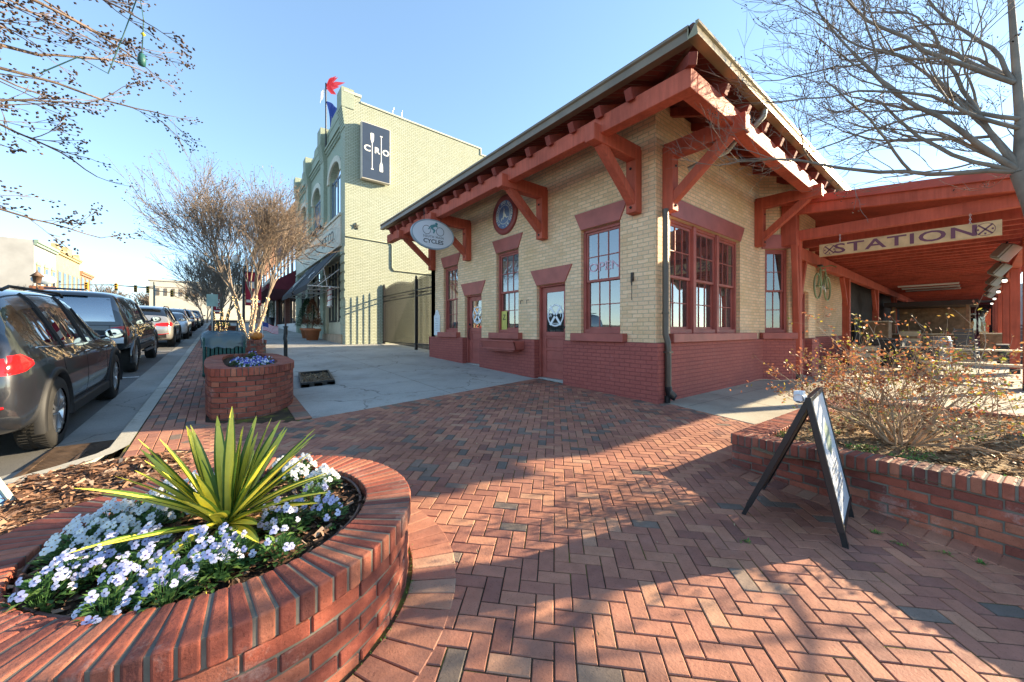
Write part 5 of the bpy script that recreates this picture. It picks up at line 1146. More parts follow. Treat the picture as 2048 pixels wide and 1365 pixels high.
for s, mt in ((0, 'a'),):
    for k in range(3): b.tube([(CXF - .28 + .101 * math.cos(a), 20.2 + .101 * math.sin(a), 2.62 + k * .26 + a * .045) for a in [i * .4 for i in range(16)]], .022, 4)
part(b, 'stripe', paint('barber_red', (.55, .06, .05), .3), bo); b = MB(); b.lathe([(.13, .42), (.14, .5), (.08, .58), (0, .6)], (CXF - .28, 20.2, 3.0), 16); part(b, 'cap', STEEL, bo); b = MB(); b.lathe([(.08, -.55), (.14, -.48), (.13, -.42)], (CXF - .28, 20.2, 3.0), 16); b.tube([(CXF, 20.2, 3.0), (CXF - .2, 20.2, 3.0)], .03, 6); part(b, 'cap', STEEL, bo)
b = MB(); b.tube([(CXF - .005, CY - .03, 5.75), (6.85, CY - .03, 5.7), (6.9, CY - .03, 5.6), (6.9, CY - .03, 4.5), (7.0, CY - .03, 4.35), (30, CY - .03, 4.2)], .03, 6); part(b, 'conduit', paint('conduit_green', (.33, .34, .24), .6), cr)
b = MB(); P_ = [(math.cos(PI / 2 + k * PI / 5) * (.17 if k % 2 == 0 else .07), math.sin(PI / 2 + k * PI / 5) * (.17 if k % 2 == 0 else .07)) for k in range(10)]; b.prism([(5.17 + x, 6.28 + z) for x, z in P_], 'y', CY - .05, CY - .002); b.lathe([(0, -.07), (.04, -.05), (.04, -.04)], (5.17, CY, 6.28), 8, 'y'); part(b, 'anchor_plate', paint('dark_anchor', (.06, .06, .045), .7), cr)
# the rowing sign on the side wall
ro = thing('wall_sign', 'dark blue sign with two white oars and the letters CRO on the green wall', 'sign', (6.0, CY - .15, 9.9)); b = MB(); b.box(5.34, 6.72, CY - .32, CY - .06, 8.56, 11.26); part(b, 'box', paint('sign_edge', (.62, .58, .5), .5), ro, .01)
b = MB(); b.box(5.375, 6.685, CY - .328, CY - .321, 8.6, 11.22); part(b, 'face', paint('sign_navy', (.035, .055, .095), .4, .1), ro)
Mo = frameM((6.03, CY - .329, 9.93), (1, 0, 0), (0, 0, 1)); b = MB(); b.join(text_mb('C', .40, Mo @ Matrix.Translation((-.43, .09, .004)), .008, sx=1.15, bold=.012)); b.join(text_mb('R', .40, Mo @ Matrix.Translation((.03, .09, .004)), .008, sx=1.05, bold=.012)); b.join(text_mb('O', .40, Mo @ Matrix.Translation((.46, .09, .004)), .008, sx=1.05, bold=.012)); part(b, 'lettering', plain('sign_letters', (.85, .84, .78), .5), ro)
b = MB()
for x, s in ((-.2, 1), (.235, -1)):
    q_ = MB(); q_.box(-.017, .017, -.83, .4, -.004, .006); q_.prism([(-.02, .4), (.02, .4), (.075, .55), (.085, .84), (.06, .88), (-.06, .88), (-.085, .84), (-.075, .55)], 'z', -.0045, .0055); q_.box(-.06, .06, -.87, -.82, -.0035, .0065); b.join(q_.xf(Mo @ Matrix.Translation((x, .0, 0)) @ Matrix.Scale(s, 4, (0, 1, 0))))
part(b, 'oar', plain('oar_white', (.85, .84, .78), .5), ro)
# flag pole with two flags on the roof
fp = thing('flagpole', 'thin flagpole on the green building flying a ragged red flag above a blue one', 'flagpole', (CXF + .1, 22.6, 12.5)); b = MB(); b.tube([(CXF + .05, 22.6, 11.5), (CXF + .05, 22.6, 15.1)], .04, 8); part(b, 'pole', BLACK, fp)
r = random.Random(9); b = MB()
def flagsheet(b, o, ux, uz, w, h, mi, amp, tint=.5):
    b.sheet(lambda u, v: tuple(Vector(o) + Vector(ux) * w * u + Vector(uz) * h * v + Vector((.5, -.8, 0)) * amp * math.sin(u * 5 + v * 3)), 10, 8, mi, tint)
for k in range(9):
    a = r.uniform(-.9, 1.2); L = r.uniform(.55, 1.15); o = Vector((CXF + .05, 22.6, 14.95 + r.uniform(-.15, .1))); d = Vector((math.cos(a) * .78, -math.cos(a) * .62, math.sin(a))); n_ = Vector((-.1, .1, 1)).cross(d).normalized(); b.add([o, o + d * L * .5 + Vector((0, 0, .15)), o + d * L, o + d * L * .5 - Vector((0, 0, .15))], [(0, 1, 2, 3)])
part(b, 'flag', leafy('flag_red', [(0, (.70, .06, .09)), (1, (.75, .10, .12))], .7, .4), fp, recalc=False); b = MB(); flagsheet(b, (CXF + .0, 22.65, 14.9), (-.25, .2, -.55), (-.1, .08, -.7), .55, 1.0, 0, .07); part(b, 'flag', leafy('flag_white', [(0, (.8, .8, .8)), (1, (.8, .8, .8))], .7, .4), fp, recalc=False)
b = MB(); flagsheet(b, (CXF + .05, 22.6, 14.1), (.55, -.4, -.35), (.12, -.08, -1), 1.0, 1.45, 0, .1); part(b, 'flag', leafy('flag_blue', [(0, (.03, .06, .28)), (1, (.04, .08, .32))], .7, .3), fp, recalc=False); b = MB(); b.sheet(lambda u, v: tuple(Vector((CXF + .05, 22.6, 14.1)) + Vector((.55, -.4, -.35)) * 1.0 * (.3 + .4 * u) + Vector((.12, -.08, -1)) * 1.45 * (.5 + .22 * v + .25 * math.sin(u * 3)) + Vector((-.03, -.05, 0)) + Vector((.5, -.8, 0)) * .1 * math.sin((.3 + .4 * u) * 5 + .6 * 3)), 8, 3); part(b, 'stripe', leafy('flag_cream', [(0, (.7, .7, .6)), (1, (.7, .7, .6))], .7, .3), fp, recalc=False)
an = thing('roof_aerial', 'thin white television aerial on the roof of the green building', 'aerial', (8.0, 20, 12)); b = MB(); b.tube([(8.0, 20, 11.5), (8.0, 20, 13.1)], .025, 6); b.tube([(7.2, 20, 13.15), (8.6, 20, 12.95)], .022, 6); b.tube([(7.6, 20, 13.6), (7.4, 20, 12.6)], .014, 5); b.tube([(8.1, 20, 13.6), (7.9, 20, 12.5)], .014, 5); b.tube([(8.5, 20.3, 13.4), (8.3, 19.8, 12.5)], .014, 5); part(b, 'mast', STEEL, an)
# black iron gate closing the alley
ga = thing('iron_gate', 'tall black iron picket gate closing the alley beside the depot', 'gate', (6.5, 15, .5)); y0, y1 = 11.92, 18.4; GX = 6.5
for y in (y0 + .05, 14.6, y1): b = MB(); b.box(GX - .05, GX + .05, y - .05, y + .05, gz(y) - .05, 3.35 + .12 * (y > 14)); b.lathe([(0, .16), (.05, .1), (.06, .05), (.03, 0)], (GX, y, 3.35 + .12 * (y > 14)), 8); part(b, 'post', BLACK, ga)
b = MB(); n = 56
for i in range(n):
    y = y0 + .15 + (y1 - y0 - .25) * i / n; zt = 3.3 + .18 * math.sin(PI * ((y - y0) % 3.2) / 3.2); b.tube([(GX, y, gz(y) + .1), (GX, y, zt)], .020, 4, smooth=False); b.lathe([(0, .1), (.022, .03), (.008, 0)], (GX, y, zt), 4)
part(b, 'picket', BLACK, ga); b = MB()
for z in (.75, 2.75, 3.0):
    for ya, yb2 in ((y0 + .1, 14.55), (14.65, y1 - .05)): q_ = MB(); q_.box(GX - .025, GX + .025, ya, yb2, z - .025, z + .025); part(q_, 'rail', BLACK, ga)
for i in range(54): y = y0 + .2 + .117 * i; b.lathe([(.035, -.01), (.045, 0), (.035, .01)], (GX, y, 2.875), 8, 'x')
part(b, 'ring_band', BLACK, ga)
# ---------------------------------------------------------------- more shops up the street
RB = brickwall('dark_red_brick', (.20, .07, .05), (.16, .055, .04), (.16, .12, .1), rh=.08, bw=.23); OB = brickwall('orange_brick', (.38, .195, .12), (.32, .16, .095), (.36, .26, .18), rh=.09, bw=.25)
WB = brickwall('white_brick', (.58, .56, .51), (.54, .52, .47), (.46, .44, .4), rh=.09, bw=.25, light=(.66, .64, .6))
FROST = paint('pale_frame', (.55, .57, .58), .5)
def shop(lab, mat, y0, y1, h, aw=None, x=CXF + .12, wins_=4, white_sill=False, cat='building', storeys=1, trim=None):
    g = gz((y0 + y1) / 2); t = thing('shop_building', lab, cat, (x, y0, g), 'shops along the right-hand pavement'); b = MB(); b.box(x, x + 14, y0 + .01, y1 - .01, g + 3.1, g + h); b.box(x + .3, x + 14, y0 + .01, y1 - .01, g - .6, g + 3.1)
    for yy in (y0 + .01, (y0 + y1) / 2 - .2, y1 - .5): b.box(x, x + .3, yy, yy + .45, g - .6, g + 3.1)
    part(b, 'wall', mat, t); b = MB(); b.box(x - .14, x + .2, y0 + .0, y1 - .0, g + h - .35, g + h - .15); b.box(x - .08, x + .3, y0, y1, g + h, g + h + .1); part(b, 'cornice', trim or mat, t)
    w_ = (y1 - y0) / wins_
    for k in range(wins_):
        for s in range(storeys):
            m = y0 + w_ * (k + .5); z0 = g + 4.6 + s * 3.3; b = MB(); b.box(x - .05, x - .002, m - .55, m + .55, z0 - .08, z0 + 1.9); f_ = part(b, 'window', FROST, t); b = MB(); b.add([(x - .055, m - .45, z0), (x - .055, m + .45, z0), (x - .055, m + .45, z0 + 1.8), (x - .055, m - .45, z0 + 1.8)], [(0, 1, 2, 3)]); part(b, 'pane', DARKG, f_, recalc=False)
    b = MB(); b.add([(x + .28, y0 + .5, g + .5), (x + .28, y1 - .5, g + .5), (x + .28, y1 - .5, g + 2.9), (x + .28, y0 + .5, g + 2.9)], [(0, 1, 2, 3)]); part(b, 'display_window', DARKG, t, recalc=False); b = MB(); b.box(x + .1, x + .29, y0 + .48, y1 - .5, g - .3, g + .5); part(b, 'stall_riser', WHITE if white_sill else mat, t)
    b = MB(); n = 9
    for k in range(n): y = y0 + .5 + (y1 - y0 - 1) * k / (n - 1); b.box(x + .2, x + .27, y - .05, y + .05, g + .5, g + 3)
    part(b, 'window_grille', BLACK, t)
    if aw:
        c, z1, z0, d = aw; b = MB(); b.prism([(x - .01, g + z1), (x - d, g + z0 + .25), (x - d, g + z0), (x - .01, g + z0)], 'y', y0 + .3, y1 - .3); part(b, 'awning', c, t)
    return t
shop('dark red brick building with a broad maroon awning next to the green shop', RB, 32.35, 46, 9.9, (paint('awning_maroon', (.14, .018, .03), .8), 4.6, 3.0, 2.0), wins_=6, white_sill=True)
shop('low whitewashed shop with black sloping awnings beyond the maroon awning', WB, 46, 58, 5.4, (paint('awning_dark', (.03, .032, .036), .8), 3.9, 2.9, 1.3), wins_=4, white_sill=True)
shop('tall orange brick building with a cream cornice far up the right-hand pavement', OB, 58, 84, 12.5, None, storeys=2, wins_=7, trim=paint('ochre_cornice', (.6, .42, .2), .6))
# left side of the street
def row(lab, name, mat, y0, y1, h, x=-20.0, trim=None, wn=3, arch=False, side=False):
    g = gz((y0 + y1) / 2) - .2; t = thing('shop_building', lab, 'building', (x, y0, g), 'shops across the street'); b = MB(); b.box(x - 22, x, y0 + .02, y1 - .02, g - .5, g + h); part(b, 'wall', mat, t); b = MB(); b.box(x, x + .25, y0, y1, g + h - .7, g + h - .35); b.box(x, x + .4, y0 - .02, y1, g + h - .35, g + h + .05); part(b, 'cornice', trim or mat, t); w_ = (y1 - y0) / wn
    for k in range(wn):
        m = y0 + w_ * (k + .5); b = MB(); b.box(x, x + .1, m - .75, m + .75, g + 4.7, g + 7.6); f_ = part(b, 'window', paint('tan_shutter', (.34, .27, .16), .7) if arch else paint('grey_sash', (.2, .2, .19), .6), t); b = MB(); b.add([(x + .11, m - .55, g + 4.8), (x + .11, m + .55, g + 4.8), (x + .11, m + .55, g + 7.4), (x + .11, m - .55, g + 7.4)], [(0, 1, 2, 3)]); part(b, 'pane', DARKG, f_, recalc=False)
        if arch: b = MB(); b.prism([(m - .95, g + 7.6), (m - .95, g + 7.8), (m - .5, g + 8.15), (m + .5, g + 8.15), (m + .95, g + 7.8), (m + .95, g + 7.6)], 'x', x, x + .16); part(b, 'hood', trim, t)
    b = MB(); b.box(x - .02, x + .08, y0 + .4, y1 - .4, g + .4, g + 3.2); part(b, 'display_window', DARKG, t); return t
WS = paint('white_render', (.40, .395, .38), .7, .15, .6, .2)
row('white painted corner building with a green cornice on the far left', 'w', WS, 81.8, 90.8, 11.0, trim=paint('mint_trim', (.24, .33, .26), .6), wn=3, arch=True)
ye = row('yellow brick building with a stepped parapet on the far left', 'y', paint('yellow_brick', (.42, .355, .20), .75, .15, 1.0, .2), 90.85, 103.8, 10.9, trim=paint('ochre_trim', (.38, .31, .16), .6), wn=5)
b = MB(); g = gz(97); b.box(-20.6, -19.9, 91, 92, g + 10.8, g + 11.6); b.box(-20.6, -19.9, 96, 99, g + 10.8, g + 11.9); b.box(-20.6, -19.9, 102.6, 103.6, g + 10.8, g + 11.6); part(b, 'parapet', paint('yellow_parapet', (.42, .355, .20), .75), ye)
row('small orange brick shop beyond the yellow building', 'o', OB, 103.85, 112.3, 8.6, wn=3)
# building across the end of the street
en = thing('civic_building', 'long pale cream building closing the far end of the street', 'building', (-7, 112, 4.0)); WCR = paint('pale_render', (.52, .50, .44), .7, .1, .5); b = MB(); b.box(-30, 8, 116, 130, 3.7, 6.9); b.box(-11.6, 8, 112, 130, 3.7, 12.2); part(b, 'wall', WCR, en); b = MB(); b.box(-11.9, 8, 111.8, 130, 12.2, 12.5); b.box(-11.7, 8, 111.86, 112, 10.9, 11.05); part(b, 'cornice', WCR, en)
for k in range(9):
    x = -10.2 + k * 1.25; b = MB(); b.box(x - .22, x + .22, 111.9, 111.998, 9.0, 10.6); part(b, 'window', paint('bronze_glass', (.13, .11, .09), .3), en)
# ---------------------------------------------------------------- parked vehicles
TYRE = paint('tyre_rubber', (.022, .021, .02), .8, .3, 12, .4, 120); ALLOY = plain('alloy_rim', (.50, .50, .50), .28, .9); PLAST = paint('black_plastic', (.02, .02, .021), .6, .2)
CARG = glassmat('car_glass', (.006, .007, .008), .10, .0); REDL = plain('red_lens', (.48, .010, .012), .08, 0, .6); WLENS = plain('clear_lens', (.62, .64, .66), .08, 0, .6); CHROME = plain('chrome', (.7, .7, .7), .12, 1)
def carpaint(name, c, metal=.35, rough=.35):
    t = NT(name); n = t.noise(900, 1); col = t.ramp(n, [(.35, tuple(v * .8 for v in c)), (.65, tuple(min(1, v * 1.2) for v in c))]); dust = t.ramp(t.noise(1.5, 7), [(.45, (0, 0, 0)), (.8, (1, 1, 1))]); col = t.mix(t.math('MULTIPLY', dust, .03), col, (.3, .28, .25, 1))
    t.bsdf(col, rough, metal, .5, Coat_Weight=1.0, Coat_Roughness=.015, Coat_IOR=1.75); return t.m
SUVS = [(-2.36, .50, .66, .70, .70, .60), (-2.33, .40, .86, .92, .84, .74), (-2.25, .33, .99, 1.10, .90, .80), (-2.12, .29, 1.04, 1.30, .93, .74), (-1.92, .27, 1.06, 1.52, .94, .675), (-1.66, .26, 1.07, 1.635, .945, .655), (-1.15, .26, 1.06, 1.69, .945, .66), (-.25, .26, 1.045, 1.70, .945, .67), (.30, .26, 1.03, 1.665, .945, .655), (.75, .26, 1.02, 1.42, .945, .68), (1.12, .27, 1.01, 1.13, .945, .74), (1.32, .27, 1.00, 1.08, .945, .78), (1.75, .28, .97, 1.04, .935, .80), (2.10, .30, .88, .97, .90, .76), (2.28, .38, .74, .82, .80, .66), (2.36, .46, .60, .64, .62, .5)]
TRUCKS = [(-2.70, .66, .96, 1.0, .86, .80), (-2.67, .60, 1.12, 1.18, .91, .80), (-2.62, .56, 1.15, 1.50, .925, .735), (-2.50, .54, 1.16, 1.78, .93, .70), (-2.3, .52, 1.16, 1.845, .935, .70), (-1.5, .50, 1.16, 1.86, .935, .70), (-.80, .50, 1.15, 1.83, .935, .69), (-.1, .48, 1.14, 1.83, .935, .69), (.55, .48, 1.13, 1.80, .935, .66), (.9, .48, 1.13, 1.55, .935, .68), (1.28, .48, 1.12, 1.21, .935, .76), (1.6, .48, 1.11, 1.17, .935, .80), (2.25, .5, 1.06, 1.12, .92, .80), (2.52, .5, .92, 1.0, .87, .72), (2.66, .56, .76, .82, .76, .6)]
SEDANS = [(-2.36, .48, .66, .72, .72, .6), (-2.32, .38, .84, .92, .84, .74), (-2.2, .30, .92, 1.03, .89, .78), (-1.8, .26, .95, 1.07, .91, .76), (-1.62, .25, .95, 1.10, .91, .74), (-1.2, .24, .95, 1.32, .91, .64), (-.7, .23, .94, 1.43, .91, .60), (-.05, .23, .93, 1.45, .91, .61), (.35, .23, .92, 1.40, .91, .60), (.8, .23, .91, 1.18, .91, .66), (1.15, .24, .90, 1.0, .91, .76), (1.4, .24, .89, .96, .91, .78), (1.9, .26, .83, .90, .89, .76), (2.2, .32, .72, .80, .82, .66), (2.33, .42, .58, .62, .64, .5)]
def ring(s):
    y, zb, zs, zt, w, wt = s; h = zs - zb
    half = [(0, zb), (w * .80, zb), (w * .965, zb + .07), (w * 1.0, zb + .38 * h), (w * .985, zs - .16 * h), (w * .95, zs), (wt + .035, zs + (zt - zs) * .80), (wt - .06, zt - .012), (wt * .5, zt + .012), (0, zt + .02)]
    return [(x, y, z) for x, z in half]
def loft_body(stations, glass_side, screens, wheels, R):
    """closed body shell; returns an evaluated mesh with slots 0 paint 1 side glass 2 screen front 3 screen rear 4 wheel well"""
    b = MB(); n = 10; full = []
    for s in stations:
        h = ring(s); full.append(h + [(-x, y, z) for x, y, z in reversed(h[1:-1])])
    m = len(full[0]); 
    for rr in full: b.v += rr
    for i in range(len(full) - 1):
        ya, yb_ = stations[i][0], stations[i + 1][0]
        for j in range(m):
            j2 = (j + 1) % m; seg = j if j < n - 1 else m - 1 - j; mi = 0
            if seg == 5 and ya >= glass_side[0] - 1e-6 and yb_ <= glass_side[1] + 1e-6: mi = 1
            for k, (a, c) in enumerate(screens):
                if seg in (6, 7, 8) and ya >= a - 1e-6 and yb_ <= c + 1e-6: mi = 2 + k
            b.f.append((i * m + j, i * m + j2, (i + 1) * m + j2, (i + 1) * m + j)); b.mi.append(mi); b.tint.append(.5); b.sm.append(True)
    for i, rev in ((0, True), (len(full) - 1, False)):
        f = tuple(range(i * m, i * m + m)); b.f.append(tuple(reversed(f)) if rev else f); b.mi.append(0); b.tint.append(.5); b.sm.append(True)
    me = b.mesh('body', [RED] * 5); o = bpy.data.objects.new('tmp', me); COL.objects.link(o); sm = o.modifiers.new('s', 'SUBSURF'); sm.levels = 2; sm.render_levels = 2
    cuts = []
    for wy in wheels:
        for s in (-1, 1):
            c = MB().lathe([(0, .62 * s), (R + .075, .62 * s), (R + .075, 1.2 * s), (0, 1.2 * s)], (0, wy, R - .01), 40, 'x', 4); cm = c.mesh('cut', [RED] * 5); co = bpy.data.objects.new('cut', cm); COL.objects.link(co); cuts.append(co); md = o.modifiers.new('b', 'BOOLEAN'); md.operation = 'DIFFERENCE'; md.solver = 'EXACT'; md.object = co; md.material_mode = 'INDEX'
    dg = bpy.context.evaluated_depsgraph_get(); ev = bpy.data.meshes.new_from_object(o.evaluated_get(dg))
    for c in cuts + [o]: bpy.data.objects.remove(c)
    return ev
def split(ev, idx):
    b = MB(); use = {}
    for p in ev.polygons:
        if p.material_index in idx:
            f = []
            for v in p.vertices:
                if v not in use: use[v] = len(b.v); b.v.append(tuple(ev.vertices[v].co))
                f.append(use[v])
            b.f.append(tuple(f)); b.mi.append(0); b.tint.append(.5); b.sm.append(p.use_smooth)
    return b
def make_wheel(t, x, y, R, w, s, spokes=5, alloy=ALLOY, name='wheel'):
    b = MB(); xo = x; pr = [(R * .66, -w / 2), (R * .80, -w / 2), (R * .95, -w * .47), (R, -w * .36), (R, w * .36), (R * .95, w * .47), (R * .80, w / 2), (R * .66, w / 2)]
    b.lathe(pr, (xo, y, R), 44, 'x'); n = 60
    for k in range(n):
        a = 2 * PI * k / n; c, q_ = math.cos(a), math.sin(a); M = Matrix.Translation((xo, y, R)) @ Matrix.Rotation(a, 4, 'X'); b.box(-w * .38, -w * .12, -.006, .006, R - .006, R + .005, M=M); b.box(.0, w * .38, -.006, .006, R - .006, R + .005, M=M @ Matrix.Rotation(PI / n, 4, 'X'))
    wo = part(b, name, TYRE, t, recalc=False); rm = MB(); f = xo + s * w * .42
    rm.lathe([(R * .68, -s * w * .9), (R * .68, 0), (R * .64, s * .006), (R * .60, -s * .012), (R * .58, -s * w * .8)], (f, y, R), 40, 'x')
    for k in range(spokes):
        for d in (-.16, .16):
            a = 2 * PI * k / spokes + .3; p = (f - s * .012, y + math.cos(a + d * .5) * R * .1, R + math.sin(a + d * .5) * R * .1); q_ = (f - s * .006, y + math.cos(a + d) * R * .64, R + math.sin(a + d) * R * .64); rm.bar(p, q_, .030, .03, up=(1, 0, 0))
    rm.lathe([(0, s * .004), (R * .13, 0), (R * .16, -s * .02)], (f - s * .005, y, R), 20, 'x'); part(rm, 'rim', alloy, wo); dk = MB(); dk.lathe([(0, 0), (R * .55, 0)], (f - s * .05, y, R), 24, 'x'); part(dk, 'brake_disc', plain('brake_grey', (.10, .10, .10), .5, .7), wo, recalc=False)
def make_car(name, lab, kind, loc, paintm, flip=False, cat='car', detail=True, trim=True, rails=False, scale=1.0, group='vehicles parked along the kerb'):
    P = {'suv': (SUVS, (-1.92, .75), ((-2.12, -1.66), (.30, 1.12)), (-1.43, 1.43), .375), 'truck': (TRUCKS, (-.80, .9), ((-2.62, -2.30), (.55, 1.28)), (-1.72, 1.80), .395), 'sedan': (SEDANS, (-1.2, .8), ((-1.62, -.7), (.35, 1.15)), (-1.4, 1.4), .335)}[kind]
    stn, gs, scr, wh, R = P; t = thing(name, lab, cat, (0, 0, 0), group); ev = loft_body(stn, gs, scr, wh, R)
    bvh = BVHTree.FromPolygons([v.co for v in ev.vertices], [tuple(p.vertices) for p in ev.polygons])
    body = part(split(ev, {0}), 'body', paintm, t, recalc=False); 
    if kind == 'truck': pass
    for nm, ix, mt in (('side_window', 1, CARG), ('windscreen', 3, CARG), ('rear_window', 2, CARG)):
        mb = split(ev, {ix})
        if not mb.f: continue
        if nm == 'side_window':
            for s in (1, -1):
                h = MB(); keep = {}
                for f, sm in zip(mb.f, mb.sm):
                    if sum(mb.v[i][0] for i in f) * s > 0:
                        g = []
                        for i in f:
                            if i not in keep: keep[i] = len(h.v); h.v.append(mb.v[i])
                            g.append(keep[i])
                        h.f.append(tuple(g)); h.mi.append(0); h.tint.append(.5); h.sm.append(sm)
                part(h, nm, mt, t, recalc=False)
        else: part(mb, nm, mt, t, recalc=False)
    part(split(ev, {4}), 'wheel_well', DARK, t, recalc=False)
    def side(y, z, s, o):
        h = bvh.ray_cast(Vector((s * 3, y, z)), Vector((-s, 0, 0))); return (h[0].x + s * o, y, z) if h[0] is not None else (s * .9, y, z)
    def rear(x, z, d, o):
        h = bvh.ray_cast(Vector((x, -d * 5, z)), Vector((0, d, 0))); return (x, h[0].y - d * o, z) if h[0] is not None else (x, -d * 2.2, z)
    def sheet_on(fn, lo, hi, o, nu=10, nv=4):
        """curved patch between two polylines, laid on the body"""
        def at(P_, u): k = u * (len(P_) - 1); i = min(int(k), len(P_) - 2); return [P_[i][c] + (P_[i + 1][c] - P_[i][c]) * (k - i) for c in (0, 1)]
        b = MB(); b.sheet(lambda u, v: fn(*[at(lo, u)[c] * (1 - v) + at(hi, u)[c] * v for c in (0, 1)], o - (.006 if u in (0, 1) or v in (0, 1) else 0)), nu, nv); return b
    def line_on(fn, pts, w, o):
        b = MB(); P_ = [Vector(fn(a, c, o)) for a, c in subd2(pts)]; b.tube(P_, w, 5); return b
    def subd2(pts, st_=.05):
        o_ = []
        for i in range(len(pts) - 1):
            k = max(1, int(math.dist(pts[i], pts[i + 1]) / st_)); o_ += [(pts[i][0] + (pts[i + 1][0] - pts[i][0]) * j / k, pts[i][1] + (pts[i + 1][1] - pts[i][1]) * j / k) for j in range(k)]
        return o_ + [pts[-1]]
    W_ = stn[7][4]
    for s in (-1, 1):
        for wy in wh: make_wheel(t, s * (W_ - .115), wy, R, .24, s, 6 if kind == 'truck' else 5)
        for wy in wh:
            b = MB(); b.lathe([(R + .055, .885 * s), (R + .055, (W_ + .016) * s), (R + .115, (W_ + .004) * s), (R + .115, .885 * s)], (0, wy, R - .01), 24, 'x', a0=-.25, a1=PI + .25)
            if kind != 'sedan': part(b, 'arch_trim', PLAST if kind == 'suv' else paintm, t, recalc=False)
        zl = stn[7][1]; b = MB(); b.bar((s * (W_ - .03), wh[0] + R + .12, zl + .05), (s * (W_ - .03), wh[1] - R - .12, zl + .05), .07, .13); part(b, 'sill', PLAST, t, .02)
        sd = lambda y, z, o, s=s: side(y, z, s, o); zs = stn[7][2]
        if detail:
            yw0, yw1 = gs[0], gs[1]; b = MB()
            if kind == 'suv':
                b.join(line_on(sd, [(-.22, zl + .12), (-.25, zs)], .004, -.001)); b.join(line_on(sd, [(.85, zl + .2), (.9, zs - .05)], .004, -.001)); b.join(line_on(sd, [(-1.02, zl + .30), (-1.12, zs - .3), (-1.2, zs)], .004, -.001)); b.join(line_on(sd, [(-.97, zl + .16), (.85, zl + .16)], .004, -.001))
                part(b, 'door_seam', DARK, t); b = MB()
                for y in (-.12, -1.08): b = MB(); b.join(line_on(sd, [(yw, stn[7][2] + dz) for yw, dz in ((y, .0), (y - .09, .59))], .026, .0)); part(b, 'pillar', PLAST, t)
                b = MB(); b.join(line_on(sd, [(.40, zs), (.18, zs + .45)], .016, 0)); part(b, 'pillar', PLAST, t); b = MB()
                b.join(line_on(sd, [(.96, zs + .0), (.3, zs + .002), (-1.0, zs + .015), (-1.78, zs + .05)], .008, .002)); part(b, 'window_trim', CHROME if trim else PLAST, t)
                b = MB(); b.bar((s * (W_ + .012), -.50, zs - .10), (s * (W_ + .012), -.28, zs - .10), .02, .03); part(b, 'handle', paintm, t, .008); b = MB(); b.bar((s * (W_ + .012), .52, zs - .12), (s * (W_ + .012), .74, zs - .12), .02, .03); part(b, 'handle', paintm, t, .008)
                part(sheet_on(lambda y, z, o, s=s: side(y, z, s, o), [(-2.30, .88), (-2.15, .90), (-1.98, .95)], [(-2.27, 1.05), (-2.12, 1.06), (-1.98, .99)], .008), 'taillight', REDL, t)
            elif kind == 'truck':
                b.join(line_on(sd, [(-.82, zl + .1), (-.82, 1.80)], .005, -.001)); b.join(line_on(sd, [(-.1, zl + .15), (-.1, zs)], .004, -.001)); b.join(line_on(sd, [(.95, zl + .15), (1.0, zs)], .004, -.001)); b.join(line_on(sd, [(-2.64, zs + .01), (-.85, zs + .01)], .006, -.001)); part(b, 'door_seam', DARK, t); b = MB(); b.join(line_on(sd, [(-.1, zs), (-.14, zs + .52)], .03, 0)); part(b, 'pillar', PLAST, t); b = MB()
                b.join(sheet_on(lambda y, z, o, s=s: side(y, z, s, o), [(-2.2, zs + .14), (-1.1, zs + .14)], [(-2.15, zs + .48), (-1.15, zs + .48)], .006)); part(b, 'topper_window', CARG, t); b = MB(); b.bar((s * (W_ + .012), -.42, zs - .12), (s * (W_ + .012), -.2, zs - .12), .02, .03); part(b, 'handle', PLAST, t, .008); b = MB(); b.bar((s * (W_ + .012), .55, zs - .12), (s * (W_ + .012), .77, zs - .12), .02, .03); part(b, 'handle', PLAST, t, .008)
                part(sheet_on(lambda y, z, o, s=s: side(y, z, s, o), [(-2.655, .90), (-2.5, .9)], [(-2.66, 1.10), (-2.5, 1.10)], .008, 6, 4), 'taillight', REDL, t)
            else:
                b.join(line_on(sd, [(-.15, zl + .1), (-.15, zs)], .004, -.001)); part(b, 'door_seam', DARK, t); b = MB(); b.join(line_on(sd, [(-.2, zs), (-.24, zs + .42)], .028, 0)); part(b, 'pillar', PLAST, t)
        # tail lamps on the rear face, mirrors
        zt = {'suv': (.88, 1.03), 'truck': (.88, 1.12), 'sedan': (.78, .92)}[kind]; x0 = {'suv': .42, 'truck': .66, 'sedan': .45}[kind]; x1 = .85
        part(sheet_on(lambda x, z, o: rear(x, z, 1, o), [(s * x0, zt[0] + .03), (s * (x0 + .2), zt[0]), (s * x1, zt[0])], [(s * x0, zt[1] - .04), (s * (x0 + .2), zt[1]), (s * x1, zt[1])], .010), 'taillight', REDL, t)
        if kind == 'truck': part(sheet_on(lambda x, z, o: rear(x, z, 1, o), [(s * x0, .74), (s * x1, .74)], [(s * x0, .87), (s * x1, .87)], .010), 'reverse_light', WLENS, t)
        part(sheet_on(lambda x, z, o: rear(x, z, -1, o), [(s * .42, zt[0] - .12), (s * .8, zt[0] - .10)], [(s * .42, zt[1] - .20), (s * .8, zt[1] - .12)], .010), 'headlight', WLENS, t)
        ym = {'suv': .72, 'truck': .78, 'sedan': .7}[kind]; b = MB(); zm = stn[7][2] + .08
        b.lathe([(0, -.055), (.07, -.045), (.10, 0), (.085, .05), (0, .075)], (0, 0, 0), 16, 'y'); b.v = [(s * (W_ + .10) + p[0] * 1.15, ym + p[1], zm + p[2] * .82) for p in b.v]; b.tube([(s * (W_ - .06), ym + .02, zm - .06), (s * (W_ + .04), ym, zm - .03)], .022, 6); mo = part(b, 'mirror', paintm, t)
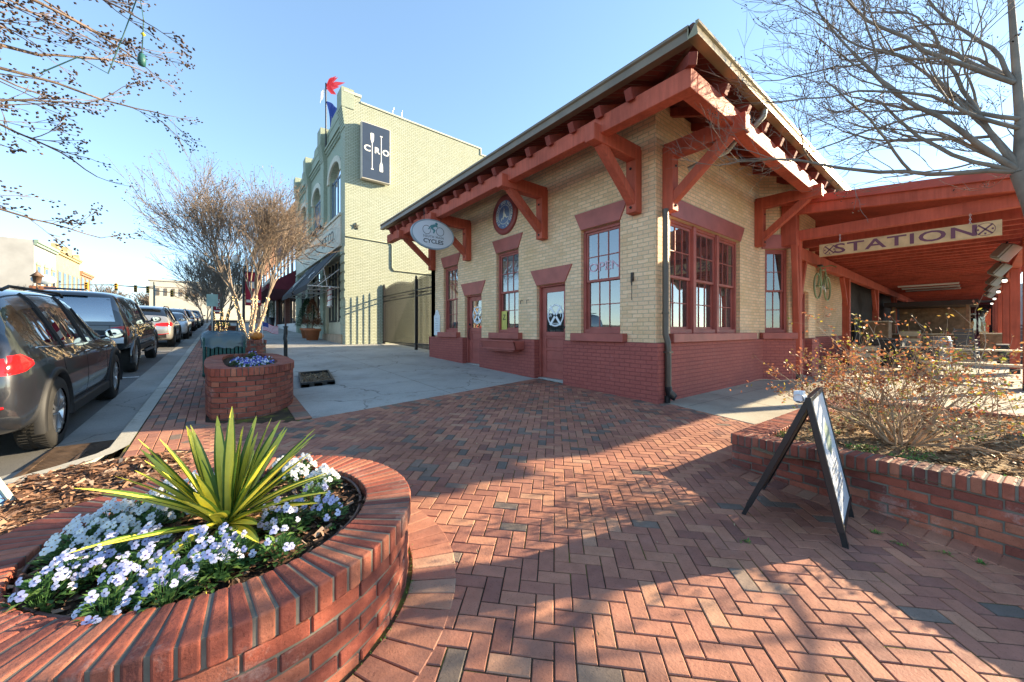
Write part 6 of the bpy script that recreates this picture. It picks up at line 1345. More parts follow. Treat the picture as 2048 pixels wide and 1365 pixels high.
        b = MB(); b.lathe([(0, 0), (.082, 0)], (0, 0, 0), 16, 'y'); b.v = [(s * (W_ + .10) + p[0] * 1.15, ym - .052, zm + p[2] * .82) for p in b.v]; part(b, 'mirror_glass', plain('mirror_face', (.8, .8, .8), .02, 1), mo, recalc=False)
        if rails: b = MB(); b.tube([(s * .60, -1.55, stn[6][3] - .03), (s * .61, -1.4, stn[6][3] + .015), (s * .61, .1, stn[8][3] + .03), (s * .60, .3, stn[8][3] - .02)], .017, 6); part(b, 'roof_rail', PLAST, t)
    b = MB(); zr = {'suv': .50, 'truck': .62, 'sedan': .42}[kind]
    b.join(sheet_on(lambda x, z, o: rear(x, z, 1, o), [(-.74, zr - .08), (0, zr - .1), (.74, zr - .08)], [(-.74, zr + .08), (0, zr + .10), (.74, zr + .08)], .012)); part(b, 'bumper', PLAST if kind != 'truck' else plain('bumper_dark', (.06, .06, .065), .25, .6), t)
    b = MB(); b.join(sheet_on(lambda x, z, o: rear(x, z, -1, o), [(-.36, zt[0] - .3), (.36, zt[0] - .3)], [(-.42, zt[0] - .12), (.42, zt[0] - .12)], .012)); part(b, 'grille', BLACK, t)
    if kind == 'suv':
        b = MB(); b.join(line_on(lambda x, z, o: rear(x, z, 1, o), [(.5, .55), (.82, .60)], .014, .006)); part(b, 'reflector', REDL, t)
        b = MB(); b.lathe([(.04, -.1), (.055, 0), (.045, .02), (.035, -.08)], (.55, -2.33, .40), 16, 'y'); part(b, 'exhaust', CHROME, t, recalc=False); b = MB(); b.sheet(lambda u, v: (-.55 + 1.1 * u, -1.72 - .24 * v, 1.672 - .04 * v + .01 * math.sin(PI * u)), 8, 3); part(b, 'spoiler', paintm, t)
        b = MB(); b.prism([(-.03, 1.70), (.10, 1.70), (.02, 1.765), (-.03, 1.775)], 'x', -.015, .015); b.v = [(p[0], p[1] - 1.2, p[2]) for p in b.v]; part(b, 'aerial_fin', paintm, t)
    if kind == 'truck':
        b = MB(); b.box(-.28, .28, -2.62, -2.50, 1.855, 1.89); part(b, 'vent_scoop', paintm, t, .02); b = MB(); b.join(sheet_on(lambda x, z, o: rear(x, z, 1, o), [(-.72, 1.21), (.72, 1.21)], [(-.62, 1.72), (.62, 1.72)], .012, 12, 6)); part(b, 'topper_window', glassmat('topper_glass', (.05, .09, .13), .34, .0), t); b = MB(); b.bar((-.14, -2.70, 1.02), (.14, -2.70, 1.02), .03, .05); part(b, 'tailgate_handle', PLAST, t, .01); b = MB(); b.join(line_on(lambda x, z, o: rear(x, z, 1, o), [(-.8, 1.13), (.8, 1.13)], .006, 0)); b.join(line_on(lambda x, z, o: rear(x, z, 1, o), [(-.64, .72), (-.64, 1.12)], .005, 0)); b.join(line_on(lambda x, z, o: rear(x, z, 1, o), [(.64, .72), (.64, 1.12)], .005, 0)); part(b, 'tailgate_seam', DARK, t)  # rear topper window: sky reflection painted in as a blue tint
        for s in (-1, 1): b = MB(); b.bar((s * .95, -.75, .42), (s * .95, .95, .40), .09, .05); part(b, 'side_step', BLACK, t, .01)
    t.location = loc; t.rotation_euler = (-math.atan(.037) if flip else math.atan(.037), 0, PI if flip else 0); t.scale = (scale,) * 3; return t
rd = lambda y: gz(y) - .12
make_car('parked_car', 'dark grey off-roader with a big red tail lamp, nearest the drain at the left edge', 'suv', (-2.29, 7.67, rd(7.67)), carpaint('graphite_paint', (.020, .023, .031)), rails=True)
make_car('pickup_truck', 'black pickup with a closed bed topper parked behind the dark grey car', 'truck', (-2.50, 14.6, rd(14.6)), carpaint('black_paint', (.006, .007, .009)), cat='pickup truck', scale=1.02)
make_car('parked_car', 'silver off-roader with wide red tail lamps parked in front of the black pickup', 'suv', (-2.36, 22.8, rd(22.8)), carpaint('silver_paint', (.52, .50, .46), .7, .3), rails=True)
make_car('parked_car', 'white saloon facing the camera beyond the silver off-roader', 'sedan', (-2.15, 28.6, rd(28.6)), carpaint('white_car', (.68, .68, .68), .0, .3), flip=True)
make_car('parked_car', 'pale off-roader with roof rails facing the camera behind the white saloon', 'suv', (-2.4, 34.0, rd(34)), carpaint('pearl_paint', (.45, .47, .49), .5), flip=True, rails=True)
make_car('parked_car', 'dark maroon off-roader seen from behind further up the kerb', 'suv', (-2.3, 40.0, rd(40)), carpaint('maroon_car', (.09, .012, .02)), detail=False)
make_car('parked_car', 'small black car far up the kerb beyond the maroon off-roader', 'sedan', (-2.2, 46.5, rd(46.5)), carpaint('black_car', (.015, .015, .017)), detail=False)
make_car('parked_car', 'grey car farthest up the kerb, close to the crossing', 'suv', (-2.2, 53.5, rd(53.5)), carpaint('grey_car', (.09, .095, .10)), detail=False)
# ---------------------------------------------------------------- trees
def limb(b, p, q_, r, lvl, o, rnd, tips):
    p, q_ = Vector(p), Vector(q_); grow(b, p, q_ - p, (q_ - p).length, r, lvl, o, rnd, tips)
BULB = glow('fairy_bulb', (1, .66, .25), 5.0)
def crape(name, lab, x, y, h, spread, seed, lights=True, lvl=4, stems=5, dots=1.0, mat=BARK, cat='tree', group='bare street trees along the kerb', rmul=1.0, z=None):
    r = random.Random(seed); z0 = gz(y) if z is None else z; t = thing(name, lab, cat, (x, y, z0), group); b = MB(); bc = MB(); tips = []; st_ = []
    o = dict(seg=.3, taper=.6, wob=.09, up=(.02, .03, .05, .05, .03), kids=(0, 3, 3, 4, 4), ang=(.22, .62), len=(.58, .86), rmin=.007 * rmul); o['from'] = .35
    for i in range(stems):
        a = 2 * PI * i / stems + r.uniform(-.3, .3); s = .16; base = Vector((x + s * math.cos(a), y + s * math.sin(a), z0)); k = base + Vector((math.cos(a) * spread * .13, math.sin(a) * spread * .13, h * .30)); pts = [base, base.lerp(k, .35) + Vector((r.gauss(0, .03), r.gauss(0, .03), 0)), base.lerp(k, .7) + Vector((r.gauss(0, .03), r.gauss(0, .03), 0)), k]
        b.tube(pts, [.085 * h / 7, .075 * h / 7, .068 * h / 7, .062 * h / 7], 8, 0, .5, False); st_.append(pts)
        for j in range(4):
            aa = a + r.uniform(-.8, .8); d = Vector((math.cos(aa) * r.uniform(.25, .78), math.sin(aa) * r.uniform(.25, .78), 1)); grow(bc, k, d, h * .29 * r.uniform(.85, 1.15), .04 * h / 7, lvl, o, r, tips)
    part(b, 'trunk', mat, t, recalc=False); part(bc, 'crown', TWIG if mat is BARK else mat, t, recalc=False)
    if dots:
        b = MB()
        for p, d in tips:
            if r.random() < dots:
                for k in range(r.choice((1, 2, 3))): leafquad(b, p + Vector((r.gauss(0, .05), r.gauss(0, .05), r.gauss(0, .05))), (r.gauss(0, 1), r.gauss(0, 1), r.gauss(0, 1)), (r.gauss(0, 1), 0, 1), .06, .035, r.random())
        part(b, 'seed_head', leafy('seed_brown', [(0, (.10, .06, .04)), (.6, (.22, .14, .085)), (1, (.38, .24, .14))], .8, .2) if seed == 41 else bpy.data.materials['seed_brown'], t, recalc=False)
    if lights:
        b = MB()
        for pts in st_:
            for k in range(60):
                u = r.random() * .98; i = min(2, int(u * 3)); p = pts[i].lerp(pts[i + 1], u * 3 - i); a = r.uniform(0, 2 * PI); rr = .085 * h / 7; c = p + Vector((math.cos(a) * rr, math.sin(a) * rr, 0)); b.lathe([(0, -.007), (.007, 0), (0, .007)], tuple(c), 5)
        part(b, 'light_string', BULB, t, recalc=False)
    return t
crape('street_tree', 'big vase shaped bare tree with light strings wound round its stems, beside the banner lamp', .98, 17.4, 5.5, 3.2, 41, dots=.8, z=.98, stems=5)
crape('street_tree', 'second bare street tree, darker, just behind the light-wrapped one', .1, 26.5, 4.9, 2.2, 42, True, 3, 5, .7, BARKD, rmul=1.5)
crape('street_tree', 'third bare street tree further up by the distant planter', .2, 34, 5.6, 2.6, 43, True, 3, 4, .6, BARKD, rmul=2)
crape('street_tree', 'small bare tree at the far end of the pavement in front of the cream building', -1.2, 62, 5.2, 3.0, 44, False, 3, 5, 0, BARK, rmul=3)
for i, (x, y, h, lab) in enumerate([(-40, 118, 17, 'large bare tree rising behind the white corner building'), (-33, 128, 15, 'bare tree behind the yellow building'), (-15, 150, 9, 'hazy bare tree beyond the traffic lights'), (-24, 150, 10, 'hazy bare tree far behind the orange shop')]): crape('bare_tree', lab, x, y, h, h * .5, 50 + i, False, 3, 6, 0, TWIGG, group='far bare trees', rmul=7, z=3)
for i, (x, y, h, lab) in enumerate([(-17.3, 68, 3.6, 'reddish twiggy shrub in front of the white corner building'), (-17.5, 76, 3.4, 'second reddish shrub beside the lantern across the street'), (-17.2, 92, 3.6, 'twiggy shrub in front of the yellow building')]): crape('street_shrub', lab, x, y, h, 2.6, 60 + i, False, 3, 6, .9, TWIG, 'shrub', 'shrubs across the street', rmul=3)
# tree over the right-hand bed
tr = thing('tree', 'bare spreading tree leaning in at the right edge above the canopy roof', 'tree', (6.6, -.52, .27)); r = random.Random(77); b = MB(); tips = []
o = dict(seg=.16, taper=.5, wob=.12, up=(.07, .06, .05, .03, .0), kids=(0, 3, 3, 4, 4), ang=(.25, .9), len=(.42, .72), rmin=.0030); o['from'] = .15
J = Vector((6.47, -.28, 2.95)); b.tube([(6.6, -.52, .2), (6.58, -.52, 1.0), (6.55, -.46, 2.0), (6.5, -.36, 2.6), J], [.115, .10, .085, .075, .07], 9, 0, .5, False); b.tube([J, (6.5, -.28, 3.5), (6.55, -.25, 4.2), (6.62, -.22, 5.0)], [.055, .038, .03, .022], 8, 0, .5, False); U = (6.5, -.24, 3.9)
for p, q_, rr in [(J, (5.5, 1.45, 3.75), .03), (J, (5.35, 1.6, 4.15), .036), (J, (5.45, 1.35, 4.75), .038), (J, (5.9, .7, 5.2), .036), (J, (6.2, .3, 5.3), .034), (U, (5.5, 1.6, 5.3), .032), (U, (6.0, 1.0, 6.0), .032), ((6.47, -.27, 3.5), (6.0, 1.0, 4.6), .03), (U, (6.4, .6, 5.4), .028), ((6.55, -.2, 5.0), (5.8, .8, 6.0), .028), ((6.47, -.27, 3.4), (5.6, 1.2, 4.3), .028), (J, (6.0, .6, 3.9), .028), (U, (6.9, .4, 5.0), .026)] + [((6.55, -.46, 2.0 + .12 * i), (7.0 + .22 * i, -1.9 + .2 * i, 2.7 + .16 * i), .03) for i in range(7)]: limb(b, p, Vector(p) + (Vector(q_) - Vector(p)) * .80, rr * .8, 4, o, r, tips)  # trailing limbs are added out of view to shade the round planter
for i in range(6): limb(b, (6.56, -.5, 1.5 + .15 * i), (7.2 + .1 * i, -1.9 + .12 * i, 1.9 + .17 * i), .022, 2, o, r, tips)  # more unseen limbs, added to throw shade streaks across the paving
part(b, 'trunk', BARKD, tr, recalc=False); b = MB()
def capsule(b, p, d, s, tint):
    p, d = Vector(p), Vector(d).normalized(); u = d.orthogonal().normalized(); v = d.cross(u); q_ = [p + d * s * 1.3] + [p + (u * math.cos(k * PI / 2) + v * math.sin(k * PI / 2)) * s * .75 + d * s * .2 for k in range(4)] + [p - d * s * .9]; b.add(q_, [(0, 1 + k, 1 + (k + 1) % 4) for k in range(4)] + [(5, 1 + (k + 1) % 4, 1 + k) for k in range(4)], 0, tint, True)
for p, d in tips:
    if r.random() < .10:
        for k in range(r.choice((3, 5, 7))): capsule(b, p + Vector((r.gauss(0, .035), r.gauss(0, .035), r.gauss(0, .035))), (r.gauss(0, 1), r.gauss(0, 1), r.gauss(0, 1)), .011, r.random())
CAPS = tinted('seed_capsule', [(0, (.035, .02, .015)), (.6, (.08, .05, .035)), (1, (.17, .11, .07))], .85); part(b, 'seed_capsule', CAPS, tr, recalc=False)
# tree hanging in from the upper left
tl = thing('tree', 'bare crape myrtle with dark seed capsules reaching in at the upper left corner', 'tree', (-2.9, 2.7, 0)); r = random.Random(78); b = MB(); tips = []
o = dict(seg=.14, taper=.5, wob=.10, up=(.03, .02, .02, .02), kids=(0, 3, 4, 5), ang=(.2, .7), len=(.25, .44), rmin=.0026, mid=True); o['from'] = .2
b.tube([(-2.9, 2.7, -.1), (-2.85, 2.75, .9), (-2.7, 2.85, 1.7), (-2.5, 3.0, 2.3)], [.07, .06, .055, .05], 8, 0, .5, False); b.tube([(-2.92, 2.72, -.1), (-3.0, 2.8, 1.2), (-2.9, 3.0, 2.4), (-2.7, 3.1, 3.2)], [.07, .06, .05, .045], 8, 0, .5, False)
for p, q_, rr in [((-2.5, 3.0, 2.35), (-1.0, 3.7, 2.6), .016), ((-2.5, 3.0, 2.6), (-.95, 3.75, 3.25), .016), ((-2.6, 3.0, 3.0), (-1.0, 3.8, 3.75), .016), ((-2.5, 3.0, 2.4), (-.9, 3.8, 2.95), .016), ((-2.6, 3.0, 2.8), (-.8, 3.9, 3.3), .017), ((-2.6, 3.0, 3.0), (-.32, 4.05, 3.86), .020), ((-2.6, 3.0, 2.9), (-.55, 3.95, 3.55), .018), ((-2.5, 3.0, 2.5), (-.5, 3.9, 3.15), .019), ((-2.5, 3.0, 2.3), (-.7, 3.85, 2.75), .017), ((-2.5, 3.0, 2.2), (-.95, 3.75, 2.38), .015), ((-2.7, 3.1, 3.2), (-.9, 3.9, 3.95), .018), ((-2.7, 3.1, 3.1), (-1.1, 3.6, 3.6), .016), ((-2.5, 3.0, 2.3), (-1.1, 3.75, 3.0), .016), ((-2.7, 3.1, 3.2), (-1.4, 3.7, 4.2), .016)]: limb(b, p, Vector(p) + (Vector(q_) - Vector(p)) * (.62 if q_[0] == -.32 else .93), rr * 1.15, 3, o, r, tips)
part(b, 'trunk', paint('myrtle_bark', (.23, .165, .125), .85, .4, 9, .3, 60), tl, recalc=False); b = MB()
for p, d in tips:
    if r.random() < .75:
        for k in range(r.choice((2, 3, 4, 6))): capsule(b, p + Vector((r.gauss(0, .028), r.gauss(0, .028), r.gauss(0, .022))), d + Vector((r.gauss(0, .5), r.gauss(0, .5), r.gauss(0, .5))), r.uniform(.008, .012), r.random())
part(b, 'seed_capsule', CAPS, tl, recalc=False)
ls = thing('light_cable', 'thin green light cable with a teal plug dangling from the upper left branches', 'cable', (-.45, 4.0, 3.6)); b = MB(); b.tube([(-.9, 3.8, 3.0), (-.75, 3.85, 3.2), (-.62, 3.92, 3.18), (-.55, 3.95, 3.5), (-.47, 3.99, 3.9), (-.445, 4.0, 3.72), (-.45, 4.0, 3.55), (-.455, 3.995, 3.44)], .004, 5); part(b, 'cable', paint('cable_green', (.02, .09, .075), .5), ls); b = MB(); b.lathe([(0, -.05), (.022, -.045), (.026, 0), (.018, .04), (0, .05)], (-.455, 3.995, 3.40), 8); part(b, 'plug', paint('plug_teal', (.03, .13, .12), .5), ls); b = MB(); b.lathe([(0, -.018), (.016, 0), (0, .018)], (-.448, 4.0, 3.60), 8); part(b, 'tag', paint('tag_yellow', (.55, .50, .02), .5), ls)

# ---------------------------------------------------------------- street furniture
bn = thing('litter_bin', 'square green slatted litter bin with plastic sheet stretched over its top', 'bin', (.12, 10.5, gz(10.5))); GRN = paint('bin_green', (.018, .09, .075), .45, .2); z0 = gz(10.5); x0, x1, y0, y1 = -.22, .46, 10.1, 10.8; b = MB(); b.box(x0 + .06, x1 - .06, y0 + .06, y1 - .06, z0 + .02, z0 + .72); part(b, 'liner', DARK, bn); b = MB()
for k in range(11):
    u = k / 10; 
    for (xa, ya) in ((x0 + (x1 - x0) * u, y0), (x0 + (x1 - x0) * u, y1)): b.box(xa - .025, xa + .025, ya - .012, ya + .012, z0 + .06, z0 + .76)
    for (xa, ya) in ((x0, y0 + (y1 - y0) * u), (x1, y0 + (y1 - y0) * u)): b.box(xa - .012, xa + .012, ya - .025, ya + .025, z0 + .06, z0 + .76)
part(b, 'slat', GRN, bn, .004, 1); b = MB(); b.box(x0 - .03, x1 + .03, y0 - .03, y1 + .03, z0 + .0, z0 + .07); part(b, 'base', GRN, bn, .01); b = MB(); b.box(x0 - .02, x1 + .02, y0 - .02, y1 + .02, z0 + .76, z0 + .82); part(b, 'rim', GRN, bn, .01); b = MB(); r = random.Random(3)
N = 40; ringp = []
for lv, (ex_, z) in enumerate(((.055, .60), (.05, .70), (.06, .80), (.03, .90), (-.05, .945))):
    rw = []
    for k in range(N):
        a = 2 * PI * k / N; cx, cy = (x0 + x1) / 2, (y0 + y1) / 2; sq = 1 / max(abs(math.cos(a)), abs(math.sin(a))); R_ = ((x1 - x0) / 2 + ex_) * min(sq, 1.28) + r.uniform(-.012, .012); rw.append((cx + R_ * math.cos(a), cy + R_ * math.sin(a), z0 + z + r.uniform(-.03, .03)))
    ringp += rw
b.add(ringp, [(i * N + k, i * N + (k + 1) % N, (i + 1) * N + (k + 1) % N, (i + 1) * N + k) for i in range(4) for k in range(N)] + [tuple(4 * N + k for k in range(N))], 0, .5, True)
t = NT('plastic_sheet'); p = t.bsdf((.10, .15, .17, 1), .18, 0, .6, Alpha=.75); part(b, 'plastic_sheet', t.m, bn); b = MB()
for xa in (x0 + .15, x1 - .1): b.tube([(xa, y1 - .1, z0 + .9), (xa, y1 - .1, z0 + 1.18)], .015, 6)
b.tube([(x0 + .15, y1 - .1, z0 + 1.18), (x1 - .1, y1 - .1, z0 + 1.18)], .02, 6); part(b, 'hoop', BLACK, bn)
bo = thing('bike_stand', 'short black iron post standing in the pavement behind the bowed planter', 'post', (1.66, 13.4, gz(13.4))); z0 = gz(13.4); b = MB(); b.tube([(1.66, 13.4, z0), (1.66, 13.4, z0 + .52), (1.64, 13.4, z0 + .62), (1.66, 13.4, z0 + .75), (1.66, 13.4, z0 + .98)], [.055, .055, .05, .06, .05], 10); b.lathe([(.05, 0), (.09, .02), (.0, .07)], (1.66, 13.4, z0 + .95), 12); b.lathe([(.09, 0), (.085, .03), (.055, .05)], (1.66, 13.4, z0), 12); part(b, 'post', BLACK, bo); b = MB(); b.tube([(1.66, 13.33, z0 + .72), (1.63, 13.2, z0 + .6), (1.64, 13.24, z0 + .35), (1.66, 13.36, z0 + .3)], .018, 8); part(b, 'loop', BLACK, bo)
ty = thing('plastic_tray', 'black plastic tray of dried leaves lying on the concrete pavement', 'tray', (1.6, 8.6, gz(8.6))); P4 = [Vector(p) for p in ((1.21, 7.8, 0), (1.82, 7.92, 0), (2.04, 9.48, 0), (1.40, 9.36, 0))]; b = MB()
def tz(p, h): return (p.x, p.y, gz(p.y) + .008 + h)
cm = sum(P4, Vector()) / 4
inn = [p + (cm - p).normalized() * .11 for p in P4]
vs = [tz(p, 0) for p in P4] + [tz(p, .085) for p in P4] + [tz(p, .085) for p in inn] + [tz(p, .03) for p in inn]; b.add(vs, [(k * 4 + i, k * 4 + (i + 1) % 4, k * 4 + 4 + (i + 1) % 4, k * 4 + 4 + i) for k in range(3) for i in range(4)] + [(12, 13, 14, 15)]); part(b, 'tray', BLACK, ty, .01); b = MB()
for i in (0, 1): 
    for u in (.12, .5, .88): q_ = P4[0].lerp(P4[1], u); b.box(q_.x - .07, q_.x + .07, q_.y - .03, q_.y + .02, gz(q_.y) + .01, gz(q_.y) + .07)
part(b, 'clip', BLACK, ty, .008); b = MB(); r = random.Random(4)
for k in range(700):
    u, v = r.random(), r.random(); q_ = inn[0].lerp(inn[1], u).lerp(inn[3].lerp(inn[2], u), v); leafquad(b, tz(q_, .034 + r.uniform(0, .02)), (r.gauss(0, 1), r.gauss(0, 1), r.gauss(0, .3)), (0, 0, 1), r.uniform(.03, .08), r.uniform(.008, .03), r.random())
lv = part(b, 'dry_leaf', STRAW, ty, recalc=False)
# pots by the shop
def pot(x, y, R, H, lab, plant):
    z0 = gz(y) + .006; t = thing('flower_pot', lab, 'pot', (x, y, z0)); b = MB(); b.lathe([(0, 0), (R * .66, 0), (R * .9, H * .8), (R * 1.02, H * .8), (R * 1.03, H), (R * .93, H), (R * .9, H * .9), (0, H * .88)], (x, y, z0), 28); part(b, 'pot', paint('terracotta', (.45, .15, .06), .7, .2) if 'terracotta' not in bpy.data.materials else bpy.data.materials['terracotta'], t)
    return z0 + H * .88
POTS = [(4.0, 22.3, .42, .62, 'terracotta pot with a dead brown conifer outside the green shop'), (4.1, 24.3, .38, .58, 'terracotta pot half hidden behind the other, holding the green conifer')]
CON = leafy('conifer_green', [(0, (.012, .04, .014)), (.6, (.03, .085, .03)), (1, (.07, .13, .04))]); DED = leafy('dead_conifer', [(0, (.10, .04, .02)), (.6, (.26, .12, .06)), (1, (.38, .2, .11))])
def conifer(x, y, z, h, R, mat, lab, seed, sparse, name='potted_conifer', n=2600):
    r = random.Random(seed); t = thing(name, lab, 'conifer', (x, y, z)); b = MB(); b.tube([(x, y, z - .05), (x + .02, y, z + h * .9)], [.03, .008], 6); part(b, 'trunk', TWIG, t); b = MB(); cl = [(r.uniform(0, 2 * PI), r.random()) for _ in range(26)]
    for k in range(n):
        a0, u = r.choice(cl) if sparse else (r.uniform(0, 2 * PI), r.random()); a = a0 + r.gauss(0, .35); u = min(1, max(0, u + r.gauss(0, .05))); zz = z + h * (.12 + .88 * u); rr = R * (1 - u) ** .8 * math.sqrt(r.uniform(.15, 1)) + .02; leafquad(b, (x + rr * math.cos(a), y + rr * math.sin(a), zz + r.gauss(0, .03)), (math.cos(a), math.sin(a), r.uniform(-.2, .8)), (r.gauss(0, .5), r.gauss(0, .5), 1), r.uniform(.06, .13), r.uniform(.02, .045), r.random())
    part(b, 'foliage', mat, t, recalc=False)
zs_ = [pot(*p, None) for p in POTS]; conifer(4.0, 22.3, zs_[0], 1.6, .50, DED, 'dead brown conifer in the nearer terracotta pot', 5, True); conifer(4.1, 24.3, zs_[1], 1.75, .62, CON, 'green conifer in the terracotta pot behind', 6, False, n=3200)
for i, (x, y) in enumerate(((4.3, 44.5), (4.3, 47))):
    t = thing('tall_planter', ['tall black planter beside the maroon awning shop door, nearer', 'tall black planter by the white shop, farther'][i], 'pot', (x, y, gz(y))); b = MB(); b.lathe([(.2, 0), (.34, 1.0), (.3, 1.0), (0, .95)], (x, y, gz(y)), 16); part(b, 'pot', BLACK, t); conifer(x, y, gz(y) + .95, 1.5, .42, CON, ['green topiary in the nearer tall black planter', 'green topiary in the farther tall black planter'][i], 8 + i, False, n=900)
# things on the tree planter
pk = thing('pumpkin', 'small orange pumpkin on the brick planter by the light-wrapped tree', 'pumpkin', (1.0, 14.5, 1.0)); b = MB(); n = 24
b.sheet(lambda u, v: (1.0 + .17 * (1 + .08 * math.cos(u * 2 * PI * 8)) * math.sin(v * PI) * math.cos(u * 2 * PI), 14.5 + .17 * (1 + .08 * math.cos(u * 2 * PI * 8)) * math.sin(v * PI) * math.sin(u * 2 * PI), 1.13 - .13 * math.cos(v * PI)), 40, 12); part(b, 'body', paint('pumpkin_orange', (.62, .20, .03), .5), pk); b = MB(); b.tube([(1.0, 14.5, 1.25), (1.01, 14.5, 1.3), (1.03, 14.5, 1.34)], [.025, .018, .02], 6); part(b, 'stalk', TWIG, pk)
uf = thing('small_flag', 'small stars and stripes flag stuck in the end of the brick tree planter', 'flag', (1.15, 14.4, .95)); b = MB(); b.tube([(1.15, 14.4, .9), (1.13, 14.4, 1.62)], .008, 5); part(b, 'stick', WHITE, uf)
fy = lambda u, v: (1.14 + .42 * u, 14.4 - .12 * u, 1.58 - .26 * v - .14 * u + .02 * math.sin(u * 7)); RS, WS2, BS = paint('flag_stripe_red', (.55, .04, .06), .7), paint('flag_stripe_white', (.75, .74, .74), .7), paint('flag_canton', (.03, .05, .2), .7)
b = MB()
for k in range(13):
    for i in range(8): 
        if i < 3 and k < 7: mi = 2
        else: mi = k % 2
        b.add([fy(i / 8, k / 13), fy((i + 1) / 8, k / 13), fy((i + 1) / 8, (k + 1) / 13), fy(i / 8, (k + 1) / 13)], [(0, 1, 2, 3)], mi, .5, True)
part(b, 'flag', [RS, WS2, BS], uf, recalc=False)
for i, (x, y, k) in enumerate([(.2, 14.6, 'w'), (.5, 14.7, 'b'), (-.02, 15.0, 'b'), (.35, 15.1, 'w')]): pansy(['white', 'blue', 'blue', 'white'][i] + ' pansies in the planter of the light-wrapped tree', k, (x, y, .96), 20, .14, 300 + i, 'pansies under the light-wrapped tree')
yb_ = MB(); r = random.Random(2)
for k in range(500): a = r.uniform(0, 2 * PI); q_ = .5 * math.sqrt(r.random()); leafquad(yb_, (.2 + q_ * math.cos(a), 31.6 + q_ * math.sin(a), 1.6 + r.uniform(0, .35)), (r.gauss(0, 1), r.gauss(0, 1), .6), (0, 0, 1), .08, .05, r.random())
t = thing('yellow_plant', 'yellow green plant in the distant brick planter', 'plant', (.2, 31.6, 1.6)); part(yb_, 'foliage', leafy('yellow_leaf', [(0, (.16, .2, .02)), (1, (.5, .45, .05))]), t, recalc=False)
# lamp posts with banners
def lamp(x, y, h, lab, blab):
    z0 = gz(y); t = thing('street_lamp', lab, 'street lamp', (x, y, z0), 'twin globe street lamps'); b = MB(); b.tube([(x, y, z0), (x, y, z0 + .5), (x, y, z0 + .52), (x, y, z0 + h - .5)], [.11, .10, .06, .045], 12); b.tube([(x - .28, y, z0 + h - .42), (x - .15, y, z0 + h - .5), (x + .15, y, z0 + h - .5), (x + .28, y, z0 + h - .42)], .025, 6); part(b, 'pole', BLACK, t); GL = paint('globe_white', (.80, .80, .76), .3, .03) if 'globe_white' not in bpy.data.materials else bpy.data.materials['globe_white']
    for s in (-.28, .28): b = MB(); b.lathe([(.0, -.19), (.12, -.15), (.19, 0), (.12, .15), (0, .19)], (x + s, y, z0 + h - .2), 16); part(b, 'globe', GL, t)
    bt = thing('street_banner', blab, 'banner', (x + .35, y, z0 + h - 2), 'maroon banners on the lamps'); b = MB(); zt = z0 + h - .75; b.tube([(x, y, zt), (x + .72, y, zt)], .014, 6); b.tube([(x, y, zt - 1.55), (x + .72, y, zt - 1.55)], .014, 6); part(b, 'rod', BLACK, bt); b = MB(); b.sheet(lambda u, v: (x + .06 + .62 * u, y + .03 * math.sin(u * 4 + v * 2), zt - 1.55 * v), 8, 10); part(b, 'cloth', paint('banner_maroon', (.36, .02, .05), .7, .1) if 'banner_maroon' not in bpy.data.materials else bpy.data.materials['banner_maroon'], bt); b = MB()
    b.box(x + .10, x + .64, y - .036, y - .033, zt - 1.42, zt - 1.30); b.box(x + .2, x + .54, y - .036, y - .033, zt - .75, zt - .45); b.box(x + .28, x + .34, y - .036, y - .033, zt - 1.2, zt - .85); b.box(x + .42, x + .48, y - .036, y - .033, zt - 1.2, zt - .85); b.box(x + .34, x + .42, y - .036, y - .033, zt - 1.05, zt - 1.0); part(b, 'print', WHITE, bt)
lamp(.95, 21.2, 4.05, 'black lamp post with twin white globes behind the light-wrapped tree', 'maroon and white banner on the nearer lamp post'); lamp(-.35, 36, 3.6, 'farther twin globe lamp post beside the kerb', 'maroon banner on the farther lamp post')
ps = thing('parking_sign', 'small pale green parking notice on a post between the trees', 'sign', (-.2, 23.5, gz(23.5))); b = MB(); b.tube([(-.2, 23.5, gz(23.5)), (-.2, 23.5, 3.15)], .03, 6); part(b, 'post', STEEL, ps); b = MB(); b.box(-.42, .02, 23.45, 23.47, 2.5, 3.1); part(b, 'plate', paint('sign_pale_green', (.35, .5, .45), .5), ps)
# traffic lights
ts = thing('traffic_light', 'span of yellow traffic signals over the far crossing', 'traffic light', (-8.7, 90, 3.3)); YEL = paint('signal_yellow', (.55, .33, .03), .5); b = MB(); b.tube([(-8.7, 90, 3.2), (-8.7, 90, 9.8)], .14, 8); b.tube([(-8.7, 90, 8.7), (-14, 90, 8.9), (-19.5, 90, 8.5)], [.11, .09, .06], 8); b.tube([(-8.7, 90, 8.3), (-1, 90, 7.6)], [.08, .06], 8); part(b, 'mast', paint('mast_grey', (.17, .2, .18), .5), ts)
for x, z in ((-13.3, 8.6), (-11.0, 8.45), (-9.5, 8.4), (-16.6, 8.5), (-6.4, 7.9), (-4.4, 7.6)):
    b = MB(); b.box(x - .2, x + .2, 89.7, 90.05, z - .6, z + .6); h = part(b, 'signal', YEL, ts, .03); b = MB()
    for dz in (-.38, 0, .38): b.lathe([(0, 0), (.13, 0), (.14, -.12), (.13, -.12)], (x, 89.69, z + dz), 12, 'y')
    part(b, 'lens', DARK, h, recalc=False)
lt = thing('street_lantern', 'dark lantern on a post in front of the white corner building', 'street lamp', (-17.6, 73, 2.6)); b = MB(); b.tube([(-17.6, 73, 2.3), (-17.6, 73, 7.2)], .08, 8); b.lathe([(.3, 7.2), (.42, 8.0), (.62, 8.05), (.1, 8.6), (0, 8.9)], (-17.6, 73, 0), 8); part(b, 'lantern', paint('lantern_brown', (.12, .07, .045), .6), lt)
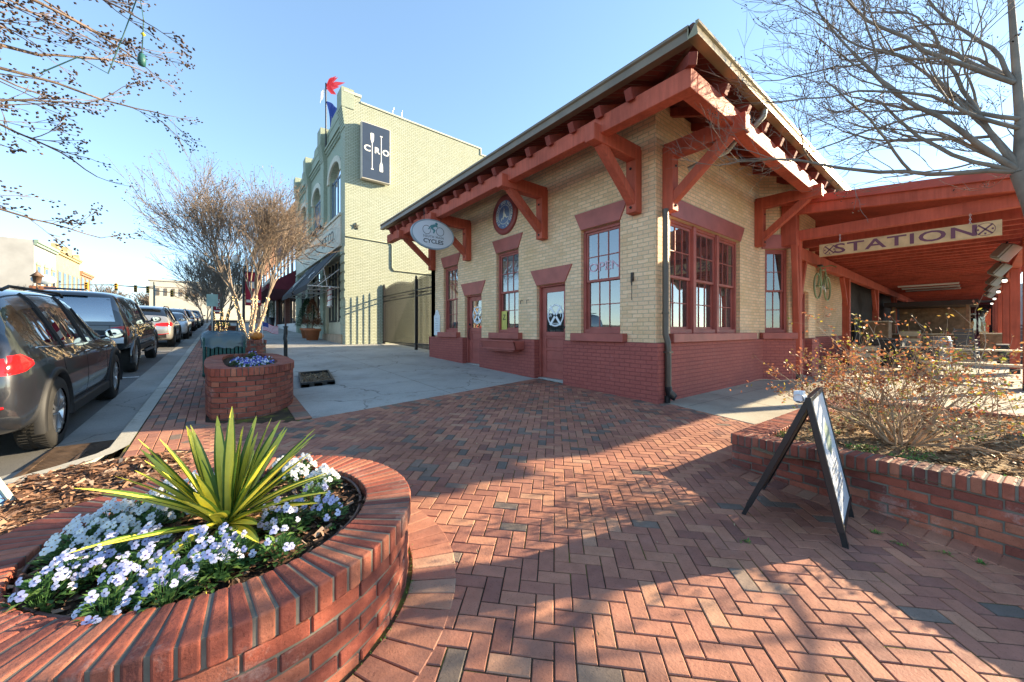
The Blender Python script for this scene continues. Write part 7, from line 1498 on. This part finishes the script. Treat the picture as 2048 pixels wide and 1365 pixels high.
hs = thing('shop_sign', 'pale oval shop sign above a brown board across the street', 'sign', (-18, 80, 6)); b = MB(); b.box(-19.95, -17.6, 80, 80.1, 5.6, 7.4); part(b, 'board', paint('board_brown', (.28, .11, .05), .7), hs); b = MB(); b.lathe([(0, 0), (1.15, 0), (1.15, .1), (0, .1)], (0, 0, 0), 24, 'y'); b.v = [(-18.7 + p[0], 79.9 + p[1], 8.3 + p[2] * .6) for p in b.v]; part(b, 'oval', paint('oval_blue', (.50, .57, .62), .5), hs)
# information stand cut by the left edge
ib = thing('information_stand', 'pale metal display case with a yellow foot on the mulch at the left edge', 'display case', (-1.2, 3.9, .1)); b = MB(); M = frameM((-1.40, 4.02, .27), (.72, .69, 0), (-.2, .2, .30)); b.box(-.3, .3, -.22, .22, -.05, 0, M=M); b.box(-.3, -.26, -.22, .22, .0, .03, M=M); b.box(.26, .3, -.22, .22, 0, .03, M=M); b.box(-.26, .26, -.22, -.18, 0, .03, M=M); b.box(-.26, .26, .18, .22, 0, .03, M=M); part(b, 'case', paint('case_pale', (.40, .44, .38), .5), ib, .01); b = MB(); b.box(-.26, .26, -.18, .18, .001, .012, M=M); part(b, 'picture', paint('picture_blue', (.10, .2, .36), .3, .5, 9), ib); b = MB(); b.box(-1.36, -1.14, 3.62, 3.80, .06, .2); part(b, 'foot', paint('foot_yellow', (.65, .40, .01), .5), ib, .01)
b = MB(); r = random.Random(91)
for k in range(110):
    x, y = r.uniform(.9, 5.6), r.uniform(-.9, 6)
    if inpoly(x, y, plaza) and not hole(x, y) and x < 3.8: leafquad(b, (x, y, gz(y) + .004), (r.gauss(0, 1), r.gauss(0, 1), .15), (0, 0, 1), r.uniform(.012, .04), r.uniform(.006, .016), r.random(), .4)
tag(part(b, 'leaf_litter', STRAW, recalc=False), 'tiny dry leaf bits lying about on the brick paving', 'leaf litter', kind='stuff')
# ---------------------------------------------------------------- light, sky, camera
EL, AZ = math.radians(19.6), math.atan2(.93, -.36)
w = bpy.data.worlds.new('World'); SC.world = w; w.use_nodes = True; nt = w.node_tree; bg = nt.nodes['Background']; sky = nt.nodes.new('ShaderNodeTexSky'); sky.sky_type = 'NISHITA'; sky.sun_disc = False; sky.sun_elevation = EL; sky.sun_rotation = AZ; sky.altitude = 500; sky.air_density = .85; sky.dust_density = .1; sky.ozone_density = .0; gm = nt.nodes.new('ShaderNodeGamma'); gm.inputs[1].default_value = .72; mv = nt.nodes.new('ShaderNodeVectorMath'); mv.operation = 'MULTIPLY'; mv.inputs[1].default_value = (.76, .945, 1.085); nt.links.new(sky.outputs[0], gm.inputs[0]); nt.links.new(gm.outputs[0], mv.inputs[0]); nt.links.new(mv.outputs[0], bg.inputs[0]); bg.inputs[1].default_value = .15
sl = bpy.data.lights.new('sun', 'SUN'); sl.energy = 5; sl.angle = math.radians(.5); sl.color = (1, .81, .54); so = bpy.data.objects.new('sun', sl); COL.objects.link(so); d = Vector((-math.sin(AZ) * math.cos(EL), -math.cos(AZ) * math.cos(EL), -math.sin(EL))); so.rotation_euler = d.to_track_quat('-Z', 'Y').to_euler()
cd = bpy.data.cameras.new('camera'); cd.sensor_width = 36; cd.lens = 740 / 2048 * 36; cd.shift_y = -21.5 / 2048; cd.clip_start = .05; cd.clip_end = 4000; co = bpy.data.objects.new('camera', cd); COL.objects.link(co); co.location = (0, 0, 1.32); co.rotation_euler = (PI / 2, 0, -math.atan2(.6228, .7824)); SC.camera = co
SC.view_settings.view_transform = 'Standard'; SC.view_settings.look = 'None'; SC.view_settings.gamma = 1; SC.view_settings.exposure = 1.88
SC.cycles.use_denoising = True; SC.cycles.max_bounces = 8; SC.cycles.transparent_max_bounces = 24; SC.cycles.sample_clamp_indirect = 6
